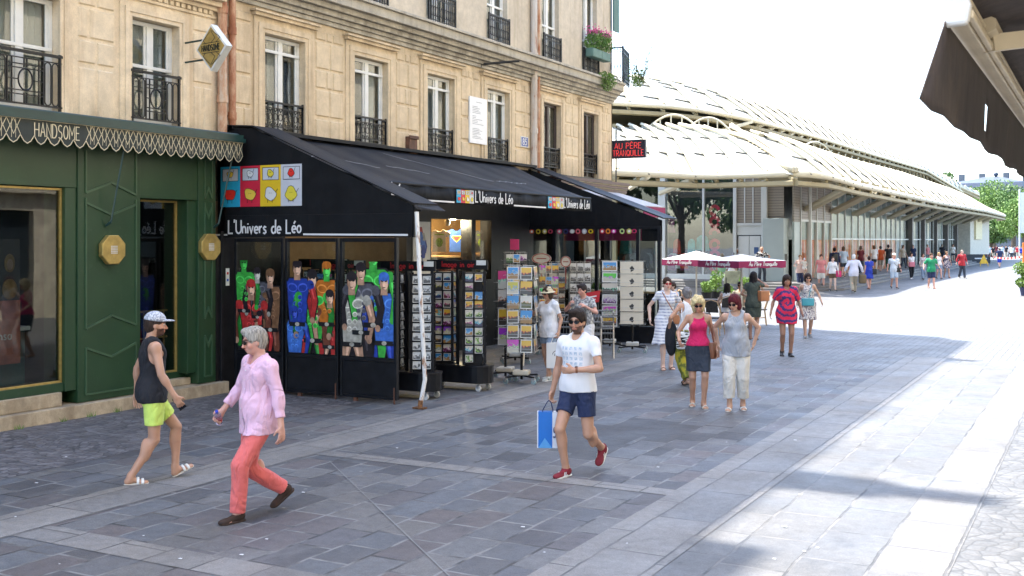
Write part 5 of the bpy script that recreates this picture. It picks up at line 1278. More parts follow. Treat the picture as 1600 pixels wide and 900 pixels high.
mb = MB(); mb.box(wx(1227)+.25, wx(1231)+.25, YW-1.12, YW-1.101, 1.4, 1.75); mb.build("intercom", M_GUT, HALL)
mb = MB(); mb.box(xs[940], xs[1030], YW-.01, YW, .62, 6.0); mb.build("glazing", M_SHOPGLASS, HALL)
mb = MB(); mb.box(xs[1041], xs[1098], YW-.01, YW, .62, 6.0); mb.build("glazing", glass_mat("front_glass", alpha=.1, ior=1.9, graze=.6), HALL)
mb = MB(); mb.box(xs[1101], xs[1147], YW-.01, YW, .62, 6.0); mb.build("glazing", MATS["front_glass"], HALL)
mb = MB()
for k in range(5): mb.box(xs[1041]+.3+k*.42, xs[1041]+.62+k*.42, YW+.4, YW+.5, 1.2, 2.4)
# display behind the front glazing: hanging clothes, pink vertical letters
gc = [("display_red", (.62, .05, .03)), ("display_teal", (.02, .40, .42)), ("display_plum", (.30, .05, .22)), ("display_white", (.6, .6, .6)), ("display_black", (.02, .02, .02))]
mb = MB(); rnd = random.Random(4)
for k in range(26):
    a = xs[940]+rnd.random()*(xs[1098]-xs[940]); z = rnd.choice([.8, .9, 1.7, 1.9, 2.9]); mb.m(k % 5); w = rnd.uniform(.22, .42); M = Matrix.Translation((a, YW+rnd.uniform(.15, .6), z))
    mb.prism([(-w, 0, 0), (w, 0, 0), (w*.8, 0, .7), (w*.3, 0, .85), (-w*.3, 0, .85), (-w*.8, 0, .7)], (0, .12, 0), M)
mb.build("hanging_clothes", [pm(n, c, .7, .2) for n, c in gc], HALL)
mb = MB(); px_ = (xs[1101]+xs[1147])/2-.35
for k in range(6):
    z = .9+k*.62; q = [(px_+.24*math.cos(t_*.5), YW+.3, z+.24*math.sin(t_*.5)+.1) for t_ in range(1+[12, 9, 12, 7, 12, 10][k])]
    mb.ribbon(q, .17, (0, -1, 0), .01*k+.01, .04)
mb.build("pink_lettering", pm("pink_letters", (.75, .02, .10), .5, .05), HALL)
band("dark_interior", pm("hall_dark", (.035, .04, .05), .8), [(xs[940], xs[1191], YW+3.2, YW+3.3, ZP, 6), (xs[1191], xs[1191]+.1, YW+.3, YW+3.2, ZP, 6)])
# --- long side
def sy(px): return onX(px, 300, XW).y
ys = {k: sy(k) for k in (1240, 1255, 1268, 1283, 1297, 1340, 1400)}
L0 = 59.2
cols = [L0+k*(ys[1297]-L0)/4 for k in range(5)]
for a, b in zip(cols[:-1], cols[1:]):
    mb = MB(); mb.box(XW-.05, XW+.05, a+.06, b-.06, 3.6, 6.2); mb.build("louvre", M_LOUV, HALL)
mb = MB()
for c in cols: mb.box(XW-.06, XW+.10, c-.06, c+.06, ZP, 6.2)
mb.box(XW-.06, XW+.08, L0, cols[-1], 3.48, 3.6); mb.box(XW+.6, XW+.72, L0-.4, L0-.28, ZP, 5.6); mb.build("mullion", M_WALLW, HALL)
y = cols[-1]; k = 0; mb = MB(); gl = MB()
while y < 128:
    w = 2.1; mb.box(XW-.04, XW+.06, y-.04, y+.04, ZP, 6.6); y += w; k += 1
for z in (2.55, 4.5): mb.box(XW-.03, XW+.05, cols[-1], 128, z-.04, z+.04)
mb.build("mullion", pm("pale_steel", (.60, .62, .60), .4), HALL)
mb = MB(); mb.box(XW-.01, XW, L0, cols[-1], ZP, 3.48); mb.box(XW-.01, XW, cols[-1], 128, ZP, 6.6); mb.build("glazing", glass_mat("hall_glass", alpha=.05, ior=1.25, graze=.22), HALL)
M_ORNG = NT("orange_display"); _s = M_ORNG.sep(); _w = M_ORNG.noise(2.2, 4, M_ORNG.mapping((1, 1.8, .25))); M_ORNG = M_ORNG.set(M_ORNG.ramp(_w, [(.36, (.35, .05, .02)), (.48, (.85, .20, .04)), (.56, (.80, .34, .14)), (.64, (.80, .60, .45))]), .7)
mb = MB(); mb.box(XW-.40, XW-.32, L0, 92, ZP, 2.5); mb.build("display_wall", M_ORNG, HALL)
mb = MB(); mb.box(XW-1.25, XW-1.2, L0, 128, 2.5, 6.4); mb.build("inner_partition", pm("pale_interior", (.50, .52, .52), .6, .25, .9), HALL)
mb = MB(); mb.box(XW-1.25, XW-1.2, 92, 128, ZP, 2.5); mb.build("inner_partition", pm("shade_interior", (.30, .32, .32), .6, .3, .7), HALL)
for y_ in (96, 103, 111, 119, 127): mb = MB(); mb.box(XW-.25, XW+.35, y_-.3, y_+.3, ZP, 7.2); mb.build("column", pm("dark_grey_column", (.10, .095, .09), .5), HALL)
for k in range(14):      # outriggers carrying the roof edge
    y_ = 60+k*6.4
    mb = MB()
    for s in (0, 1.1): mb.tube([(XW+.1, y_+s, 4.15), (-11.75, y_+s-1.8, 5.25)], .15, 6, flat=(0, 0, 1))
    mb.tube([(XW-.1, y_, 5.9), (-11.9, y_, 5.35)], .10, 5); mb.build("outrigger", M_RIB, HALL)
mb = MB()
for k in range(60): y_ = 56+k*1.6; mb.box(-15.8, -11.8, y_-.10, y_+.10, 5.55, 5.75)
mb.box(-15.8, -15.7, 56, 152, 5.6, 8.0)
mb.build("soffit_batten", M_UND, HALL)
for pa, pb in (((1033, 302), (1078, 281)), ((1000, 290), (1012, 276)), ((1095, 345), (1096, 345))):
    pass
mb = MB(); mb.tube([onY(1032, 302, 56.5), PZ(1080, 281, 5.3)], .14, 6); mb.tube([onY(985, 294, 55), PZ(1012, 276, 5.3)], .14, 6); mb.build("outrigger", M_RIB, HALL)
# pale block and terrace at the far end of the hall
mb = MB(); mb.box(-17, -13.2, 130, 152, 0, 6.2); mb.m(1).box(-17.1, -13.0, 134, 141, 2.6, 6.0); mb.build("end_block", [pm("pale_stone_block", (.50, .48, .40), .6), pm("cream_block", (.68, .60, .36), .6)], HALL)
mb = MB(); mb.box(-60, XW-1.3, YW+3.4, 152, 5.9, 6.1); mb.box(-60, -59.8, 50, 152, 0, 12); mb.box(-40, -24.2, 57, 57.2, 0, 9); mb.box(-26, -25.8, 57, 152, 0, 9.5); mb.build("inner_roof", M_UND, HALL)
# ---------------------------------------------------------------- steps
M_STEPG = pm("grey_granite", (.17, .165, .16), .7, .15, 2, .3)
def steps_outline(o):
    e = [(-40, 54.2-o*.0), (-22, 54.6), (-18.6, 54.9), (-15.2, 53.6), (-12.6, 53.4), (-11.4, 55.5), (-11.5, 62), (-11.6, 75), (-11.8, 130)]
    P = []
    for i, (x, y) in enumerate(e):
        if i <= 3: P.append((x, y+o))
        elif i == 4: P.append((x-o*.5, y+o))
        elif i == 5: P.append((x-o*.9, y+o*.4))
        else: P.append((x-o, y))
    return P+[(-40, 130)]
mb = MB()
for k, o in enumerate((0, .42, .84)):
    mb.prism([(x, y, k*.115) for x, y in steps_outline(o)], (0, 0, .115))
tag(mb.build("steps", M_STEPG, bevel=.015), kind='structure')

# ================================================================ far end: houses and trees
def leaf_mat(name, a, b):
    t = NT(name); oi = t.n("ShaderNodeObjectInfo"); n = t.noise(.6, 3); n2 = t.noise(6, 3)
    c = t.mix(n, a, b); c = t.mix(1.0, c, t.ramp(n2, [(.3, .7), (.7, 1.25)]), 'MULTIPLY')
    t.b.inputs["Transmission Weight"].default_value = 0.0
    t.b.inputs["Subsurface Weight"].default_value = 0.0
    return t.set(c, .6)
LEAF = leaf_mat("plane_tree_leaves", (.05, .11, .018), (.10, .18, .03)); LEAF2 = leaf_mat("light_green_leaves", (.09, .17, .025), (.15, .25, .04)); BARK = pm("bark", (.12, .09, .06), .9, .3, 8, .5)
def leaf_cloud(mb, centers, n, size, rnd):
    for _ in range(n):
        c, r = rnd.choice(centers); v = Vector((rnd.gauss(0, 1), rnd.gauss(0, 1), rnd.gauss(0, 1))).normalized()*r*rnd.uniform(.55, 1.08)**.6; v.z *= .8; p = Vector(c)+v
        M = Matrix.Translation(p) @ Euler((rnd.uniform(0, 6), rnd.uniform(0, 6), rnd.uniform(0, 6))).to_matrix().to_4x4(); s = size*rnd.uniform(.6, 1.3)
        mb.add([(-s, 0, 0), (0, -s*.5, .1*s), (s, 0, 0), (0, s*.5, .1*s)], [(0, 1, 2, 3)], M)
def tree(x, y, h, cr, label, seed, lm=None, n=5200, size=.22, group="trees at the far end of the street"):
    r = empty("tree", (x, y, 0), 0, label, "tree", group); rnd = random.Random(seed)
    mb = MB(); mb.tube([(0, 0, 0), (.1, 0, h*.3), (0, .1, h*.55)], cr*.09, 8, r1=cr*.05); cen = []
    for k in range(9):
        a = k*2.4; rr = cr*rnd.uniform(.25, .62); z = h*rnd.uniform(.45, .85); c = (rr*math.cos(a), rr*math.sin(a), z); cen.append((c, cr*rnd.uniform(.35, .55))); mb.tube([(0, 0, h*.35), (c[0]*.5, c[1]*.5, z*.8), c], cr*.035, 5, r1=.03)
    cen.append(((0, 0, h*.88), cr*.45)); mb.build("trunk", BARK, r)
    mb = MB(); leaf_cloud(mb, cen, n, size, rnd); mb.build("crown", lm or LEAF, r); return r
def at(px, d): r = ray(px); return r[0]*d, r[1]*d
x, y = at(1480, 215); tree(x, y, 17.0, 2.6, "round topped dark green tree rising behind the hall roof", 1, None, 2600, .28)
for i, (px, d, h, cr, lb, m) in enumerate(((1520, 205, 12.0, 5.5, "light green tree just above the canopy's far tip", LEAF2), (1552, 190, 12.5, 5.5, "bushy light tree between the hall and the grey mansion", LEAF2), (1583, 180, 11.0, 5.0, "bushy tree in front of the grey mansion's right half", LEAF), (1600, 160, 8.5, 4.5, "low bright green tree at the right edge of the photo", LEAF2), (1548, 172, 6.5, 4.0, "low leafy tree behind the far terrace", LEAF))):
    x, y = at(px, d); tree(x, y, h, cr, lb, 10+i, m)
# grey mansion
mx, my = at(1540, 330); MN = empty("mansion", (mx, my, 0), R(-14), "distant grey stone mansion with slate mansard roof and pale dormers", "building")
M_GST = pm("grey_stone", (.085, .10, .12), .8, .1, .3); M_SLATE = pm("slate", (.025, .042, .075), .5, .15, .4)
mb = MB(); mb.box(-11, 13, -6, 6, 0, 14.8); mb.build("wall", M_GST, MN)
mb = MB(); mb.add([(-11.4, -6.4, 14.8), (13.4, -6.4, 14.8), (13.4, 6.4, 14.8), (-11.4, 6.4, 14.8), (-9.8, -4.8, 19.6), (11.8, -4.8, 19.6), (11.8, 4.8, 19.6), (-9.8, 4.8, 19.6)], [(0, 1, 5, 4), (1, 2, 6, 5), (2, 3, 7, 6), (3, 0, 4, 7)]); mb.m(1).add([(-9.8, -4.8, 19.6), (11.8, -4.8, 19.6), (11.8, 4.8, 19.6), (-9.8, 4.8, 19.6), (0, 0, 21.6), (4, 0, 21.6)], [(0, 1, 5, 4), (1, 2, 5), (2, 3, 4, 5), (3, 0, 4)]); mb.build("roof", [M_SLATE, pm("zinc_roof", (.07, .09, .115), .5)], MN)
for k in range(7):
    mb = MB(); x = -9.5+k*3.4; mb.box(x, x+1.4, -6.5, -4.9, 15.2, 18.0); mb.m(1).box(x+.3, x+1.1, -6.56, -6.501, 15.5, 17.5); mb.m(0).box(x-.15, x+1.55, -6.6, -4.9, 18.001, 18.3); mb.build("dormer", [pm("pale_dormer", (.17, .18, .19), .7), pm("dark_pane", (.06, .08, .10), .3)], MN)
for k in range(7):
    for f in range(3): mb = MB(); x = -9.4+k*3.4; mb.box(x, x+1.1, -6.06, -6.001, 2.5+f*4, 5+f*4); mb.build("window", pm("dark_pane", (.06, .08, .10), .3), MN)
for x in (-8, -2, 5, 10.5): mb = MB(); mb.box(x, x+1.5, 0, 1.2, 19, 22.6); mb.build("chimney", M_GST, MN)
mb = MB(); mb.tube([(3, 0, 21), (3, 0, 25)], .12, 6, r1=.03); mb.ball((3, 0, 22.2), .7); mb.build("finial", M_SLATE, MN)
x, y = at(1680, 260); R2 = empty("far_block", (x, y, 0), 0, "pale apartment block closing the street at the far right", "building")
mb = MB(); mb.box(-12, 12, -6, 6, 0, 15); mb.build("wall", M_GST, R2); mb = MB()
for k in range(7):
    for f in range(4): mb.box(-11+k*3.2, -9.7+k*3.2, -6.05, -6.0, 2+f*3.3, 4.2+f*3.3)
mb.build("window", pm("dark_pane", (.06, .08, .10), .3), R2)

for i, (x, y, h, cr, lb) in enumerate(((-22, 43, 8.5, 2.7, "street tree nearest the corner, behind the apartment building"), (-26.5, 42, 10.5, 3.2, "taller street tree hidden in the side street"), (-32, 44, 10.5, 3.4, "farthest street tree in the side street"))): tree(x, y, h, cr, lb, 40+i, LEAF, 3600, .2, "trees in the side street")
# ================================================================ people: one continuous body surface each, grown from a distance field
def v3(*a): return np.array(a, dtype=np.float64)
def nrm(a): return a/max(1e-9, np.linalg.norm(a))
class Field:
    def __init__(s, lo, hi, h):
        s.h = h; s.lo = np.array(lo, float); s.n = np.ceil((np.array(hi, float)-s.lo)/h).astype(int)+1
        s.d = np.full(s.n, 1.0, np.float32)
    def _win(s, lo, hi, pad):
        a = np.clip(np.floor((np.array(lo)-pad-s.lo)/s.h).astype(int), 0, s.n); b = np.clip(np.ceil((np.array(hi)+pad-s.lo)/s.h).astype(int)+1, 0, s.n)
        if np.any(b <= a): return None, None
        sl = tuple(slice(i, j) for i, j in zip(a, b))
        ax = [s.lo[k]+s.h*np.arange(a[k], b[k]) for k in range(3)]
        return sl, np.meshgrid(*ax, indexing='ij')
    def _join(s, sl, d, k, sub=False):
        o = s.d[sl]
        if sub: o2 = -o
        else: o2 = o
        if k > 0:
            hh = np.clip(.5+.5*(d-o2)/k, 0, 1) if False else np.clip(.5+.5*(o2-d)/k, 0, 1)
            r = o2*(1-hh)+d*hh-k*hh*(1-hh)
        else: r = np.minimum(o2, d)
        s.d[sl] = (-r if sub else r)
    def cap(s, a, b, ra, rb=None, k=.02, flat=1.0, wide=None, grow=0.0, clipa=False, clipb=False, sub=False):
        """tapered capsule; wide = direction in which it keeps its radius while the other way is scaled by flat"""
        a = np.array(a, float); b = np.array(b, float); rb = ra if rb is None else rb; ra += grow; rb += grow
        R_ = max(ra, rb); sl, G = s._win(np.minimum(a, b)-R_, np.maximum(a, b)+R_, k+2.5*s.h)
        if sl is None: return
        ab = b-a; L2 = max(1e-9, ab@ab); P = [G[i]-a[i] for i in range(3)]
        t = np.clip((P[0]*ab[0]+P[1]*ab[1]+P[2]*ab[2])/L2, 0, 1); q = [P[i]-t*ab[i] for i in range(3)]
        if flat != 1.0:
            w = nrm(np.array(wide, float)); ax = nrm(ab); w = nrm(w-ax*(w@ax)); u = np.cross(ax, w)
            dw = q[0]*w[0]+q[1]*w[1]+q[2]*w[2]; du = q[0]*u[0]+q[1]*u[1]+q[2]*u[2]; da = q[0]*ax[0]+q[1]*ax[1]+q[2]*ax[2]
            rr = ra+(rb-ra)*t; d = (np.sqrt(dw**2+(du/flat)**2+da**2)-rr)*(.55+.45*flat)
        else: d = np.sqrt(q[0]**2+q[1]**2+q[2]**2)-(ra+(rb-ra)*t)
        if clipb: n = nrm(ab); d = np.maximum(d, (G[0]-b[0])*n[0]+(G[1]-b[1])*n[1]+(G[2]-b[2])*n[2])
        if clipa: n = -nrm(ab); d = np.maximum(d, (G[0]-a[0])*n[0]+(G[1]-a[1])*n[1]+(G[2]-a[2])*n[2])
        s._join(sl, d.astype(np.float32), k, sub)
    def ell(s, c, r, M=None, k=.02, sub=False, grow=0.0):
        c = np.array(c, float); r = np.array(r, float)+grow; R_ = r.max(); sl, G = s._win(c-R_, c+R_, k+2.5*s.h)
        if sl is None: return
        P = [G[i]-c[i] for i in range(3)]
        if M is not None: P = [P[0]*M[0, i]+P[1]*M[1, i]+P[2]*M[2, i] for i in range(3)]   # columns of M are the local axes
        k0 = np.sqrt((P[0]/r[0])**2+(P[1]/r[1])**2+(P[2]/r[2])**2); k1 = np.sqrt((P[0]/r[0]**2)**2+(P[1]/r[1]**2)**2+(P[2]/r[2]**2)**2)
        d = k0*(k0-1)/np.maximum(k1, 1e-6); s._join(sl, d.astype(np.float32), k, sub)
    def plane(s, p, n):
        """keep only what lies behind the plane"""
        n = nrm(np.array(n, float)); ax = [s.lo[k]+s.h*np.arange(s.n[k]) for k in range(3)]
        d = (ax[0][:, None, None]-p[0])*n[0]+(ax[1][None, :, None]-p[1])*n[1]+(ax[2][None, None, :]-p[2])*n[2]
        s.d = np.maximum(s.d, d.astype(np.float32))
    def shell(s, t): s.d = np.maximum(s.d, -(s.d+t))
    def wrinkle(s, amp, f=22.0, seed=0, vert=.5):
        ax = [s.lo[k]+s.h*np.arange(s.n[k]) for k in range(3)]; X, Y, Z = ax[0][:, None, None], ax[1][None, :, None], ax[2][None, None, :]; q = seed*1.7
        a = np.sin(f*X+3*np.sin(f*.3*Z*1.3+q)+q)+np.sin(f*vert*Z+2.5*np.sin(f*.4*X+q)+f*.5*Y)+.6*np.sin(f*1.7*Y+f*.9*X+q*2+f*.4*Z)
        s.d += (amp*.5*a).astype(np.float32)
    def noise(s, amp, f, seed=0, fz=1.0):
        ax = [s.lo[k]+s.h*np.arange(s.n[k]) for k in range(3)]; X, Y, Z = ax[0][:, None, None], ax[1][None, :, None], ax[2][None, None, :]; q = seed*2.3
        a = np.sin(f*X+1.7*np.sin(f*.7*Y+q))*np.sin(f*Y*1.1+q+1.3*np.sin(f*.5*Z*fz))+np.sin(f*fz*Z+2*np.sin(f*.9*X+q))*.6+.5*np.sin(2.3*f*X+q)*np.sin(2.1*f*Y)
        s.d += (amp*a).astype(np.float32)
    def mesh(s):
        d = s.d; neg = d < 0
        if not neg.any(): return np.zeros((0, 3)), np.zeros((0, 4), int)
        N = np.array(d.shape); c = [neg[i:N[0]-1+i, j:N[1]-1+j, k:N[2]-1+k] for i in (0, 1) for j in (0, 1) for k in (0, 1)]
        sm = sum(x.astype(np.int8) for x in c); cell = (sm > 0) & (sm < 8); idx = np.full(cell.shape, -1, np.int64); ci = np.argwhere(cell); idx[cell] = np.arange(len(ci))
        acc = np.zeros((len(ci), 3)); cnt = np.zeros(len(ci))
        for axn in range(3):
            o = [x for x in range(3) if x != axn]
            for u in (0, 1):
                for w in (0, 1):
                    p0 = ci.copy(); p0[:, o[0]] += u; p0[:, o[1]] += w; p1 = p0.copy(); p1[:, axn] += 1
                    a = d[tuple(p0.T)]; b = d[tuple(p1.T)]; m = (a < 0) != (b < 0); t = np.where(m, a/np.where(m, a-b, 1), 0)
                    q = p0.astype(float); q[:, axn] += t; acc += q*m[:, None]; cnt += m
        V = s.lo+s.h*acc/np.maximum(cnt, 1)[:, None]; F = []
        for axn in range(3):
            o = [x for x in range(3) if x != axn]
            sh = [slice(1, -1)]*3; sh[axn] = slice(0, -1); a = d[tuple(sh)]; sh2 = list(sh); sh2[axn] = slice(1, None); b = d[tuple(sh2)]
            m = np.argwhere((a < 0) != (b < 0))
            if not len(m): continue
            g = m.copy()
            for q in o: g[:, q] += 1
            sg = d[tuple(g.T)] < 0; qd = []
            for du, dw in ((0, 0), (1, 0), (1, 1), (0, 1)):
                cc = g.copy(); cc[:, o[0]] -= 1-du; cc[:, o[1]] -= 1-dw; qd.append(idx[tuple(cc.T)])
            Q = np.stack(qd, 1); fl = sg if axn != 1 else ~sg; Q[~fl] = Q[~fl][:, ::-1]; F.append(Q)
        return V, np.concatenate(F)
    def build(s, name, mat, parent, S=1.0, cols=None):
        V, F = s.mesh()
        if not len(V): return None
        V = V*S; me = bpy.data.meshes.new(name); me.vertices.add(len(V)); me.vertices.foreach_set("co", V.astype(np.float32).ravel())
        me.loops.add(len(F)*4); me.loops.foreach_set("vertex_index", F.astype(np.int32).ravel()); me.polygons.add(len(F)); me.polygons.foreach_set("loop_start", np.arange(0, len(F)*4, 4, dtype=np.int32))
        me.polygons.foreach_set("use_smooth", np.ones(len(F), bool)); me.update(calc_edges=True)
        if cols is not None:
            ca = me.color_attributes.new("tint", 'FLOAT_COLOR', 'POINT'); C = cols(V/S); ca.data.foreach_set("color", np.concatenate([C, np.ones((len(C), 1))], 1).astype(np.float32).ravel())
        me.materials.append(mat); o = bpy.data.objects.new(name, me); link(o); o.parent = parent; return o

def rotz(a): c, s = math.cos(a), math.sin(a); return np.array([[c, -s, 0], [s, c, 0], [0, 0, 1.]])
def rotx(a): c, s = math.cos(a), math.sin(a); return np.array([[1., 0, 0], [0, c, -s], [0, s, c]])
def roty(a): c, s = math.cos(a), math.sin(a); return np.array([[c, 0, s], [0, 1., 0], [-s, 0, c]])
def ik(a, b, l1, l2, pole):
    a = np.array(a, float); b = np.array(b, float); d = b-a; L = np.linalg.norm(d); Lm = (l1+l2)*.999
    if L > Lm: b = a+d*Lm/L; d = b-a; L = Lm
    if L < abs(l1-l2)+.01: L = abs(l1-l2)+.01; b = a+nrm(d)*L; d = b-a
    n = d/L; x = (l1*l1-l2*l2+L*L)/(2*L); y = math.sqrt(max(0, l1*l1-x*x)); p = np.array(pole, float); p = nrm(p-n*(p@n)); return a+n*x+p*y, b

SKIN = {}
def skin_mat(col):
    k = "skin_%02d_%02d_%02d" % tuple(int(c*100) for c in col)
    if k not in MATS:
        t = NT(k); at_ = t.n("ShaderNodeAttribute", attribute_name="tint"); n = t.noise(9, 4); c = t.mix(n, [x*.88 for x in col], [min(1, x*1.1) for x in col])
        c = t.mix(1.0, c, at_.outputs["Color"], 'MULTIPLY'); t.bump(t.noise(160, 2), .08, .002)
        t.set(c, .5); t.b.inputs["Subsurface Weight"].default_value = .08; t.b.inputs["Subsurface Radius"].default_value = (.02, .008, .004); t.b.inputs["Subsurface Scale"].default_value = .3; MATS[k] = t.m
    return MATS[k]
def cloth(name, col, var=.08, fold=.35, rough=.85, weave=0, fsc=9):
    if name in MATS: return MATS[name]
    t = NT(name); n = t.noise(3.2, 4); c = t.ramp(n, [(.3, [x*(1-var) for x in col]), (.7, [min(1, x*(1+var)) for x in col])])
    r1 = t.math('ABSOLUTE', t.math('SUBTRACT', t.noise(fsc*.62, 1, t.mapping((1.0, 1.0, .75)), dist=1.1), .5)); r2 = t.math('ABSOLUTE', t.math('SUBTRACT', t.noise(fsc*.9, 2, t.mapping((1.3, 1.3, .5), rot=(.5, .4, 0)), dist=.8), .5)); h = t.math('ADD', t.math('MULTIPLY', r1, 1.6), r2)
    c = t.mix(1.0, c, t.ramp(t.noise(220, 2), [(.3, .93), (.7, 1.05)]), 'MULTIPLY'); t.bump(h, min(1.0, fold*2.2), .035); t.set(c, rough); t.b.inputs["Sheen Weight"].default_value = .1 if max(col) > .15 else 0.0; MATS[name] = t.m; return t.m
def hair_mat(name, col):
    if name in MATS: return MATS[name]
    t = NT(name); n = t.noise(26, 4, t.mapping((3, 3, .6))); c = t.ramp(n, [(.3, [x*.45 for x in col]), (.7, [min(1, x*1.5) for x in col])]); t.bump(t.noise(60, 3, t.mapping((3, 3, .5))), .9, .01); t.set(c, .65, Specular_IOR_Level=.25); MATS[name] = t.m; return t.m
M_SUNG = pm("sunglass_lens", (.008, .008, .010), .08, bump=0); M_EYE = pm("eye_white", (.7, .68, .65), .3, bump=0); M_IRIS = pm("dark_iris", (.02, .015, .01), .2, bump=0)
SK = dict(fair=(.60, .39, .30), tan=(.50, .285, .19), warm=(.56, .345, .245), pale=(.68, .48, .39), brown=(.20, .105, .065), red=(.60, .33, .255))

def person(loc, face, label, H=1.75, fem=False, build=1.0, skin='warm', h=None, lean=0.0, twist=0.0, side=0.0, hipx=0.0, drop=0.0,
           legs=None, arms=None, head=(0, 0, 0), hair=None, hcol=(.03, .02, .015), top=None, bottom=None, shoes=None, extra=None, glasses=None, beard=0,
           hat=None, group=None, sit=False, grip=(0.5, 0.5), belly=0.0, name="person", bust=None, eyes=True, palm=(None, None)):
    """legs: ((x,y,z) left ankle, right ankle) in body space, +y ahead, x to the figure's right; arms: wrist offsets from the shoulders.
    head = (turn to the left, nod down, tilt) in degrees."""
    S = H/1.75; root = empty(name, loc, face, label, "person", group)
    dist = math.hypot(loc[0], loc[1])
    if h is None: h = min(.02, max(.0085, dist*.0006))
    b = build; sw = (.155 if fem else .178)*(.5+.5*b); hw = (.092 if fem else .088); g = (b-1)
    legs = legs or ((-.10, 0.0, .085), (.10, 0.0, .085)); arms = arms or ((-.10, .03, -.52), (.10, .03, -.52))
    pz = (.93-drop); pel = v3(hipx, 0, pz); T = rotz(R(twist)) @ rotx(R(-lean)) @ roty(R(side))
    def tp(x, y, z): return pel+T @ v3(x, y, z)         # point in torso space above the pelvis
    hips = [pel+v3(-hw, 0, -.02), pel+v3(hw, 0, -.02)]; knees = []; ank = []
    for i in (0, 1):
        L = legs[i]; kn, an = ik(hips[i], L[:3], .43, .415, L[3] if len(L) > 3 else (.08*(1 if i else -1), 1, 0)); knees.append(kn); ank.append(an)
    sh = [tp(-sw, 0, .488), tp(sw, 0, .488)]; elb = []; wri = []
    for i in (0, 1):
        A = arms[i]; w = sh[i]+(T @ v3(*A[:3])); e, w = ik(sh[i], w, .285, .255, (T @ v3(*A[3])) if len(A) > 3 else (.35*(1 if i else -1), -1, -.1)); elb.append(e); wri.append(w)
    neck0 = tp(0, -.005, .52); HR = T @ rotz(R(head[0])) @ rotx(R(-head[1])) @ roty(R(head[2])); hc = tp(0, .005, .58)+HR @ v3(0, .025, .115)
    def hp(x, y, z): return hc+HR @ v3(x, y, z)
    fs = 1.0 if not fem else .95
    lim = np.array([*hips, *knees, *ank, *sh, *elb, *wri, hc, hc+v3(0, 0, .16)]); lo = lim.min(0)-.30; hi = lim.max(0)+.30; lo[2] = max(-.02, lo[2])-.03
    def legprims(F, grow=0.0, upto=1.0, both=(0, 1), k=.03, flare=0.0, fold=0.0):
        """upto: 0.5 = knee, 1 = ankle"""
        for i in both:
            hp_, kn, an = hips[i], knees[i], ank[i]; up = min(1, upto*2); e1 = hp_+(kn-hp_)*up
            r0 = (.083+.014*g+(.004 if fem else 0)); r1 = .056+.012*g
            F.cap(hp_, e1, r0, r0+(r1-r0)*up, k, grow=grow+flare*up, clipb=upto < .5)
            if upto > .5:
                lo_ = (upto-.5)*2; e2 = kn+(an-kn)*lo_
                F.cap(kn, e2, r1*.97, r1+(.036-r1)*lo_, .008, grow=grow+flare, clipb=upto < 1.0 or grow > .005)
                if grow < .02:
                    fw = nrm(np.cross(an-kn, v3(1, 0, 0))); m = kn+(an-kn)*.30; F.ell(m+fw*(-.018 if fw[1] > 0 else .018), (.047+.008*g, .050+.008*g, .115), k=.03, grow=grow)
    def torso(F, grow=0.0, k=.05, hem=None):
        F.ell(tp(0, -.005, .05), (.158+.03*g+(.008 if fem else 0), .112+.03*g, .125), T, .04, grow=grow)
        for sx in (-1, 1): F.ell(tp(sx*.07, -.045, -.01), (.082+.01*g, .085+.02*g, .10), T, .03, grow=grow*.8)
        F.ell(tp(0, 0.0, .20), (.141+.045*g-(.018 if fem else 0), .098+.05*g, .16), T, .06, grow=grow)
        if belly: F.ell(tp(0, .045+.03*belly, .14), (.13+.03*g, .09+.04*belly, .13), T, .05, grow=grow)
        F.ell(tp(0, 0.0, .37), (.152+.03*g-(.008 if fem else 0), .112+.03*g, .16), T, .05, grow=grow)
        if not fem:
            for sx in (-1, 1): F.ell(tp(sx*.07, .052, .41), (.075, .055, .06), T, .04, grow=grow)
        else:
            for sx in (-1, 1): F.ell(tp(sx*.070, .085, .365), (.060*(bust or 1), .055*(bust or 1), .060*(bust or 1)), T, .035, grow=grow*.9)
        F.cap(tp(-sw*.80, -.01, .474), tp(sw*.80, -.01, .474), .052+.01*g, k=.045, grow=grow)
        F.cap(tp(-.05, -.02, .52), tp(.05, -.02, .52), .052, k=.05, grow=grow*.8)
    def armprims(F, grow=0.0, upto=1.0, both=(0, 1), k=.028):
        for i in both:
            s_, e_, w_ = sh[i], elb[i], wri[i]; up = min(1, upto*2); m = (1 if not fem else .86)*(1+.12*g)
            F.ell(s_+T @ v3((.004 if i else -.004), 0, -.012), (.056*m, .056*m, .064*m), T, k, grow=grow); e1 = s_+(e_-s_)*up
            F.cap(s_, e1, .050*m, (.050+(.037-.050)*up)*m, k, grow=grow, clipb=upto < .5 or (upto == .5 and grow > .004))
            if upto > .5:
                lo_ = (upto-.5)*2; e2 = e_+(w_-e_)*lo_; F.cap(e_, e2, .038*m, (.038+(.026-.038)*lo_)*m, .006, grow=grow, clipb=grow > .004)
                if grow < .02: F.ell(e_+(w_-e_)*.25, (.041*m, .041*m, .07*m), np.stack([nrm(np.cross(w_-e_, v3(0, 1, .01))), nrm(np.cross(w_-e_, np.cross(w_-e_, v3(0, 1, .01)))), nrm(w_-e_)], 1), .02, grow=grow)
    hand_c = []
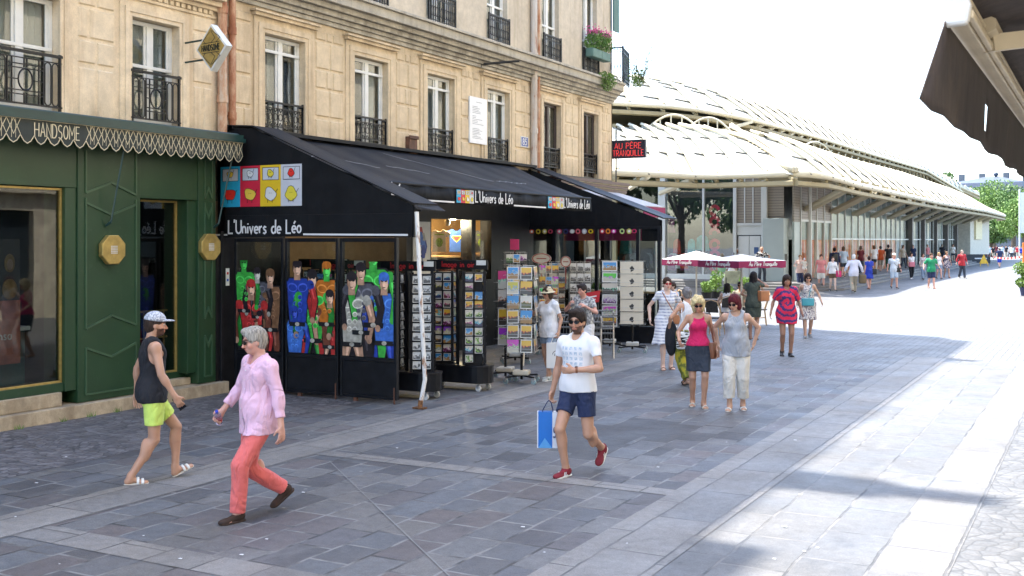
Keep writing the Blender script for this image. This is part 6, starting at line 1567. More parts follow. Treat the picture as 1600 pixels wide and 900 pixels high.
    def hands(F):
        for i in (0, 1):
            sgn = 1 if i else -1; d = nrm(wri[i]-elb[i]); pn = palm[i] if palm[i] is not None else (-sgn, .15, 0)   # palm faces the thigh by default
            n = T @ v3(*pn); n = nrm(n-d*(n@d)); a = np.cross(d, n)*sgn                                      # a points to the thumb side
            if palm[i] is None and a[1] < 0: a = -a
            c = wri[i]+d*.05; hand_c.append(c+d*.035+n*.03)
            Mx = np.stack([a, n, d], 1); hs = .92 if fem else 1.0
            F.cap(wri[i]-d*.01, wri[i]+d*.02, .026*hs, .027*hs, .012); F.ell(c, (.040*hs, .017*hs, .050*hs), Mx, .012)
            cr = grip[i]; sp = .0225*hs
            for f_ in range(4):
                u = (1.5-f_)*sp; base = c+d*.036*hs+a*u*.85; L = [.036, .040, .037, .030][f_]*hs*1.08; p = base; ang = .12+cr*.55
                dirn = nrm(d+a*(1.5-f_)*.07)
                for sgm in range(3):
                    q = nrm(dirn*math.cos(ang)+n*math.sin(ang)); e = p+q*L*(1, .75, .6)[sgm]; F.cap(p, e, (.0098, .0092, .0085)[sgm]*hs, (.0092, .0085, .0075)[sgm]*hs, .004 if sgm == 0 else .003); p = e; ang += cr*.95
            tb = c-d*.018+a*.028*hs; t1 = tb+nrm(a*.75+d*.65+n*.35)*.036*hs; t2 = t1+nrm(a*.30+d*.85+n*(.3+cr*.5))*.032*hs; F.cap(tb, t1, .015*hs, .0115*hs, .010); F.cap(t1, t2, .0112*hs, .009*hs, .004)
    def feet(F, grow=0.0, k=.02, bare=True):
        for i in (0, 1):
            L = legs[i]; an = ank[i]; pit = L[4] if len(L) > 4 else (R(0) if an[2] < .1 else -min(.9, (an[2]-.085)*4)); yaw = (L[5] if len(L) > 5 else (.12 if i else -.12))
            M = rotz(-yaw) @ rotx(pit); f = lambda x, y, z: an+M @ v3(x, y, z)
            F.cap(f(0, 0, .01), f(0, -.015, -.04), .036, .034, k, grow=grow); F.ell(f(0, -.025, -.048), (.033, .040, .034), M, .02, grow=grow)
            F.cap(f(0, .0, -.03), f(0, .10, -.058), .033, .024, .03, flat=.85, wide=M @ v3(1, 0, 0), grow=grow)
            F.ell(f(0.003 if i else -.003, .115, -.064), (.043, .055, .020), M, .02, grow=grow)
            if bare and h < .012:
                for t_ in range(5): x = (t_-2)*.016*(1 if i else -1); yy = .165-abs(t_-1)*.008; F.cap(f(x*.9, .13, -.068), f(x, yy, -.070), .011, .0085, .006)
            else: F.ell(f(0, .145, -.066), (.037, .035, .016), M, .02, grow=grow)
    # ---- body
    F = Field(lo, hi, h); torso(F); legprims(F); armprims(F); hands(F); feet(F)
    F.cap(tp(0, -.015, .50), hp(0, -.03, -.055), .057*fs*(1+.1*g), .053*fs, .03)
    F.ell(hp(0, -.012, .035), (.075*fs, .092*fs, .088*fs), HR, .0); F.ell(hp(0, .012, -.025), (.063*fs, .075*fs, .085*fs), HR, .025); F.ell(hp(0, .045, -.078), (.035*fs, .033, .026), HR, .025)
    for sx in (-1, 1):
        F.ell(hp(sx*.030, .088, .012), (.017, .014, .012), HR, .008, sub=True); F.ell(hp(sx*.045, .055, -.022), (.022, .024, .022), HR, .02); F.ell(hp(sx*.074*fs, -.008, -.005), (.010, .020, .030), HR, .006); F.cap(hp(sx*.012, .087, .034), hp(sx*.046, .076, .034), .008, .006, .010)
    F.cap(hp(0, .086, .012), hp(0, .108, -.028), .008, .0115, .010); F.ell(hp(0, .100, -.031), (.016, .011, .008), HR, .006)
    F.cap(hp(-.020, .084, -.053), hp(.020, .084, -.053), .0065, k=.005); F.cap(hp(-.017, .083, -.063), hp(.017, .083, -.063), .007, k=.005)
    F.noise(.0007, 40, 1)
    def tint(V):
        P = (V-hc) @ HR; C = np.ones((len(V), 3)); x, y, z = P[:, 0], P[:, 1], P[:, 2]; near = (np.abs(z) < .16) & (np.abs(x) < .11)
        lips = near & (np.abs(z+.058) < .011) & (np.abs(x) < .024) & (y > .075); C[lips] = (.88, .60, .58)
        br = near & (np.abs(z-.035) < .009) & (np.abs(x) > .012) & (np.abs(x) < .052) & (y > .065); C[br] = (.25, .2, .17) if beard or not fem else (.45, .36, .3)
        ck = near & (np.abs(z+.02) < .03) & (y > .04); C[ck] *= (1.04, .92, .9)
        if beard:
            bd = near & (z < -.028) & (z > -.125) & (y > .005) & ~lips & ~((z > -.045) & (np.abs(x) < .012)) & ~((np.abs(x) < .045) & (z > -.038) & (y > .05)); C[bd] = np.array([.20, .16, .15]) if beard > 1 else np.array([.62, .55, .5])
        kn = sum(np.exp(-np.sum((V-q)**2, 1)/.004) for q in (*knees, *elb)); C *= (1-.12*np.clip(kn, 0, 1))[:, None]*np.array([1, .97, .96]); C *= 1+.02*np.sin(V[:, 2:3]*37)
        return np.clip(C, 0, 1.2)
    F.build("body", skin_mat(SK[skin] if isinstance(skin, str) else skin), root, S, tint)
    def sub(grow_lo=0.0): return Field(lo-grow_lo, hi+grow_lo, h)
    # ---- upper garment
    if top:
        m, sleeve, hem, loose = top[:4]; opt = top[4] if len(top) > 4 else {}
        F = Field(lo, hi, h); torso(F, grow=.008+loose*.5)
        if hem < -.02: F.cap(tp(0, -.01, .06), tp(0, -.005, hem-.02), .118+.03*g, .122+.03*g, .05, flat=.78, wide=T @ v3(1, 0, 0), grow=.035+loose)
        else: F.cap(tp(0, 0, .12), tp(0, 0, hem-.03), .105+.03*g, .115+.03*g, .05, flat=.78, wide=T @ v3(1, 0, 0), grow=.03+loose)
        if loose > .01: F.cap(tp(0, .0, .40), tp(0, 0.0, hem), .115+.025*g, .125+.03*g, .05, flat=.75, wide=T @ v3(1, 0, 0), grow=.02+loose)
        if opt.get('flare'): legprims(F, grow=.03, upto=.25)
        if hem < .1:
            F.ell(tp(0, -.005, .05), (.158+.03*g, .112+.03*g, .125), T, .04, grow=.026+loose)
            for sx in (-1, 1): F.ell(tp(sx*.07, -.045, -.01), (.082+.01*g, .085+.02*g, .10), T, .03, grow=.022+loose*.6)
            legprims(F, grow=.026+loose*.5, upto=.32)
        F.plane(tp(0, 0, hem), T @ v3(0, 0, -1))
        if sleeve > 0: armprims(F, grow=.006+loose*.35+opt.get('wide', 0), upto=sleeve)
        else:       # bare shoulders: cut the armholes
            for sx in (-1, 1): F.ell(tp(sx*(sw+opt.get('arm', .0)), 0.0, .47), (.062, .14, opt.get('armh', .12)), T, .01, sub=True)
        if sleeve > .5 and opt.get('cuff'):
            for i in (0, 1): q = elb[i]+(wri[i]-elb[i])*((sleeve-.5)*2); p = elb[i]+(wri[i]-elb[i])*((sleeve-.5)*2-.26); F.cap(p, q, .050, .052, .006, clipa=True, clipb=True)
        nd = opt.get('neck', .07); F.ell(tp(0, .055+opt.get('nf', 0), .585), (nd, nd*1.15, .085+opt.get('deep', 0)), T, .006, sub=True); F.cap(tp(0, -.015, .48), tp(0, .0, .70), .059, k=.004, sub=True)
        F.wrinkle(.006+loose*.10, 13, len(label), 1.4); F.noise(.0022, 29, len(label), .6); F.shell(max(.013, 2.1*h)); ob = F.build(opt.get('name', "shirt"), m, root, S); top_ob = ob
        if opt.get('collar'):
            F = Field(lo, hi, h); cx = F.cap
            for sx in (-1, 1): F.cap(tp(sx*.058, -.03, .572), tp(sx*.072, .05, .545), .010, .009, .01); F.cap(tp(sx*.072, .05, .545), tp(sx*.052, .118, .475), .009, .015, .008, flat=1)
            F.cap(tp(-.055, -.05, .575), tp(.055, -.05, .575), .013, k=.01); F.build("collar", m, root, S)
    # ---- lower garment
    if bottom:
        m, kind, ln, loose = bottom[:4]; opt = bottom[4] if len(bottom) > 4 else {}; F = Field(lo, hi, h)
        if kind in ('trousers', 'shorts'):
            F.ell(tp(0, -.005, .05), (.158+.03*g, .112+.03*g, .125), T, .04, grow=.014+loose*.2)
            for sx in (-1, 1): F.ell(tp(sx*.07, -.045, -.01), (.082+.01*g, .085+.02*g, .10), T, .03, grow=.010)
            for i in (0, 1):
                up = min(1, ln*2); e1 = hips[i]+(knees[i]-hips[i])*up
                F.cap(hips[i], e1, .086+.014*g, (.086+(.060-.086)*up)+.014*g, .03, grow=.008+loose*(.25+.75*up), clipb=ln <= .5)
                if ln > .5: lo_ = (ln-.5)*2; e2 = knees[i]+(ank[i]-knees[i])*lo_; F.cap(knees[i], e2, .058+.012*g, .052, .006, grow=.008+loose, clipb=True)
            F.plane(tp(0, 0, opt.get('waist', .13)), T @ v3(0, 0, 1))
        else:
            wz = opt.get('waist', .15); z1 = pel[2]+opt.get('z', -.45); fl = opt.get('flare', .06); c = (knees[0]+knees[1])/2; c1 = v3(pel[0]+(c[0]-pel[0])*.5, (c[1]-pel[1])*.35, z1)
            F.ell(tp(0, -.005, .05), (.158+.03*g, .115+.03*g, .13), T, .04, grow=.014)
            F.cap(tp(0, 0, .0), c1, .150+.02*g, .150+.02*g+fl, .05, flat=.75, wide=(1, 0, 0), grow=loose)
            for i in (0, 1): q = min(1, max(.05, (hips[i][2]-z1)/max(.05, hips[i][2]-knees[i][2]))); F.cap(hips[i], hips[i]+(knees[i]-hips[i])*q, .094, .07, .05, grow=.01+loose+.2*fl)
            F.plane((0, 0, z1), (0, 0, -1)); F.plane(tp(0, 0, wz), T @ v3(0, 0, 1))
            if fl > .05:
                ax = [F.lo[k]+F.h*np.arange(F.n[k]) for k in range(3)]; X, Y, Z = ax[0][:, None, None]-pel[0], ax[1][None, :, None]-pel[1], ax[2][None, None, :]
                F.d += (.010*np.sin(np.arctan2(Y, X)*11+2)*np.clip((pel[2]-Z)/.35, 0, 1)).astype(np.float32)
        F.wrinkle(.003+loose*.10, 17, 3+len(label), 1.2); F.noise(.0015, 33, len(label), .5); F.shell(max(.013, 2.1*h)); F.build({'skirt': "skirt"}.get(kind, kind), m, root, S)
    # ---- shoes
    if shoes:
        m, kind = shoes[:2]
        for i in (0, 1):
            L = legs[i]; an = ank[i]; pit = L[4] if len(L) > 4 else (R(0) if an[2] < .1 else -min(.9, (an[2]-.085)*4)); yaw = (L[5] if len(L) > 5 else (.12 if i else -.12)); M = rotz(-yaw) @ rotx(pit); f = lambda x, y, z: an+M @ v3(x, y, z)
            lo_ = an-.22; hi_ = an+.26; F = Field(lo_, hi_, min(h, .011))
            if kind in ('trainer', 'loafer'):
                F.cap(f(0, -.025, -.030), f(0, .0, -.05), .046, .044, .02); F.cap(f(0, .0, -.035), f(0, .11, -.062), .042, .034, .03, flat=.9, wide=M @ v3(1, 0, 0)); F.ell(f(0, .135, -.062), (.047, .062, .030), M, .02); F.plane(f(0, 0, -.086), M @ v3(0, 0, -1))
                if kind == 'trainer': F.cap(f(0, .0, -.01), f(0, -.01, .0), .043, k=.015)
                F.plane(f(0, 0, .005 if kind == 'trainer' else -.022), M @ v3(0, -.35 if kind != 'trainer' else -.15, 1)) if kind == 'trainer' else F.ell(f(0, -.005, .0), (.034, .052, .04), M, .008, sub=True)
                s_ = F.build("shoe", m, root, S)
                F = Field(lo_, hi_, min(h, .009)); F.cap(f(0, -.03, -.073), f(0, .135, -.074), .049, .053, .01, flat=.36, wide=M @ v3(1, 0, 0)); F.plane(f(0, 0, -.087), M @ v3(0, 0, -1)); 
                o_ = F.build("sole", shoes[2] if len(shoes) > 2 else m, s_, S)
                if kind == 'trainer' and len(shoes) > 3 and shoes[3]:
                    st = MB()
                    for sx in (-1, 1):
                        for q in range(3): st.tube([tuple(f(sx*.0425, .035+q*.022, -.064)*S), tuple(f(sx*.037, .020+q*.022, -.028)*S)], .0045*S, 4)
                    st.build("side_stripe", shoes[3], s_)
            else:
                F.cap(f(0, -.035, -.076), f(0, .135, -.078), .034, .043, .01, flat=.3, wide=M @ v3(1, 0, 0)); F.plane(f(0, 0, -.089), M @ v3(0, 0, -1)); s_ = F.build("sandal", m, root, S)
                F = Field(lo_, hi_, min(h, .009))
                for y_, r_ in (((.105, .043), (.06, .040)) if kind == 'slide' else ((.11, .044),)):
                    q = [f(r_*math.cos(a_)*1.0, y_, -.072+.042*math.sin(a_)*(1 if y_ > .08 else 1.35)) for a_ in [k*math.pi/8 for k in range(9)]]
                    for a_, b_ in zip(q[:-1], q[1:]): F.cap(a_, b_, .0075, k=.004, flat=1); F.cap(a_+M @ v3(0, .014, -.002), b_+M @ v3(0, .014, -.002), .0075, k=.006)
                if kind != 'slide': 
                    q = [f(.036*math.cos(a_), -.01-.035*math.sin(a_), -.01) for a_ in [k*math.pi/8 for k in range(9)]]
                    for a_, b_ in zip(q[:-1], q[1:]): F.cap(a_, b_, .007, k=.004)
                F.build("strap", shoes[2] if len(shoes) > 2 else m, s_, S)
    # ---- hair
    if hair:
        hm = hair_mat("hair_%02d_%02d_%02d" % tuple(int(c*100) for c in hcol), hcol); F = Field(hc-.36-v3(0, 0, .35), hc+.26, h); th = dict(bald=0, crop=.006, short=.014, full=.017, bob=.024, curly=.036, long=.018, bun=.012, pony=.012, fringe=.022)[hair]
        F.ell(hp(0, -.016, .042), (.077*fs+th, .094*fs+th, .088*fs+th), HR, 0); F.ell(hp(0, -.045, -.01), (.066*fs+th*.8, .062+th*.6, .085), HR, .03)
        if hair in ('full', 'short'): F.ell(hp(.02, .045, .105), (.062, .055, .030), HR, .02)
        low = {'crop': -.055, 'short': -.065, 'full': -.07}.get(hair)
        F.ell(hp(0, .118, -.030), (.090, .078, {'crop': .118, 'short': .116, 'full': .106, 'fringe': .082, 'bob': .098, 'curly': .104}.get(hair, .116)), HR, .008, sub=True)
        if low: F.plane(hp(0, 0, low), HR @ v3(0, .7, -1)); 
        if hair in ('crop', 'short', 'full'):
            for sx in (-1, 1): F.ell(hp(sx*.085, .012, -.03), (.028, .034, .045), HR, .005, sub=True)
        if hair in ('bob', 'curly', 'fringe'):
            for sx in (-1, 1): F.ell(hp(sx*.066, -.012, -.035), (.030+th*.3, .055, .075 if hair != 'curly' else .095), HR, .02)
            F.ell(hp(0, -.065, -.05), (.072, .04, .07), HR, .03)
        if hair in ('long', 'pony'):
            if hair == 'long':
                for sx in (-1, 0, 1): F.cap(hp(sx*.055, -.05, .0), tp(sx*.075, -.10 if sx == 0 else -.075, .36), .040, .026, .03)
                for sx in (-1, 1): F.cap(hp(sx*.076, .0, .02), tp(sx*.10, .03, .42), .022, .018, .02)
            else: F.cap(hp(0, -.105, .02), tp(0, -.13, .38), .030, .014, .02)
        if hair == 'bun': F.ell(hp(0, -.115, .05), (.038, .035, .038), HR, .01)
        F.noise(.0032 if hair != 'curly' else .008, 55 if hair == 'curly' else 70, 2, .35 if hair != 'curly' else 1.0); F.build("hair", hm, root, S)
    # ---- face details
    mb = MB()
    if glasses is not None and glasses is not False:
        for sx in (-1, 1):
            q = [hp(sx*(.031+.027*math.cos(a_)), .096-.010*abs(math.cos(a_)+ .3)*(1 if math.cos(a_) > 0 else 0), .010+.020*math.sin(a_)) for a_ in [k*math.pi/7 for k in range(14)]]
            nn_ = HR @ v3(0, .006, 0); mb.prism([tuple(x*S) for x in q], tuple(nn_*S)); mb.tube([tuple(hp(sx*.058, .085, .018)*S), tuple(hp(sx*.080*fs, .0, .012)*S)], .0028*S, 4)
        mb.tube([tuple(hp(-.008, .101, .016)*S), tuple(hp(.008, .101, .016)*S)], .003*S, 4); mb.build("sunglasses", glasses if not isinstance(glasses, bool) else M_SUNG, root)
    elif eyes and dist < 45:
        for sx in (-1, 1): mb = MB(); e = hp(sx*.030, .0745, .011); mb.m(0).ball(tuple(e*S), .0115*S, .0115*S, .0055*S, 8, 6); e2 = hp(sx*.030, .0835, .011); mb.m(1).ball(tuple(e2*S), .0052*S, .0042*S, .0050*S, 8, 6); mb.build("eye", [M_EYE, M_IRIS], root, smooth=True)
    if hat:
        kind, m = hat[:2]; F = Field(hc-.25, hc+.28, min(h, .012))
        F.ell(hp(0, -.014, .058), (.090*fs, .108*fs, .088*fs), HR, 0); F.plane(hp(0, 0, .045 if kind == 'cap' else .03), HR @ v3(0, -.1, -1))
        if kind == 'cap': F.ell(hp(0, .105, .052), (.072, .085, .010), HR, .008)
        elif kind == 'sun': F.cap(hp(0, -.012, .046), hp(0, -.012, .030), .10, .150, .01, clipa=False); F.plane(hp(0, 0, .022), HR @ v3(0, 0, -1)); F.ell(hp(0, -.01, -.04), (.125, .135, .075), HR, .004, sub=True) 
        F.build("cap" if kind == 'cap' else "sun_hat", m, root, S)
        if kind == 'cap' and len(hat) > 2: pass
    info = dict(root=root, S=S, tp=tp, hp=hp, sh=sh, elb=elb, wri=wri, hand=hand_c, hips=hips, knees=knees, ank=ank, pel=pel, T=T, top=(top_ob if top else None))
    def world(p): p = np.array(p)*S; c, s_ = math.cos(face), math.sin(face); return Vector((loc[0]+c*p[0]-s_*p[1], loc[1]+s_*p[0]+c*p[1], p[2]+(loc[2] if len(loc) > 2 else 0)))
    info['w'] = world; return info

def on_front(info, x, z):
    """point on the front of the upper garment, in body space"""
    from mathutils.bvhtree import BVHTree
    o = info['top']
    if 'bvh' not in info: info['bvh'] = BVHTree.FromPolygons([v.co for v in o.data.vertices], [p.vertices[:] for p in o.data.polygons])
    a = Vector(info['tp'](x, .6, z)*info['S']); b = Vector(info['tp'](x, 0, z)*info['S']); h, n, _, _ = info['bvh'].ray_cast(a, (b-a).normalized()); return h, n
def shirt_details(info, mat, hem=-.14, pocket=True):
    mb = MB()
    for k in range(7):
        h, n = on_front(info, 0, .44-k*.083)
        if h is not None: mb.ball(h+n*.002, .006, .004, .006, 8, 5)
    mb.build("button", M_WH, info['top'], smooth=True)
    mb = MB(); P = []
    for k in range(26):
        for sx in (-.017, .017):
            h, n = on_front(info, sx, .46-k*.0245); P.append(h+n*.0035 if h is not None else None)
    for k in range(25):
        q = P[2*k:2*k+4]
        if all(x is not None for x in q): mb.quad(q[0], q[2], q[3], q[1])
    o = mb.build("placket", mat, info['top'])
    if pocket:
        mb = MB(); G = {}
        for i in range(5):
            for j in range(5): h, n = on_front(info, -.05-.03*i, .40-.032*j-(.012*(1-abs(i-2)/2) if j == 4 else 0)); G[i, j] = h+n*.006 if h is not None else None
        for i in range(4):
            for j in range(4):
                q = [G[i, j], G[i, j+1], G[i+1, j+1], G[i+1, j]]
                if all(x is not None for x in q): mb.quad(*q)
        o = mb.build("pocket", mat, info['top']); so = o.modifiers.new("t", 'SOLIDIFY'); so.thickness = .004
# ================================================================ the people in the street
def FC(a): return R(28.4+180+a)
def at_px(px, py, z=0.0): p = gnd(px, py, z); return (p.x, p.y, z)
def pat(name, fn, rough=.85):
    if name in MATS: return MATS[name]
    t = NT(name); c = fn(t); h = t.noise(6, 2, t.mapping((1.2, 1.2, .8)), dist=.5); t.bump(h, .18, .03); MATS[name] = t.set(c, rough); return t.m
C_WHITE = cloth("white_cotton", (.74, .74, .76), .05); C_BLACK = cloth("black_jersey", (.012, .013, .018), .2); C_NAVY = cloth("navy_cloth", (.018, .03, .085), .2)
C_PINKS = cloth("pink_linen_shirt", (.76, .47, .60), .06, .5); C_CORAL = cloth("coral_cotton", (.72, .15, .14), .08, .4); C_NEON = cloth("lime_shorts", (.62, .80, .16), .06)
C_MAG = cloth("crimson_top", (.62, .012, .11), .06); C_DENIMD = cloth("dark_denim", (.03, .04, .06), .3); C_GREYT = cloth("light_grey_top", (.36, .38, .42), .05); C_LINEN = cloth("off_white_linen", (.66, .63, .57), .04)
C_CREAMS = pm("cream_leather", (.66, .60, .50), .5); C_BROWN = pm("brown_leather", (.22, .08, .035), .45, .15); C_TANL = pm("tan_leather", (.38, .15, .06), .45, .15); C_BLKS = pm("black_leather", (.012, .012, .013), .4); C_SUEDE = pm("dark_brown_suede", (.035, .018, .012), .8)
C_REDS = pm("burgundy_suede", (.20, .012, .025), .75); C_DENIM = cloth("pale_denim", (.20, .27, .38), .15); C_MUST = pat("mustard_print", lambda t: t.ramp(t.noise(11, 2), [(.42, (.42, .33, .02)), (.5, (.30, .30, .03)), (.58, (.12, .13, .02))]))
C_DRKG = cloth("dark_olive_dress", (.055, .07, .055), .1); C_RED = cloth("red_cloth", (.42, .02, .03), .1); C_BLUE = cloth("royal_blue_dress", (.02, .05, .42), .1); C_GRN = cloth("green_tee", (.01, .25, .11), .1); C_ORG = cloth("orange_tee", (.70, .11, .02), .08)
C_KHAKI = cloth("khaki_cloth", (.36, .32, .25), .1); C_LBLUE = cloth("pale_blue_cloth", (.45, .55, .66), .06); C_PINK = cloth("salmon_tee", (.62, .22, .22), .08); C_BRNC = cloth("brown_cloth", (.13, .075, .04), .1); C_MAR = cloth("maroon_cloth", (.14, .02, .03), .1); C_GRY = cloth("mid_grey_cloth", (.2, .21, .23), .1)
def stripes(t):
    s = t.sep(); w = t.math('FRACT', t.math('MULTIPLY', t.math('ADD', s[2], t.math('MULTIPLY', t.noise(6, 2), .03)), 17)); w2 = t.math('FRACT', t.math('MULTIPLY', t.math('ADD', s[0], s[1]), 14))
    f = t.math('GREATER_THAN', w, .55); return t.mix(t.math('MULTIPLY', f, t.math('ADD', .45, t.math('MULTIPLY', t.math('GREATER_THAN', w2, .5), .35))), (.70, .71, .74), (.24, .27, .40))
C_STRIPE = pat("blue_striped_cotton", stripes)
def tie(t):
    s = t.sep(); x = t.math('SUBTRACT', s[0], .0); z = t.math('SUBTRACT', s[2], 1.15); r = t.math('SQRT', t.math('ADD', t.math('MULTIPLY', x, x), t.math('MULTIPLY', z, z))); a = t.math('ARCTAN2', z, x)
    f = t.math('FRACT', t.math('ADD', t.math('ADD', t.math('MULTIPLY', r, 8.5), t.math('MULTIPLY', a, .159)), t.math('MULTIPLY', t.noise(17, 4), 1.15)))
    return t.ramp(f, [(.2, (.68, .012, .06)), (.45, (.62, .03, .08)), (.58, (.04, .03, .16)), (.85, (.03, .025, .13)), (.97, (.55, .05, .12))])
C_TIE = pat("tie_dye_cotton", tie)
C_FLOR = pat("floral_white_dress", lambda t: t.ramp(t.noise(30, 2), [(.42, (.16, .13, .18)), (.5, (.66, .62, .58)), (.66, (.68, .64, .60)), (.72, (.45, .18, .16))]))
C_ZEBRA = pat("zebra_print", lambda t: t.ramp(t.noise(9, 1, t.mapping((.5, 1, 2.6)), dist=1.5), [(.47, (.01, .01, .01)), (.5, (.7, .7, .68))], 'LINEAR'))
C_BWP = pat("black_white_print", lambda t: t.ramp(t.noise(6, 1, dist=1), [(.48, (.012, .012, .02)), (.52, (.6, .6, .6))]))
C_CAP = pat("grey_printed_cap", lambda t: t.ramp(t.noise(60, 2), [(.45, (.26, .28, .34)), (.55, (.58, .60, .64))]))
def chest(t):      # faint blue printed grid on a white shirt
    s = t.sep(); gx = t.math('LESS_THAN', t.math('FRACT', t.math('MULTIPLY', s[0], 19)), .62); gz = t.math('LESS_THAN', t.math('FRACT', t.math('MULTIPLY', s[2], 19)), .62)
    ins = t.math('MULTIPLY', t.math('LESS_THAN', t.math('ABSOLUTE', s[0]), .125), t.math('MULTIPLY', t.math('LESS_THAN', t.math('ABSOLUTE', t.math('SUBTRACT', s[2], 1.23)), .13), t.math('GREATER_THAN', s[1], .05)))
    f = t.math('MULTIPLY', t.math('MULTIPLY', gx, gz), t.math('MULTIPLY', ins, t.ramp(t.noise(70, 2), [(.35, .1), (.6, .8)]))); return t.mix(f, (.75, .75, .77), (.24, .38, .52))
C_CHEST = pat("white_tee_with_blue_print", chest)

def strap_bag(loc, rz, w, hgt, dep, mat, label, cat="handbag", straps=None, name="handbag", mats=None, rnd_=.02):
    r = empty(name, loc, rz, label, cat); mb = MB(); n = 8
    mb.box(-w/2, w/2, -dep/2, dep/2, -hgt, 0); o = mb.build("bag_body", mat, r); b = o.modifiers.new("b", 'BEVEL'); b.width = min(rnd_, dep*.45); b.segments = 3
    for p in o.data.polygons: p.use_smooth = True
    if straps:
        sb = MB()
        for P in straps: sb.tube([r.matrix_basis.inverted() @ Vector(q) for q in P], .009, 6)
        sb.build("strap", mats or mat, r)
    return r
# 1 --- man in tank top
A = person(at_px(238, 752), FC(118), "man walking away in black tank top, lime shorts and grey cap by the green shop", 1.76, skin='tan', legs=((-.07, .24, .105, (-.08, 1, 0), .42), (.075, -.22, .085)), drop=.045,
           arms=((-.14, -.10, -.50), (.10, .17, -.49, (.5, -1, -.1))), grip=(.35, .9), head=(-8, 3, 0), hair='crop', hcol=(.04, .025, .018), beard=2, top=(C_BLACK, 0, -.07, .014, dict(neck=.085, deep=.02, arm=.0, armh=.20, name="tank_top")), bottom=(C_NEON, 'shorts', .33, .022), shoes=(C_CREAMS, 'slide', M_WH), hat=('cap', C_CAP), build=.93)
def phone(info, side, label, up=(0, .3, 1)):
    c = info['w'](info['hand'][side]); r = empty("phone", c, info['root'].rotation_euler[2], label, "phone"); mb = MB(); mb.box(-.006, .006, -.038, .038, -.075, .075); mb.m(1).box(.0061, .0075, -.034, .034, -.068, .068); o = mb.build("case", [C_BLKS, pm("dark_screen", (.01, .012, .02), .1)], r, bevel=.004); o.rotation_euler = (R(35), R(10), 0); return r
phone(A, 1, "black phone held low by the man in the grey cap")
# 2 --- man in pink shirt
A = person(at_px(405, 806), FC(-48), "grey haired man in pink linen shirt and coral trousers walking left", 1.73, skin='red', legs=((-.07, .25, .085), (.06, -.28, .20, (.1, 1, 0), -.62)), drop=.05,
           arms=((-.13, -.04, -.52, (-.4, -1, 0)), (.19, .16, -.44, (.7, -1, -.2))), grip=(.45, .9), head=(-14, 9, 0), hair='short', hcol=(.34, .31, .27), glasses=True, belly=.35, build=1.06,
           top=(C_PINKS, .88, -.13, .022, dict(collar=1, cuff=1, neck=.066, deep=.045)), bottom=(C_CORAL, 'trousers', 1.0, .010), shoes=(C_SUEDE, 'loafer'), eyes=False)
shirt_details(A, C_PINKS)
c = A['w'](A['hand'][1]); r = empty("water_bottle", c, 0, "small clear plastic bottle in the pink shirted man's right hand", "bottle")
t = NT("bottle_plastic"); t.set((.70, .66, .85), .12); t.b.inputs["Transmission Weight"].default_value = .75; mb = MB(); mb.lathe([(.028, -.09), (.032, -.08), (.032, .03), (.029, .045), (.032, .06), (.013, .10)], (0, 0, 0), 14); o = mb.build("body", t.m, r, smooth=True); mb = MB(); mb.lathe([(.014, .10), (.015, .125)], (0, 0, 0), 10); o2 = mb.build("cap", C_BLUE, r); mb = MB(); mb.lathe([(.0325, -.04), (.0325, .01)], (0, 0, 0), 14); o3 = mb.build("label_band", C_RED, r)
for q in (o, o2, o3): q.rotation_euler = (R(40), R(35), 0)
# 3 --- man in white T-shirt with blue bag
A = person(at_px(903, 742), FC(-32), "bearded man in white printed T-shirt and navy shorts striding with a blue bag", 1.78, skin='tan', legs=((-.085, -.36, .235, (-.15, 1, 0), -.70), (.07, .13, .085)), drop=.05, lean=-1,
           arms=((.11, .20, -.27, (-1, -.35, -.35)), (.13, -.02, -.52, (.4, -1, 0))), palm=((.9, -.2, .1), None), grip=(.8, .95), head=(8, 4, 0), hair='full', hcol=(.022, .013, .010), beard=2, glasses=True,
           top=(C_CHEST, .28, -.02, .012, dict(neck=.068, deep=.008)), bottom=(C_NAVY, 'shorts', .29, .018), shoes=(C_REDS, 'trainer', M_WH, M_WH), eyes=False)
w = A['w'](A['wri'][0]); r = empty("wristwatch", w, 0, "brown wristwatch on the bearded man's left wrist", "watch"); mb = MB(); d = Vector(A['w'](A['wri'][0]))-Vector(A['w'](A['elb'][0])); M_ = Matrix.Translation((0, 0, 0)) @ d.to_track_quat('Z', 'Y').to_matrix().to_4x4(); mb.lathe([(.030, -.012), (.033, -.010), (.033, .010), (.030, .012)], (0, 0, -.02), 14, M=M_); mb.m(1).ball((0, .032, -.02), .018, .008, .018, M=M_); mb.build("strap", [C_BROWN, pm("watch_dial", (.10, .04, .02), .25)], r)
h_ = A['w'](A['hand'][1]); bg_ = empty("shopping_bag", h_+Vector((.02, -.14, 0)), R(28.4-4), "glossy blue and white paper shopping bag with small blue emblem, carried by the bearded man", "shopping bag")
mb = MB(); W, D, Hh, tp_ = .21, .11, .40, -.12
mb.prism([(-W, 0, tp_-Hh), (W*.28, 0, tp_-Hh), (W*.28, 0, tp_), (-W, 0, tp_)], (0, D, 0)) if False else None
mb.m(0).box(-.17, .05, -.05, .05, tp_-Hh, tp_); mb.m(1).box(.0505, .17, -.05, .05, tp_-Hh, tp_); mb.m(1).box(-.1705, -.155, -.0508, .0508, tp_-Hh-.001, tp_+.001)
mb.m(2).prism([(-.155, -.0512, tp_-Hh), (.05, -.0512, tp_-Hh), (-.06, -.0512, tp_-Hh+.11)], (0, -.001, 0))
o = mb.build("paper_body", [pm("glossy_blue_paper", (.012, .16, .55), .3, .05), pm("glossy_white_paper", (.70, .72, .76), .35, .04), pm("light_blue_paper", (.10, .35, .70), .3)], bg_)
mb = MB()
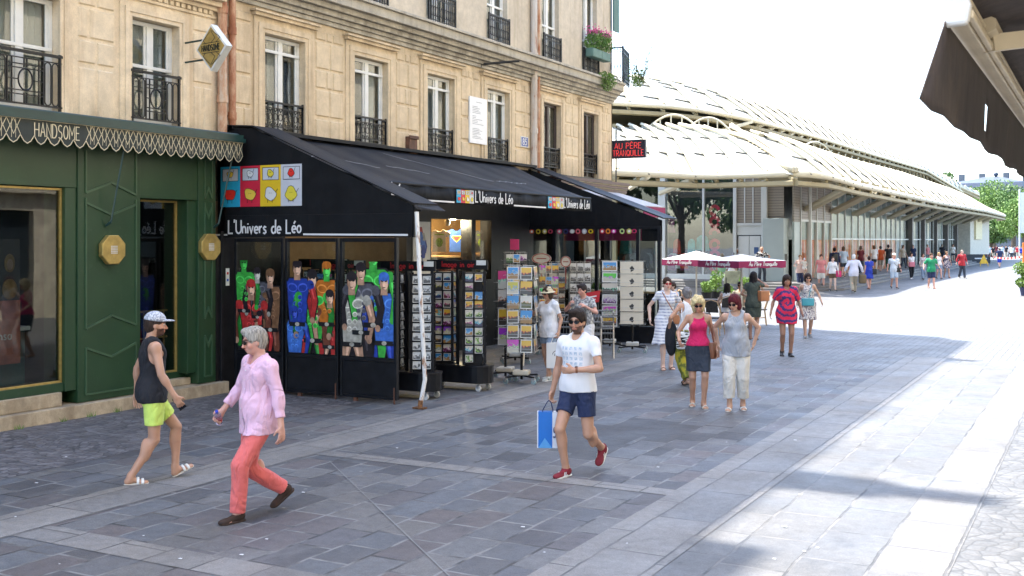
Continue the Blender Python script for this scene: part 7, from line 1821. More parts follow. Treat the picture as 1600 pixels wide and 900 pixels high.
for q in (-.028, 0, .028):
    P = [(.11+q*1.0+(.016*math.cos(a_))*(1 if q else .8)+q*.1, -.0512, tp_-.20+.034*math.sin(a_)+(0 if q else .016)) for a_ in [k*math.pi/7 for k in range(14)]]; mb.prism(P, (0, -.001-.0005*(q > 0)-.001*(q < 0), 0))
write(mb, "adidas", (.11, -.0512, tp_-.285), (1, 0, 0), (0, 0, 1), .032, .006, (0, -1, 0), .001, t=.001, center=True)
mb.build("emblem", pm("emblem_navy", (.01, .03, .12), .4), o)
mb = MB(); mb.tube([(-.10, -.05, tp_), (-.03, -.02, -.02), (0, 0, .0), (.03, -.02, -.02), (.06, -.05, tp_)], .005, 6); mb.tube([(-.10, .05, tp_), (-.03, .02, -.02), (0, 0, .004), (.03, .02, -.02), (.06, .05, tp_)], .005, 6); mb.build("handle", C_NAVY, bg_); bg_.scale = (.72, 1, .94)
# 4 --- crimson top
A = person(at_px(1091, 636), FC(-4), "curly blonde woman in crimson camisole and dark denim skirt, left of the grey top", 1.64, True, skin='tan', legs=((-.075, .10, .085), (.08, -.10, .10)), drop=.01,
           arms=((-.13, .02, -.50), (.16, .22, -.36, (.6, -1, -.3))), grip=(.4, .8), head=(0, 14, 4), hair='curly', hcol=(.70, .55, .30), glasses=True, top=(C_MAG, 0, .05, .004, dict(neck=.10, deep=.035, arm=-.012, armh=.15, name="camisole")), bottom=(C_DENIMD, 'skirt', 0, .004, dict(z=-.34, flare=.012, waist=.08)), shoes=(C_CREAMS, 'sandal'), build=.96, eyes=False)
strap_bag(A['w'](A['pel']+v3(-.25, -.03, .10)), FC(60), .26, .24, .09, C_BROWN, "dark brown shoulder bag at the blonde woman's left hip", straps=[[A['w'](A['tp'](-.14, .02, .53)), A['w'](A['tp'](-.20, .06, .3)), A['w'](A['pel']+v3(-.24, .0, .1))]])
# 5 --- grey top
A = person(at_px(1150, 640), FC(-14), "woman with dark red bob in light grey sleeveless top and off-white cropped trousers", 1.67, True, build=1.12, skin='warm', legs=((-.10, -.06, .085), (.09, .10, .085)),
           arms=((-.10, -.16, -.42, (-1, -.6, 0)), (.12, -.20, -.42, (1, -.6, 0))), head=(-22, 16, 0), hair='bob', hcol=(.09, .008, .016), glasses=True, belly=.4, top=(C_GREYT, 0, -.11, .022, dict(neck=.078, deep=.01, flare=1)), bottom=(C_LINEN, 'trousers', .87, .026), shoes=(C_CREAMS, 'sandal', M_WH), eyes=False)
# 6 --- striped dress
A = person(at_px(1042, 577), FC(4), "tall woman in blue striped shirt dress with red sunglasses and a tan crossbody bag", 1.75, True, build=1.10, skin='pale', legs=((-.08, -.02, .085), (.09, .06, .085)), arms=((-.16, .08, -.44, (-.8, -1, 0)), (.17, .02, -.45, (.8, -1, 0))), head=(2, 2, 0), hair='pony', hcol=(.05, .025, .015),
           glasses=pm("red_glasses", (.35, .01, .02), .2), top=(C_STRIPE, .26, .06, .010, dict(collar=1, neck=.066, deep=.03, name="dress_bodice")), bottom=(C_STRIPE, 'skirt', 0, .02, dict(z=-.44, flare=.13, waist=.17)), shoes=(C_BROWN, 'sandal'), eyes=False)
strap_bag(A['w'](A['pel']+v3(-.20, .14, .12)), FC(0), .24, .18, .07, C_TANL, "tan leather crossbody bag over the striped dress", straps=[[A['w'](A['tp'](.10, .05, .54)), A['w'](A['tp'](.03, .17, .38)), A['w'](A['tp'](-.08, .17, .2)), A['w'](A['pel']+v3(-.18, .15, .10))]])
# 7 --- mustard trousers
A = person(at_px(1074, 602), FC(-155), "grey haired woman with bun in white vest and mustard print trousers, seen from behind", 1.66, True, build=1.02, skin='tan', legs=((-.08, -.15, .12), (.08, .14, .085)), arms=((-.15, .12, -.40, (-1, -.6, 0)), (.14, .10, -.42)), head=(-10, 4, 0), hair='bun', hcol=(.20, .19, .19),
           top=(C_WHITE, 0, .06, .006, dict(neck=.09)), bottom=(C_MUST, 'trousers', .97, .040), shoes=(C_BLKS, 'sandal'))
q = gnd(1058, 560); q.z = .0
ct = empty("folded_coat", A['w'](A['tp'](-.26, .12, .14)), FC(0), "black coat hanging over the arm of the woman with the bun", "coat"); mb = MB(); mb.ball((0, 0, -.22), .11, .06, .30, 12, 10); mb.build("cloth", C_BLACK, ct, smooth=True)
strap_bag(A['w'](A['tp'](-.18, -.16, .05)), FC(-10), .26, .30, .09, C_ZEBRA, "black and white zebra print bag beside the black coat", straps=[[A['w'](A['tp'](-.13, -.02, .53)), A['w'](A['tp'](-.20, -.12, .3)), A['w'](A['tp'](-.18, -.16, .04))]], mats=C_WHITE, rnd_=.04)
# 8, 9 --- tie-dye and floral
A = person(at_px(1229, 557), FC(-6), "young woman in red and navy tie-dye shirt dress with black shoes", 1.72, True, skin='brown' if False else (.33, .18, .12), legs=((-.08, .02, .085), (.08, -.10, .12, (.05, 1, 0), -.3)), arms=((-.17, .02, -.48), (.18, .02, -.48)), head=(4, 4, 0), hair='fringe', hcol=(.02, .012, .012), top=(C_TIE, .40, -.22, .034, dict(neck=.072, flare=1, wide=.02, name="tie_dye_dress")), bottom=(C_TIE, 'shorts', .1, .01), shoes=(C_BLKS, 'trainer', C_BLKS))
A = person(at_px(1262, 528), FC(-8), "woman in sleeveless white floral dress and sunglasses with a turquoise bag", 1.62, True, build=1.08, skin='warm', legs=((-.08, -.16, .13, (0, 1, 0), -.4), (.08, .10, .085)), arms=((-.20, .05, -.44), (.12, .0, -.48)), hair='bob', hcol=(.03, .015, .012), glasses=True, head=(5, 4, 0), top=(C_FLOR, 0, .05, .014, dict(neck=.07)), bottom=(C_FLOR, 'skirt', 0, .02, dict(z=-.42, flare=.06, waist=.18)), shoes=(C_GRY, 'loafer'), eyes=False)
strap_bag(A['w'](A['pel']+v3(.02, .20, .16)), FC(0), .30, .19, .09, pm("turquoise_leather", (.06, .33, .40), .4), "turquoise handbag in front of the floral dress", straps=[[A['w'](A['tp'](-.11, .04, .54)), A['w'](A['tp'](-.05, .17, .38)), A['w'](A['pel']+v3(.0, .19, .16))]])
# 10 --- girl in sun hat with bag
A = person(at_px(858, 594), FC(-42), "girl in cream sun hat, white T-shirt and denim shorts browsing cards", 1.64, True, skin='tan', legs=((-.07, .10, .085), (.08, -.12, .085)), arms=((-.10, .03, -.50), (.13, .24, -.04, (.6, -.6, -1))), palm=(None, (-.4, -.8, .3)), grip=(.9, .8), head=(-6, 6, 0), hair='bob', hcol=(.05, .03, .02), glasses=True,
           hat=('sun', pm("cream_straw", (.58, .50, .33), .8)), top=(C_WHITE, .32, -.12, .016, dict(neck=.075)), bottom=(C_DENIM, 'shorts', .26, .016), shoes=(pm("grey_white_mesh", (.50, .52, .50), .7, .3, 30), 'trainer', M_WH, pm("grey_green_band", (.10, .16, .14), .6)), eyes=False)
h_ = A['w'](A['hand'][0]); q = onD(866, 543, math.hypot(h_.x, h_.y)*.985); b_ = empty("paper_bag", h_, R(28.4-6), "white paper bag with round black letter logo held by the sun hat girl", "shopping bag")
mb = MB(); mb.box(-.17, .17, -.06, .06, -.55, -.11); o = mb.build("paper_body", pm("matt_white_paper", (.70, .69, .66), .6, .03), b_, bevel=.004)
mb = MB(); mb.ribbon([(.062*math.cos(R(a_)), -.0605, -.31+.062*math.sin(R(a_))) for a_ in range(-60, 200, 20)], .009, (0, -1, 0), .001, .001); write(mb, "m", (0, -.0605, -.335), (1, 0, 0), (0, 0, 1), .09, .011, (0, -1, 0), .002, t=.001, center=True, slant=.3); mb.build("logo", C_BLKS, o)
mb = MB(); mb.tube([(-.09, -.05, -.11), (-.05, -.02, -.01), (0, 0, .0), (.05, -.02, -.01), (.09, -.05, -.11)], .006, 6); mb.build("handle", M_WH, b_)
# 11 --- woman behind the bearded man
A = person(at_px(912, 583), FC(-30), "dark haired woman in patterned grey top, hand at mouth, behind the bearded man", 1.66, True, build=1.1, skin='red', arms=((.02, .22, -.10, (-1, -.3, -1)), (.02, .24, -.06, (1, -.2, -1))), grip=(.8, .8), head=(-8, 14, 0), hair='short', hcol=(.03, .022, .02), top=(pat("grey_pattern_cotton", lambda t: t.ramp(t.noise(26, 2), [(.45, (.18, .18, .19)), (.55, (.50, .50, .48))])), .3, -.10, .02, {}), bottom=(C_WHITE, 'skirt', 0, .02, dict(z=-.5, flare=.05)), shoes=(C_BLKS, 'sandal'))
# 12 --- woman on the phone
A = person(at_px(1177, 531), FC(158), "woman in short dark green dress with long black hair, phoning, back turned", 1.68, True, skin=(.33, .18, .12), legs=((-.08, .03, .085), (.08, -.10, .11, (0, 1, 0), -.3)), arms=((-.06, .16, -.30, (-.6, -1, -.4)), (-.02, .16, .10, (1, .2, -.8))), grip=(.6, 1.0), hair='long', hcol=(.012, .009, .010), head=(-8, 4, 0), top=(C_DRKG, .26, -.10, .012, dict(neck=.07, name="dress_bodice")), bottom=(C_DRKG, 'skirt', 0, .012, dict(z=-.34, flare=.02, waist=.2)), shoes=(C_BLKS, 'sandal'))
strap_bag(A['w'](A['tp'](.26, .02, .34)), FC(40), .34, .26, .12, C_TANL, "tan leather shoulder bag of the woman on the phone", straps=[[A['w'](A['tp'](.15, -.05, .52)), A['w'](A['tp'](.24, -.06, .34))], [A['w'](A['tp'](.15, .05, .52)), A['w'](A['tp'](.26, .08, .34))]])
# 13, 14 --- guests at the cafe table
def seated(px, py, d, a, label, **k):
    p = onD(px, py, d); A = person((p.x, p.y, 0), FC(a), label, k.pop('H', 1.68), drop=.44, legs=((-.10, .42, .085), (.10, .40, .085)), **k); return A
seated(1136, 500, 30.6, 150, "cafe guest in white top with long black hair, back turned", fem=True, skin='warm', arms=((-.02, .30, -.24, (-1, 0, -1)), (.02, .30, -.24, (1, 0, -1))), hair='long', hcol=(.01, .008, .008), top=(C_WHITE, 0, -.04, .01, {}), bottom=(C_BLACK, 'trousers', 1.0, .01), shoes=(C_BLKS, 'loafer'))
seated(1157, 500, 31.8, -20, "seated cafe guest with dark hair and sunglasses facing the street", skin='tan', arms=((-.02, .30, -.24, (-1, 0, -1)), (.02, .30, -.24, (1, 0, -1))), hair='short', hcol=(.015, .012, .012), glasses=True, top=(C_KHAKI, .3, -.04, .01, {}), bottom=(C_BLACK, 'trousers', 1.0, .01), shoes=(C_BLKS, 'loafer'), eyes=False)
seated(1052, 500, 31.5, -60, "cafe guest in pale blue shirt behind the striped dress", skin='pale', arms=((-.02, .30, -.24, (-1, 0, -1)), (.02, .30, -.24, (1, 0, -1))), hair='short', hcol=(.06, .04, .03), top=(C_LBLUE, .3, -.04, .01, {}), bottom=(C_NAVY, 'trousers', 1.0, .01), shoes=(C_BLKS, 'loafer'))
# 15.. --- people in the sun beyond
WALK = ((-.08, .20, .085), (.08, -.20, .13)); WALK2 = ((-.08, -.20, .13), (.08, .20, .085)); SWING = ((-.10, -.14, -.50), (.10, .14, -.50)); SWING2 = ((-.10, .14, -.50), (.10, -.14, -.50)); PL = .345
def far(px, py, a, label, z=0.0, H=1.76, **k):
    k.setdefault('legs', WALK if px % 2 else WALK2); k.setdefault('arms', SWING2 if px % 2 else SWING); return person(at_px(px, py, z), FC(a), label, H, **k)
TR = lambda m, ln=1.0: (m, 'trousers', ln, .012)
SH = lambda m, ln=.34: (m, 'shorts', ln, .018)
TS = lambda m, s=.3, hem=-.10, lo=.012, **o: (m, s, hem, lo, o)
BK = (C_BLKS, 'trainer', M_WH)
STAND = ((-.10, 0, .085), (.10, .02, .085))
far(1190, 441, 8, "bald man in black and white printed shirt with hand on hip before the white door", PL, 1.80, legs=((-.15, 0, .085), (.14, .02, .085)), arms=((-.12, .02, -.36, (-1, -.2, 0)), (.10, .12, -.38)), skin='tan', hair=None, beard=1, top=TS(C_BWP, .34, -.12, .02), bottom=TR(C_DENIMD), shoes=BK)
far(1128, 449, 170, "person in pale green shirt and white trousers standing behind the parasols", PL*.0, 1.78, legs=STAND, top=TS(cloth("mint_cloth", (.35, .62, .38)), .4, -.14, .03), bottom=TR(C_WHITE), shoes=BK, hair='short', hcol=(.25, .2, .15), build=1.1)
far(1143, 450, 10, "woman in white sun hat and white blouse between the two parasol poles", 0, 1.62, fem=True, legs=STAND, top=TS(C_WHITE, .6, -.1, .02), bottom=SH(C_DENIM, .5), shoes=BK, hair='bob', hcol=(.2, .12, .06), hat=('sun', C_WHITE))
far(1151, 437, 20, "man in white sun hat on the steps, right of the green shirt", PL, 1.74, legs=STAND, top=TS(C_GRY, .3), bottom=TR(C_KHAKI), shoes=BK, hair='short', hat=('sun', C_WHITE))
far(1250, 452, -5, "person in pale pink top carrying a child with a striped hat", 0, 1.74, fem=True, arms=((-.02, .26, -.22, (-1, 0, -1)), (.02, .26, -.26, (1, 0, -1))), top=TS(cloth("blush_cloth", (.70, .50, .44)), .3), bottom=TR(C_NAVY), shoes=BK, hair='pony', hcol=(.3, .18, .08), skin='pale')
p = gnd(1256, 452); person((p.x+.1, p.y-.32, .72), FC(0), "small child in cream held in the arms of the person in pink", .95, legs=((-.1, .12, .2), (.1, .12, .2)), drop=.2, arms=((-.1, .2, -.2), (.1, .2, -.2)), skin='pale', hair='crop', hcol=(.3, .2, .1), top=TS(C_LINEN, .3), bottom=SH(C_LINEN, .4), shoes=BK, hat=('sun', C_STRIPE))
far(1283, 453, -3, "young man in salmon T-shirt and white shorts with backpack straps", 0, 1.76, top=TS(C_PINK), bottom=SH(C_LINEN, .42), shoes=BK, hair='short', hcol=(.06, .03, .02), skin='red')
A = far(1301, 455, 0, "woman in white top and brown shorts with a magenta bag", 0, 1.68, fem=True, top=TS(C_WHITE, .7, -.05), bottom=SH(C_BRNC, .3), shoes=BK, hair='pony', hcol=(.08, .04, .02), skin='pale')
strap_bag(A['w'](A['tp'](-.27, 0, .10)), FC(30), .34, .3, .14, cloth("magenta_cloth", (.55, .02, .14)), "magenta shoulder bag beside the brown shorts", straps=[[A['w'](A['tp'](-.12, 0, .54)), A['w'](A['tp'](-.25, 0, .1))]])
far(1259, 427, 165, "woman in brown jacket and maroon skirt looking at the orange display", PL, 1.66, fem=True, legs=STAND, top=TS(C_BRNC, .9, -.05), bottom=(C_MAR, 'skirt', 0, .02, dict(z=-.55, flare=.06)), shoes=BK, hair='bob', hcol=(.02, .015, .015))
far(1274, 428, 170, "visitor in orange shirt before the orange display", PL, 1.74, legs=STAND, top=TS(C_ORG, .5), bottom=TR(C_KHAKI), shoes=BK, hair='short')
far(1287, 426, 172, "visitor in black with bushy hair at the glass wall", PL, 1.78, legs=STAND, top=TS(C_BLACK, .9), bottom=TR(C_BLACK), shoes=BK, hair='curly', hcol=(.01, .01, .01))
A = far(1304, 438, 172, "man in dark navy with backpack on the steps, back turned", PL*.6, 1.84, legs=STAND, top=TS(C_NAVY, .9, -.1, .03), bottom=TR(C_GRY), shoes=(C_WHITE, 'trainer', M_WH), hair='short', hcol=(.01, .01, .01), build=1.1)
strap_bag(A['w'](A['tp'](0, -.2, .5)), FC(0), .3, .44, .16, C_BLKS, "black backpack on the man in navy on the steps", "backpack", name="backpack", rnd_=.05)
A = far(1334, 458, 172, "white haired man in pale lilac jacket and khaki trousers, back turned", 0, 1.80, top=(cloth("lilac_white_jacket", (.62, .63, .74)), .95, -.16, .035, {}), bottom=TR(C_KHAKI), shoes=BK, hair='short', hcol=(.7, .7, .68), build=1.2, arms=((-.2, .05, -.44), (.2, 0, -.47)))
strap_bag(A['w'](A['hand'][1])+Vector((0, 0, -.02)), FC(20), .36, .42, .18, pm("olive_bag", (.12, .09, .05), .7), "olive holdall hanging from the white haired man's hand", "holdall", name="holdall", rnd_=.06)
A = far(1358, 452, 176, "woman in royal blue dress walking away with a dark shoulder bag", 0, 1.66, fem=True, build=1.12, top=TS(C_BLUE, .3, .05, .02), bottom=(C_BLUE, 'skirt', 0, .02, dict(z=-.36, flare=.07, waist=.2)), shoes=(C_BROWN, 'sandal'), hair='short', hcol=(.03, .01, .01), skin='red')
strap_bag(A['w'](A['tp'](.22, -.08, .16)), FC(-20), .3, .28, .12, C_BLKS, "dark shoulder bag on the blue dress", straps=[[A['w'](A['tp'](-.10, -.06, .54)), A['w'](A['tp'](.2, -.16, .16))]])
far(1376, 426, 176, "man in orange T-shirt and khaki shorts going up the steps", PL*.7, 1.84, top=TS(C_ORG, .35, -.1, .02), bottom=SH(C_KHAKI, .48), shoes=BK, hair='short', hcol=(.03, .02, .02), build=1.1)
far(1388, 424, 178, "man in black T-shirt and dark green trousers beside the orange T-shirt", PL, 1.82, top=TS(C_BLACK, .3), bottom=TR(cloth("bottle_green_cloth", (.01, .06, .04))), shoes=BK, hair='short', hcol=(.01, .01, .01))
A = far(1397, 451, -2, "man in pale blue T-shirt and pale denim shorts with crossbody bag", 0, 1.80, top=TS(cloth("ice_blue_tee", (.58, .64, .72)), .35, -.1, .02), bottom=SH(C_LBLUE, .45), shoes=BK, hair='crop', hcol=(.4, .3, .2), hat=('cap', C_LINEN), build=1.1, skin='red')
strap_bag(A['w'](A['tp'](-.19, .10, .12)), FC(0), .24, .24, .08, C_BLKS, "black crossbody bag on the pale blue T-shirt", straps=[[A['w'](A['tp'](.10, .05, .54)), A['w'](A['tp'](0, .16, .3)), A['w'](A['tp'](-.18, .12, .12))]])
A = far(1424, 436, -3, "woman in white tee and black leggings carrying a pink bag", 0, 1.68, fem=True, top=TS(C_WHITE, .35, -.08, .02), bottom=TR(C_BLACK), shoes=(C_WHITE, 'trainer', M_WH), hair='bob', hcol=(.02, .01, .01))
strap_bag(A['w'](A['tp'](0.02, .18, .2)), FC(0), .36, .3, .12, cloth("pink_bag_cloth", (.62, .2, .26)), "pink bag in front of the white tee and black leggings")
far(1442, 437, 2, "woman in pale floral blouse and blue jeans right of the pink bag", 0, 1.66, fem=True, top=TS(C_FLOR, .7, -.1, .02), bottom=TR(C_DENIM), shoes=BK, hair='long', hcol=(.05, .03, .02))
far(1438, 409, 175, "person in brown top and black trousers standing in the hall entrance", PL, 1.76, legs=STAND, top=TS(C_BRNC, .5), bottom=TR(C_BLACK), shoes=BK, hair='short')
far(1455, 451, -5, "man in green T-shirt and navy shorts walking towards the camera", 0, 1.80, top=TS(C_GRN, .4, -.1, .03), bottom=SH(C_NAVY, .45), shoes=(C_BROWN, 'sandal'), hair='short', hcol=(.10, .06, .03), build=1.1, arms=((-.2, .1, -.40), (.2, .1, -.40)), skin='red')
far(1467, 436, 0, "blonde woman in white top and pale denim shorts", 0, 1.70, fem=True, top=TS(C_WHITE, 0, -.02), bottom=SH(C_DENIM, .3), shoes=BK, hair='long', hcol=(.4, .28, .12), skin='red')
far(1479, 434, 3, "woman in short floral dress walking beside the blonde woman", 0, 1.74, fem=True, top=(pat("dark_floral", lambda t: t.ramp(t.noise(14, 2), [(.42, (.03, .04, .12)), (.5, (.3, .25, .25)), (.6, (.5, .45, .42))])), 0, .05, .01, {}), bottom=(MATS["dark_floral"] if "dark_floral" in MATS else C_FLOR, 'skirt', 0, .02, dict(z=-.3, flare=.07, waist=.18)), shoes=(C_BROWN, 'sandal'), hair='pony', hcol=(.2, .12, .06), skin='tan')
far(1503, 435, 4, "man in red check shirt and dark jeans walking towards the camera", 0, 1.84, top=TS(C_RED, .8, -.14, .03), bottom=TR(C_DENIMD), shoes=BK, hair='crop', hcol=(.3, .25, .2), skin='pale', build=1.05)
far(1562, 419, 175, "man in navy shirt and blue shorts with white cap near the tape", 0, 1.84, top=TS(C_NAVY, .35), bottom=SH(C_BLUE, .5), shoes=BK, hat=('cap', C_WHITE), hair='crop', build=1.15)
fc = [(1546, 404, C_LBLUE, "standing guest in pale blue at the far terrace"), (1552, 405, C_BLACK, "guest in black at the far terrace"), (1572, 403, C_BLACK, "person in black waiting behind the tape"), (1581, 405, C_WHITE, "person in white beyond the tape"), (1590, 404, C_RED, "person in red top at the tape's far end"), (1596, 406, C_BLUE, "person in blue top at the tape's far end"), (1519, 402, C_GRY, "guest in grey left at the far terrace"), (1531, 402, C_BRNC, "guest in brown in the middle of the far terrace")]
for px, py, m, lb in fc: far(px, py, 20*(px % 3)-20, lb, 0, 1.76, top=TS(m, .4), bottom=TR(C_DENIMD if px % 2 else C_KHAKI), shoes=BK, hair='short', group="distant visitors by the far terrace")

more = [(1318, 434, C_LBLUE, SH, "visitor in pale blue shirt on the steps right of the navy backpack", 170), (1345, 428, C_MAR, TR, "visitor in maroon top near the glass, behind the blue dress", 160), (1366, 424, C_WHITE, SH, "visitor in white left of the orange T-shirt on the steps", 175), (1411, 420, C_KHAKI, TR, "visitor in khaki shirt by the first dark column", 20), (1427, 416, C_NAVY, TR, "visitor in navy by the second dark column", -20), (1449, 412, C_PINK, SH, "visitor in salmon top by the third dark column", 10), (1472, 411, C_BLACK, TR, "visitor in black near the terrace screen", 150), (1489, 409, C_LINEN, SH, "visitor in cream at the left end of the terrace screen", -10)]
for px, py, m, b, lb, a in more: far(px, py, a, lb, PL, 1.76, top=TS(m, .4), bottom=b(C_DENIMD if px % 3 else C_GRY), shoes=BK, hair=('short', 'bob', 'crop')[px % 3], hcol=[(.03, .02, .015), (.12, .07, .04), (.25, .2, .15)][px % 3], fem=bool(px % 2), group="visitors along the market hall steps")
more = [(1511, 403, C_BLUE, "guest in blue at the left end of the far terrace"), (1525, 402, C_PINK, "guest in salmon at the middle of the far terrace"), (1538, 402, C_BLACK, "guest in black behind the yellow sign"), (1566, 404, C_LBLUE, "walker in pale blue behind the white cap"), (1577, 402, C_WHITE, "walker in white beyond the tape, left of the red top"), (1586, 402, C_GRY, "walker in grey beyond the tape"), (1557, 401, C_MAR, "walker in maroon before the trees")]
for px, py, m, lb in more: far(px, py, 20*(px % 3)-20, lb, 0, 1.76, top=TS(m, .4), bottom=TR(C_DENIMD), shoes=BK, hair='short', group="distant visitors by the far terrace")
# ================================================================ cafe parasols, chairs, planters, awning overhead
M_PAR = pm("white_parasol_cloth", (.70, .67, .64), .8, .05, 2, .2, 20); M_BUR = pm("burgundy_cloth", (.27, .018, .085), .8, .1, 3, .2, 20)
def parasol(px_l, px_r, py_edge, d, py_apex, px_pole, rz, label, pole_bot):
    a, b = onD(px_l, py_edge, d), onD(px_r, py_edge, d); c = (a+b)/2; zt = onD(px_pole, py_apex, d).z; ze = onD(px_pole, py_edge, d).z; w = (b-a).length/2/1.25
    r = empty("parasol", (c.x, c.y, 0), FC(0)+rz, label, "parasol", "cafe parasols"); mb = MB(); n = 6; V = [(0, 0, zt)]
    for k in range(4):
        p0 = Vector(((-1, 1)[k in (1, 2)]*w, (-1, 1)[k > 1]*w, ze)); p1 = Vector(((-1, 1)[(k+1) % 4 in (1, 2)]*w, (-1, 1)[(k+1) % 4 > 1]*w, ze))
        for i in range(n):
            for j in range(n):
                def P(u, v): q = p0.lerp(p1, u); z = ze+(zt-ze)*(1-v)-.05*math.sin(v*math.pi)*(1-abs(2*u-1)*.5)*.6; return (q.x*v, q.y*v, z)
                mb.quad(P(i/n, j/n+.001), P(i/n, (j+1)/n), P((i+1)/n, (j+1)/n), P((i+1)/n, j/n+.001))
    o = mb.build("canopy", M_PAR, r, smooth=False); so = o.modifiers.new("t", 'SOLIDIFY'); so.thickness = .01
    mb = MB(); E_ = [(-w, -w), (w, -w), (w, w), (-w, w)]
    for k in range(4):
        (x0, y0), (x1, y1) = E_[k], E_[(k+1) % 4]; m = 10
        for i in range(m):
            f, g_ = i/m, (i+1)/m; wv = lambda q: .012*math.sin(q*19)
            mb.quad((x0+(x1-x0)*f, y0+(y1-y0)*f, ze-.19+wv(f)), (x0+(x1-x0)*g_, y0+(y1-y0)*g_, ze-.19+wv(g_)), (x0+(x1-x0)*g_, y0+(y1-y0)*g_, ze), (x0+(x1-x0)*f, y0+(y1-y0)*f, ze))
    o = mb.build("valance", M_BUR, r); so = o.modifiers.new("t", 'SOLIDIFY'); so.thickness = .008; so.offset = 0
    mb = MB()
    for k in range(4):
        (x0, y0), (x1, y1) = E_[k], E_[(k+1) % 4]; dx = Vector((x1-x0, y1-y0, 0)).normalized(); nr = Vector((dx.y, -dx.x, 0)); mid = Vector(((x0+x1)/2, (y0+y1)/2, ze-.135)); tw_ = text_width("Au Père Tranquille", .12, .9, .16)
        write(mb, "Au Père Tranquille", mid+nr*.010-dx*tw_/2, dx, (0, 0, 1), .12, .018, nr, .004, sx=.9, gap=.16, slant=.2)
    mb.build("lettering", M_LINE, o)
    mb = MB(); mb.tube([(0, 0, .05), (0, 0, zt)], .028, 8); mb.build("pole", pm("pale_pole", (.62, .60, .52), .5), r)
    mb = MB(); mb.lathe([(.30, 0), (.30, .05), (.06, .08), (.05, .25)], (0, 0, 0), 16); mb.build("base", M_BLKM, r)
    mb = MB()
    for x, y in E_: mb.tube([(0, 0, zt-.04), (x, y, ze-.01)], .012, 5)
    mb.build("rib", M_STEEL, r); return r
parasol(1040, 1136, 405, 34.5, 392, 1092, R(38), "white parasol with burgundy edge, the left and farther of the two", 470)
parasol(1099, 1218, 407, 31.0, 397, 1157, R(30), "white parasol with burgundy edge, the right and nearer of the two", 480)
M_RAT = pm("rattan", (.42, .27, .13), .55, .2, 20); M_RATD = pm("dark_woven_seat", (.05, .045, .04), .7, .5, 60)
def bistro_chair():
    r = empty("bistro_chair", (0, 0, 0), 0); mb = MB(); mb.prism([(.21*math.cos(k*math.pi/8), .21*math.sin(k*math.pi/8), .44) for k in range(16)], (0, 0, .03)); mb.build("seat", M_RATD, r, bevel=.006)
    mb = MB(); P = [(-.19, -.14, .46), (-.21, -.22, .70), (-.15, -.27, .88), (0, -.29, .93), (.15, -.27, .88), (.21, -.22, .70), (.19, -.14, .46)]; mb.tube(P, .014, 6); mb.build("back_frame", M_RAT, r)
    mb = MB(); mb.prism([(-.17, -.19, .60), (.17, -.19, .60), (.15, -.255, .85), (0, -.275, .90), (-.15, -.255, .85)], (0, -.012, 0)); mb.build("backrest", M_RATD, r)
    for x, y in ((-.17, .13), (.17, .13), (-.16, -.14), (.16, -.14)): mb = MB(); mb.tube([(x, y, .45), (x*1.25, y*1.35, 0)], .014, 6); mb.build("leg", M_RAT, r)
    mb = MB(); mb.tube([(.19*math.cos(k*math.pi/6), .16*math.sin(k*math.pi/6), .22) for k in range(12)], .009, 5, closed=True); mb.build("stretcher", M_RAT, r); return r
BC = bistro_chair(); first = True
for px, py, a, lb in ((1187, 508, -100, "empty rattan chair standing apart at the right of the terrace"), (1117, 524, 150, "rattan chair between the blonde woman and the grey top"), (1098, 516, 120, "rattan chair behind the blonde woman's shoulder"), (1137, 514, 170, "rattan chair of the guest with long black hair"), (1160, 497, -10, "rattan chair of the guest in sunglasses"), (1075, 500, 60, "rattan chair behind the grey bun"), (1050, 500, -60, "rattan chair of the guest in pale blue")):
    p = gnd(px, py); o = BC if first else copy_tree(BC); first = False; o.location = (p.x, p.y, 0); o.rotation_euler = (0, 0, FC(a)); tag(o, lb, "chair", "rattan chairs of the cafe terrace")
def cafe_table():
    r = empty("cafe_table", (0, 0, 0), 0); mb = MB(); mb.lathe([(.34, .72), (.35, .73), (.35, .75), (.34, .755)], (0, 0, 0), 24); mb.build("table_top", pm("dark_table_top", (.05, .035, .03), .4), r)
    mb = MB(); mb.tube([(0, 0, .03), (0, 0, .72)], .025, 8); mb.build("column", M_BLKM, r); mb = MB(); mb.lathe([(.22, 0), (.21, .02), (.04, .05)], (0, 0, 0), 16); mb.build("foot", M_BLKM, r); return r
CT = cafe_table(); first = True
for px, py, lb in ((1140, 505, "small round cafe table between the two seated guests"), (1108, 508, "small round cafe table left of the long haired guest"), (1066, 503, "small round cafe table behind the striped dress")):
    p = gnd(px, py); o = CT if first else copy_tree(CT); first = False; o.location = (p.x, p.y, 0); tag(o, lb, "table", "round tables of the cafe terrace")
def bush(loc, rx, h, label, mat, pot, n=900, size=.05, pw=.22, ph=.35, group=None):
    r = empty("potted_plant", loc, 0, label, "plant", group); rnd = random.Random(int(loc[0]*91)); mb = MB(); mb.lathe([(pw*.75, 0), (pw, ph), (pw*1.06, ph), (pw*1.06, ph-.03)], (0, 0, 0), 16); mb.build("pot", pot, r)
    mb = MB(); cen = [((rnd.uniform(-.4, .4)*rx, rnd.uniform(-.4, .4)*rx, ph+h*f), rx*rnd.uniform(.55, .8)) for f in (.2, .4, .6, .8) for _ in range(2)]; leaf_cloud(mb, cen, n, size, rnd); mb.build("foliage", mat, r)
    mb = MB()
    for k in range(5): mb.tube([(0, 0, ph*.8), (rnd.uniform(-.3, .3)*rx, rnd.uniform(-.3, .3)*rx, ph+h*.7)], .01, 4)
    mb.build("stem", BARK, r); return r
PLM = leaf_mat("terrace_plant_leaves", (.10, .20, .03), (.20, .32, .05))
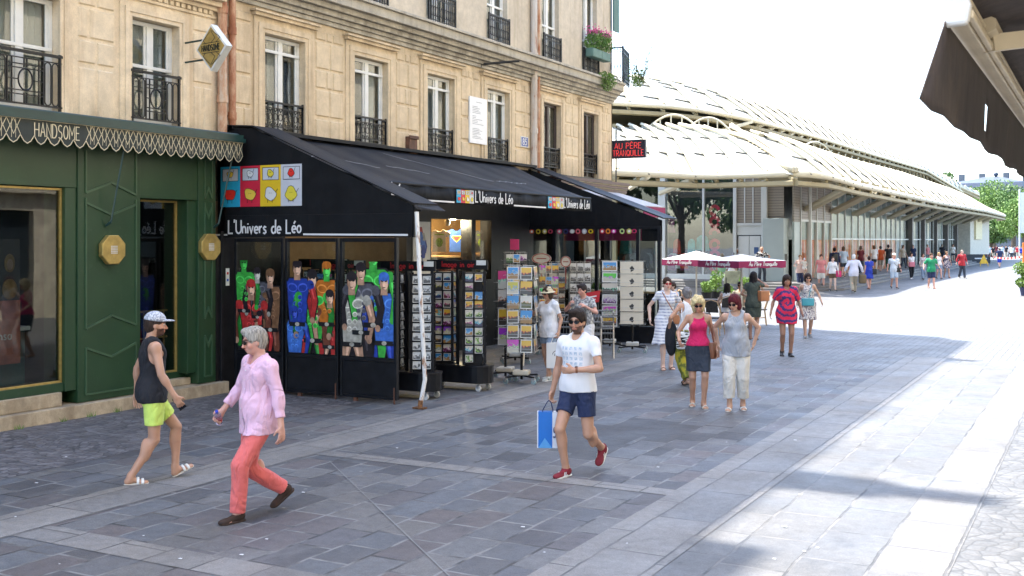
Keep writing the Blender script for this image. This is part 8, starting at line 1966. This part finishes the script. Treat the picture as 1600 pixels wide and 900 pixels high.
for px, py, rx, h, lb in ((1118, 478, .30, .75, "round bright green plant left of the menu board"), (1104, 480, .22, .35, "small round shrub beside the bright green plant"), (1137, 497, .22, .45, "dark green shrub between the two women's heads"), (1164, 480, .22, .55, "yellow green plant behind the seated man")):
    p = gnd(px, py); bush((p.x, p.y, 0), rx, h, lb, PLM, M_BLKM, 700, .045, .2, .55, "planters of the cafe terrace")
p = gnd(1603, 462); bush((p.x, p.y, 0), .46, 1.05, "bushy light green shrub in a navy pot at the right edge", LEAF2, pm("navy_pot", (.02, .03, .09), .5), 2600, .06, .27, .38)
p = gnd(1142, 470); MBd = empty("menu_board", (p.x, p.y, 0), FC(12), "olive menu board on an easel under the parasols", "menu board"); mb = MB(); mb.box(-.36, .36, -.02, .02, .72, 1.25, Matrix.Rotation(R(-12), 4, 'X')); mb.build("board", pm("olive_board", (.20, .22, .15), .5, .2, 6), MBd)
for s_ in (-.3, .3): mb = MB(); mb.tube([(s_, -.15, 0), (s_, .22, 1.28)], .015, 5); mb.tube([(s_, .35, 0), (s_, .2, 1.1)], .013, 5); mb.build("leg", M_BLKM, MBd)
# cafe awning and fascia at the building corner
CA = empty("cafe_awning", (0, 0, 0), 0, "pale awning with burgundy valance beyond the black awnings", "awning")
mb = MB(); mb.slab((WX+.1, 25.6, 3.86), (-10.2, 25.8, 3.30), (-10.2, 27.3, 3.30), (WX+.1, 29.6, 3.86), .03); mb.build("roof_cloth", pm("pale_awning_cloth", (.50, .49, .50), .8, .1, 3, .2, 20), CA)
mb = MB(); mb.box(-10.22, -10.19, 25.8, 27.3, 3.05, 3.31); mb.box(-12.6, -10.22, 26.18, 26.21, 2.45, 2.90); mb.build("valance", M_BUR, CA)
mb = MB(); mb.tube([(-10.3, 26.9, 0), (-10.3, 26.9, 3.25)], .03, 8); mb.build("post", M_WH, CA)
FS = empty("fascia", (0, 0, 0), 0, "brown slatted fascia with cream lines under the corner windows", "fascia"); mb = MB()
for k in range(4): mb.box(WX+.02, WX+.35+k*.05, 25.4, 29.9, 3.72+k*.105, 3.80+k*.105)
mb.box(WX, WX+.30, 25.42, 29.88, 3.70, 4.1); mb.build("slat", pm("brown_board", (.085, .04, .03), .5, .1), FS); mb = MB()
for k in range(3): mb.box(WX+.02, WX+.375+k*.05, 25.41, 29.89, 3.805+k*.105, 3.817+k*.105)
mb.build("cream_line", M_CREAM, FS)
mb = MB(); mb.box(WX+.2, WX+2.6, 27.4, 27.9, 0, 1.05); mb.m(1).box(WX+.15, WX+2.65, 27.35, 27.95, 1.052, 1.10); tag(mb.build("bar_counter", [M_BLKM, M_WOOD], bevel=.01), "dark bar counter with pale wooden top behind the glass partition", "counter")
# flower boxes and balcony plants
FLP = leaf_mat("window_box_leaves", (.06, .15, .02), (.15, .28, .05)); M_FLW = pm("pink_petals", (.70, .12, .32), .6, .2, 30)
def flowerbox(y, label):
    r = empty("flower_box", (WX+.22, y, 7.62), 0, label, "flower box", "flower boxes on the corner balcony"); mb = MB(); mb.box(-.12, .12, -.30, .30, -.10, .14); mb.build("trough", pm("grey_green_trough", (.10, .19, .16), .6), r, bevel=.02); rnd = random.Random(int(y*10)); mb = MB(); leaf_cloud(mb, [((.02, -.15, .32), .24), ((.04, .15, .36), .24), ((.05, 0, .52), .20)], 800, .035, rnd); mb.build("foliage", FLP, r)
    mb = MB()
    for k in range(110): p = Vector((rnd.gauss(.05, .12), rnd.gauss(0, .22), .55+abs(rnd.gauss(0, .10)))); mb.ball(p, .022, .022, .016, 5, 4)
    mb.build("flowers", M_FLW, r)
flowerbox(27.95, "flower box with pink geraniums, left one at the corner window"); flowerbox(28.55, "flower box with pink geraniums, right one next to the corner balcony")
def trailing(x, y, z, L, label, n, seed):
    rnd = random.Random(seed); r = empty("climbing_plant", (x, y, z), 0, label, "plant"); mb = MB(); cen = [((rnd.uniform(-.1, .15), rnd.uniform(-L, L), rnd.uniform(-.25, .12)), .18) for _ in range(8)]; leaf_cloud(mb, cen, n, .035, rnd); mb.build("foliage", LEAF2, r); return r
trailing(WX+.42, 28.2, 7.0, .55, "green plant trailing over the stone ledge below the geraniums", 900, 3)
def sprays(x, y, z, H_, label, n, seed):
    rnd = random.Random(seed); r = empty("climbing_plant", (x, y, z), 0, label, "plant"); st = MB(); lf = MB()
    for k in range(n):
        P = [Vector((0, 0, 0))]; d = Vector((rnd.gauss(0, .3), rnd.gauss(0, .3), 1)).normalized()
        for j in range(6): d = (d+Vector((rnd.gauss(0, .25), rnd.gauss(0, .25), 0))).normalized(); P.append(P[-1]+d*H_/6*rnd.uniform(.5, 1.1))
        st.tube(P, .006, 4)
        for q in P[1:]:
            for _ in range(7): c = q+Vector((rnd.gauss(0, .05), rnd.gauss(0, .05), rnd.gauss(0, .05))); s = rnd.uniform(.012, .026); M = Matrix.Translation(c) @ Euler((rnd.random()*6, rnd.random()*6, 0)).to_matrix().to_4x4(); lf.add([(-s, 0, 0), (0, -s*.5, 0), (s, 0, 0), (0, s*.5, 0)], [(0, 1, 2, 3)], M)
    st.build("stem", BARK, r); lf.build("foliage", FLP, r); return r
sprays(WX+.85, 29.95, 7.1, 1.35, "airy climbing plant growing up beside the corner balcony railing", 16, 5)
trailing(WX+.55, 30.3, 7.35, .25, "low green plant on the corner balcony floor", 500, 8)
mb = MB(); p = onX(951, 30, WX+.3); mb.box(WX+.1, WX+.14, 29.55, 29.95, 8.55, 11); sh_ = mb.build("shutter", pm("green_shutter_frame", (.03, .10, .07), .5)); tag(sh_, "thin green open shutter panel above the corner balcony", "shutter")
# awning hanging over the top right corner
OA = empty("overhead_awning", (0, 0, 0), 0, "weathered dark brown awning with cream metal bar at the top right corner", "awning")
XB = -.44; ZB = 3.2
M_BRC = NT("weathered_brown_cloth"); _a = M_BRC.noise(6, 6, M_BRC.mapping((1, 1, .3)), rough=.75); _b = M_BRC.noise(1.6, 5, rough=.7); _c = M_BRC.ramp(_a, [(.35, (.030, .024, .027)), (.65, (.060, .048, .050))]); _c = M_BRC.mix(M_BRC.ramp(_b, [(.5, 0.0), (.75, .6)]), _c, (.12, .085, .065)); M_BRC.bump(_a, .4, .02); M_BRC = M_BRC.set(_c, .85)
mb = MB(); mb.box(XB-.035, XB+.035, 3.85, 14, ZB-.03, ZB+.035); mb.box(XB-.045, XB+.045, 3.85, 14, ZB+.0355, ZB+.055); mb.box(XB+.037, XB+.06, 3.85, 14, ZB-.028, ZB+.0); mb.build("front_bar", pm("cream_powder_coat", (.66, .56, .40), .45, .08, 5), OA, bevel=.006)
mb = MB(); mb.prism([(XB-.05, 3.82, ZB+.02), (XB-.035, 3.82, ZB+.06), (XB+.04, 3.82, ZB+.06), (XB+.055, 3.82, ZB+.01), (XB+.045, 3.82, ZB-.05), (XB-.03, 3.82, ZB-.055)], (0, .04, 0)); mb.build("end_cap", pm("white_end_cap", (.72, .72, .70), .4), OA, bevel=.012)
a_, b_ = Vector((XB+.04, 4.55, ZB+.0)), Vector((1.9, 7.2, 3.75)); mb = MB(); mb.tube([a_, b_], .045, 4); mb.tube([a_+Vector((.01, -.14, .05)), a_+Vector((.01, .20, .05))], .035, 6); mb.build("folding_arm", MATS["cream_powder_coat"], OA)
mb = MB(); n = 60
vs = []; nr_ = 8
for i in range(n+1):
    y = 3.80+(14-3.80)*i/n
    for j in range(nr_+1):
        f = j/nr_; wv = .006*math.sin(y*6.5)+.003*math.sin(y*15+1); xx = XB-.02+wv*f*1.6-.02*f*(1-i/n); yy = y-.42*f*max(0, 1-i/7); zz = ZB-.04-(.30+.006*math.sin(y*5)+.004*math.sin(y*21))*f; vs.append((xx, yy, zz))
fs = [(i*(nr_+1)+j, i*(nr_+1)+j+1, (i+1)*(nr_+1)+j+1, (i+1)*(nr_+1)+j) for i in range(n) for j in range(nr_) if not (i in (8,) and 3 <= j <= 5)]
mb.add(vs, fs); o = mb.build("valance", M_BRC, OA, smooth=True); so = o.modifiers.new("t", 'SOLIDIFY'); so.thickness = .003
mb = MB(); mb.slab((XB, 3.86, ZB+.06), (4.4, 3.86, 4.5), (4.4, 14, 4.5), (XB, 14, ZB+.06), .008); mb.build("roof_cloth", M_BRC, OA)
# tape, triangles and barrier at the far right
r = None
for px, py, lb in ((1537, 416, "yellow triangular warning sign standing at the start of the tape"),):
    p = gnd(px, py); r = empty("warning_sign", (p.x, p.y, 0), FC(5), lb, "warning sign"); mb = MB(); mb.prism([(-.45, 0, .25), (.45, 0, .25), (0, 0, 1.15)], (0, .03, 0)); mb.tube([(-.4, .1, 0), (-.3, .05, .4)], .03, 5); mb.tube([(.4, .1, 0), (.3, .05, .4)], .03, 5); mb.build("panel", pm("warning_yellow", (.80, .45, .02), .5), r)
a, b = gnd(1540, 417), gnd(1604, 428); mb = MB(); n = 24; a.z = 1.05; b.z = 1.25
for k in range(n):
    p, q = a.lerp(b, k/n), a.lerp(b, (k+1)/n); p.z -= .25*math.sin(k/n*math.pi); q.z -= .25*math.sin((k+1)/n*math.pi); mb.m(k % 2); mb.quad((p.x, p.y, p.z), (q.x, q.y, q.z), (q.x, q.y, q.z+.14), (p.x, p.y, p.z+.14))
o = mb.build("barrier_tape", [pm("tape_red", (.65, .04, .03), .5), M_WH]); so = o.modifiers.new("t", 'SOLIDIFY'); so.thickness = .004; tag(o, "red and white barrier tape strung across the far right of the street", "tape")
p = gnd(1604, 428); mb = MB(); mb.tube([(p.x, p.y, 0), (p.x, p.y, 1.4)], .04, 6); tag(mb.build("tape_post", M_BLKM), "thin dark post holding the right end of the tape", "post")
p = onD(1602, 400, 52); r = empty("barrier", (p.x+.0, p.y, 0), R(28.4), "orange plastic site barrier cut by the right edge of the photo", "barrier"); mb = MB(); mb.box(-.13, 1.2, -.04, .04, .95, 2.35); mb.build("panel", pm("site_orange", (.80, .20, .03), .5), r, bevel=.02); mb = MB(); mb.box(-.1, -.04, -.03, .03, 0, .95); mb.box(1.1, 1.16, -.03, .03, 0, .95); mb.build("post", M_BLKM, r)
# far terrace screen
a, b = gnd(1503, 412), gnd(1547, 412); r = empty("terrace_screen", ((a.x+b.x)/2, (a.y+b.y)/2, 0), R(28.4), "dark grey cloth screen with pale lettering round the far terrace", "screen"); L = (b-a).length; mb = MB(); mb.box(-L/2, L/2, -.03, .03, .08, 1.0); mb.box(-L/2, -L/2+.08, -.05, .05, 0, 1.1); mb.box(L/2-.08, L/2, -.05, .05, 0, 1.1); mb.build("cloth_panel", pm("charcoal_screen", (.04, .045, .05), .7), r); mb = MB(); mb.box(-L*.05, L*.38, -.034, -.031, .50, .62); mb.build("lettering", M_LINE, r)
p = onD(1593, 330, 150); mb = MB(); mb.tube([(p.x, p.y, 0), (p.x, p.y, 9.5)], .11, 8); mb.box(p.x-.05, p.x+1.6, p.y-.05, p.y+.05, 3.5, 9.0); tag(mb.build("banner_pole", M_WALLW), "white pole with tall pale banner at the right edge", "pole")
mb = MB(); rnd = random.Random(5)
for k in range(26):
    px = rnd.uniform(20, 1300); py = rnd.uniform(640, 890); p = gnd(px, py); s = rnd.uniform(.008, .022); mb.add([(p.x-s, p.y-s*.6, .013), (p.x+s, p.y-s*.4, .013), (p.x+s*.7, p.y+s*.6, .015), (p.x-s, p.y+s*.5, .014)], [(0, 1, 2, 3)])
o = mb.build("litter", M_LINE); tag(o, kind='stuff')
mb = MB()
for px, py in ((232, 662), (262, 653), (205, 672), (160, 688)):
    p = gnd(px, py, 0.0)
    for k in range(16): an = rnd.random()*6.28; q = Vector((GX+.14+rnd.uniform(0, .04), p.y+rnd.uniform(-.06, .06), .0)); mb.add([q, q+Vector((.006, .006, 0)), q+Vector((.04*math.cos(an), .04*math.sin(an), rnd.uniform(.04, .10)))], [(0, 1, 2)])
o = mb.build("weeds", LEAF2); tag(o, kind='stuff')
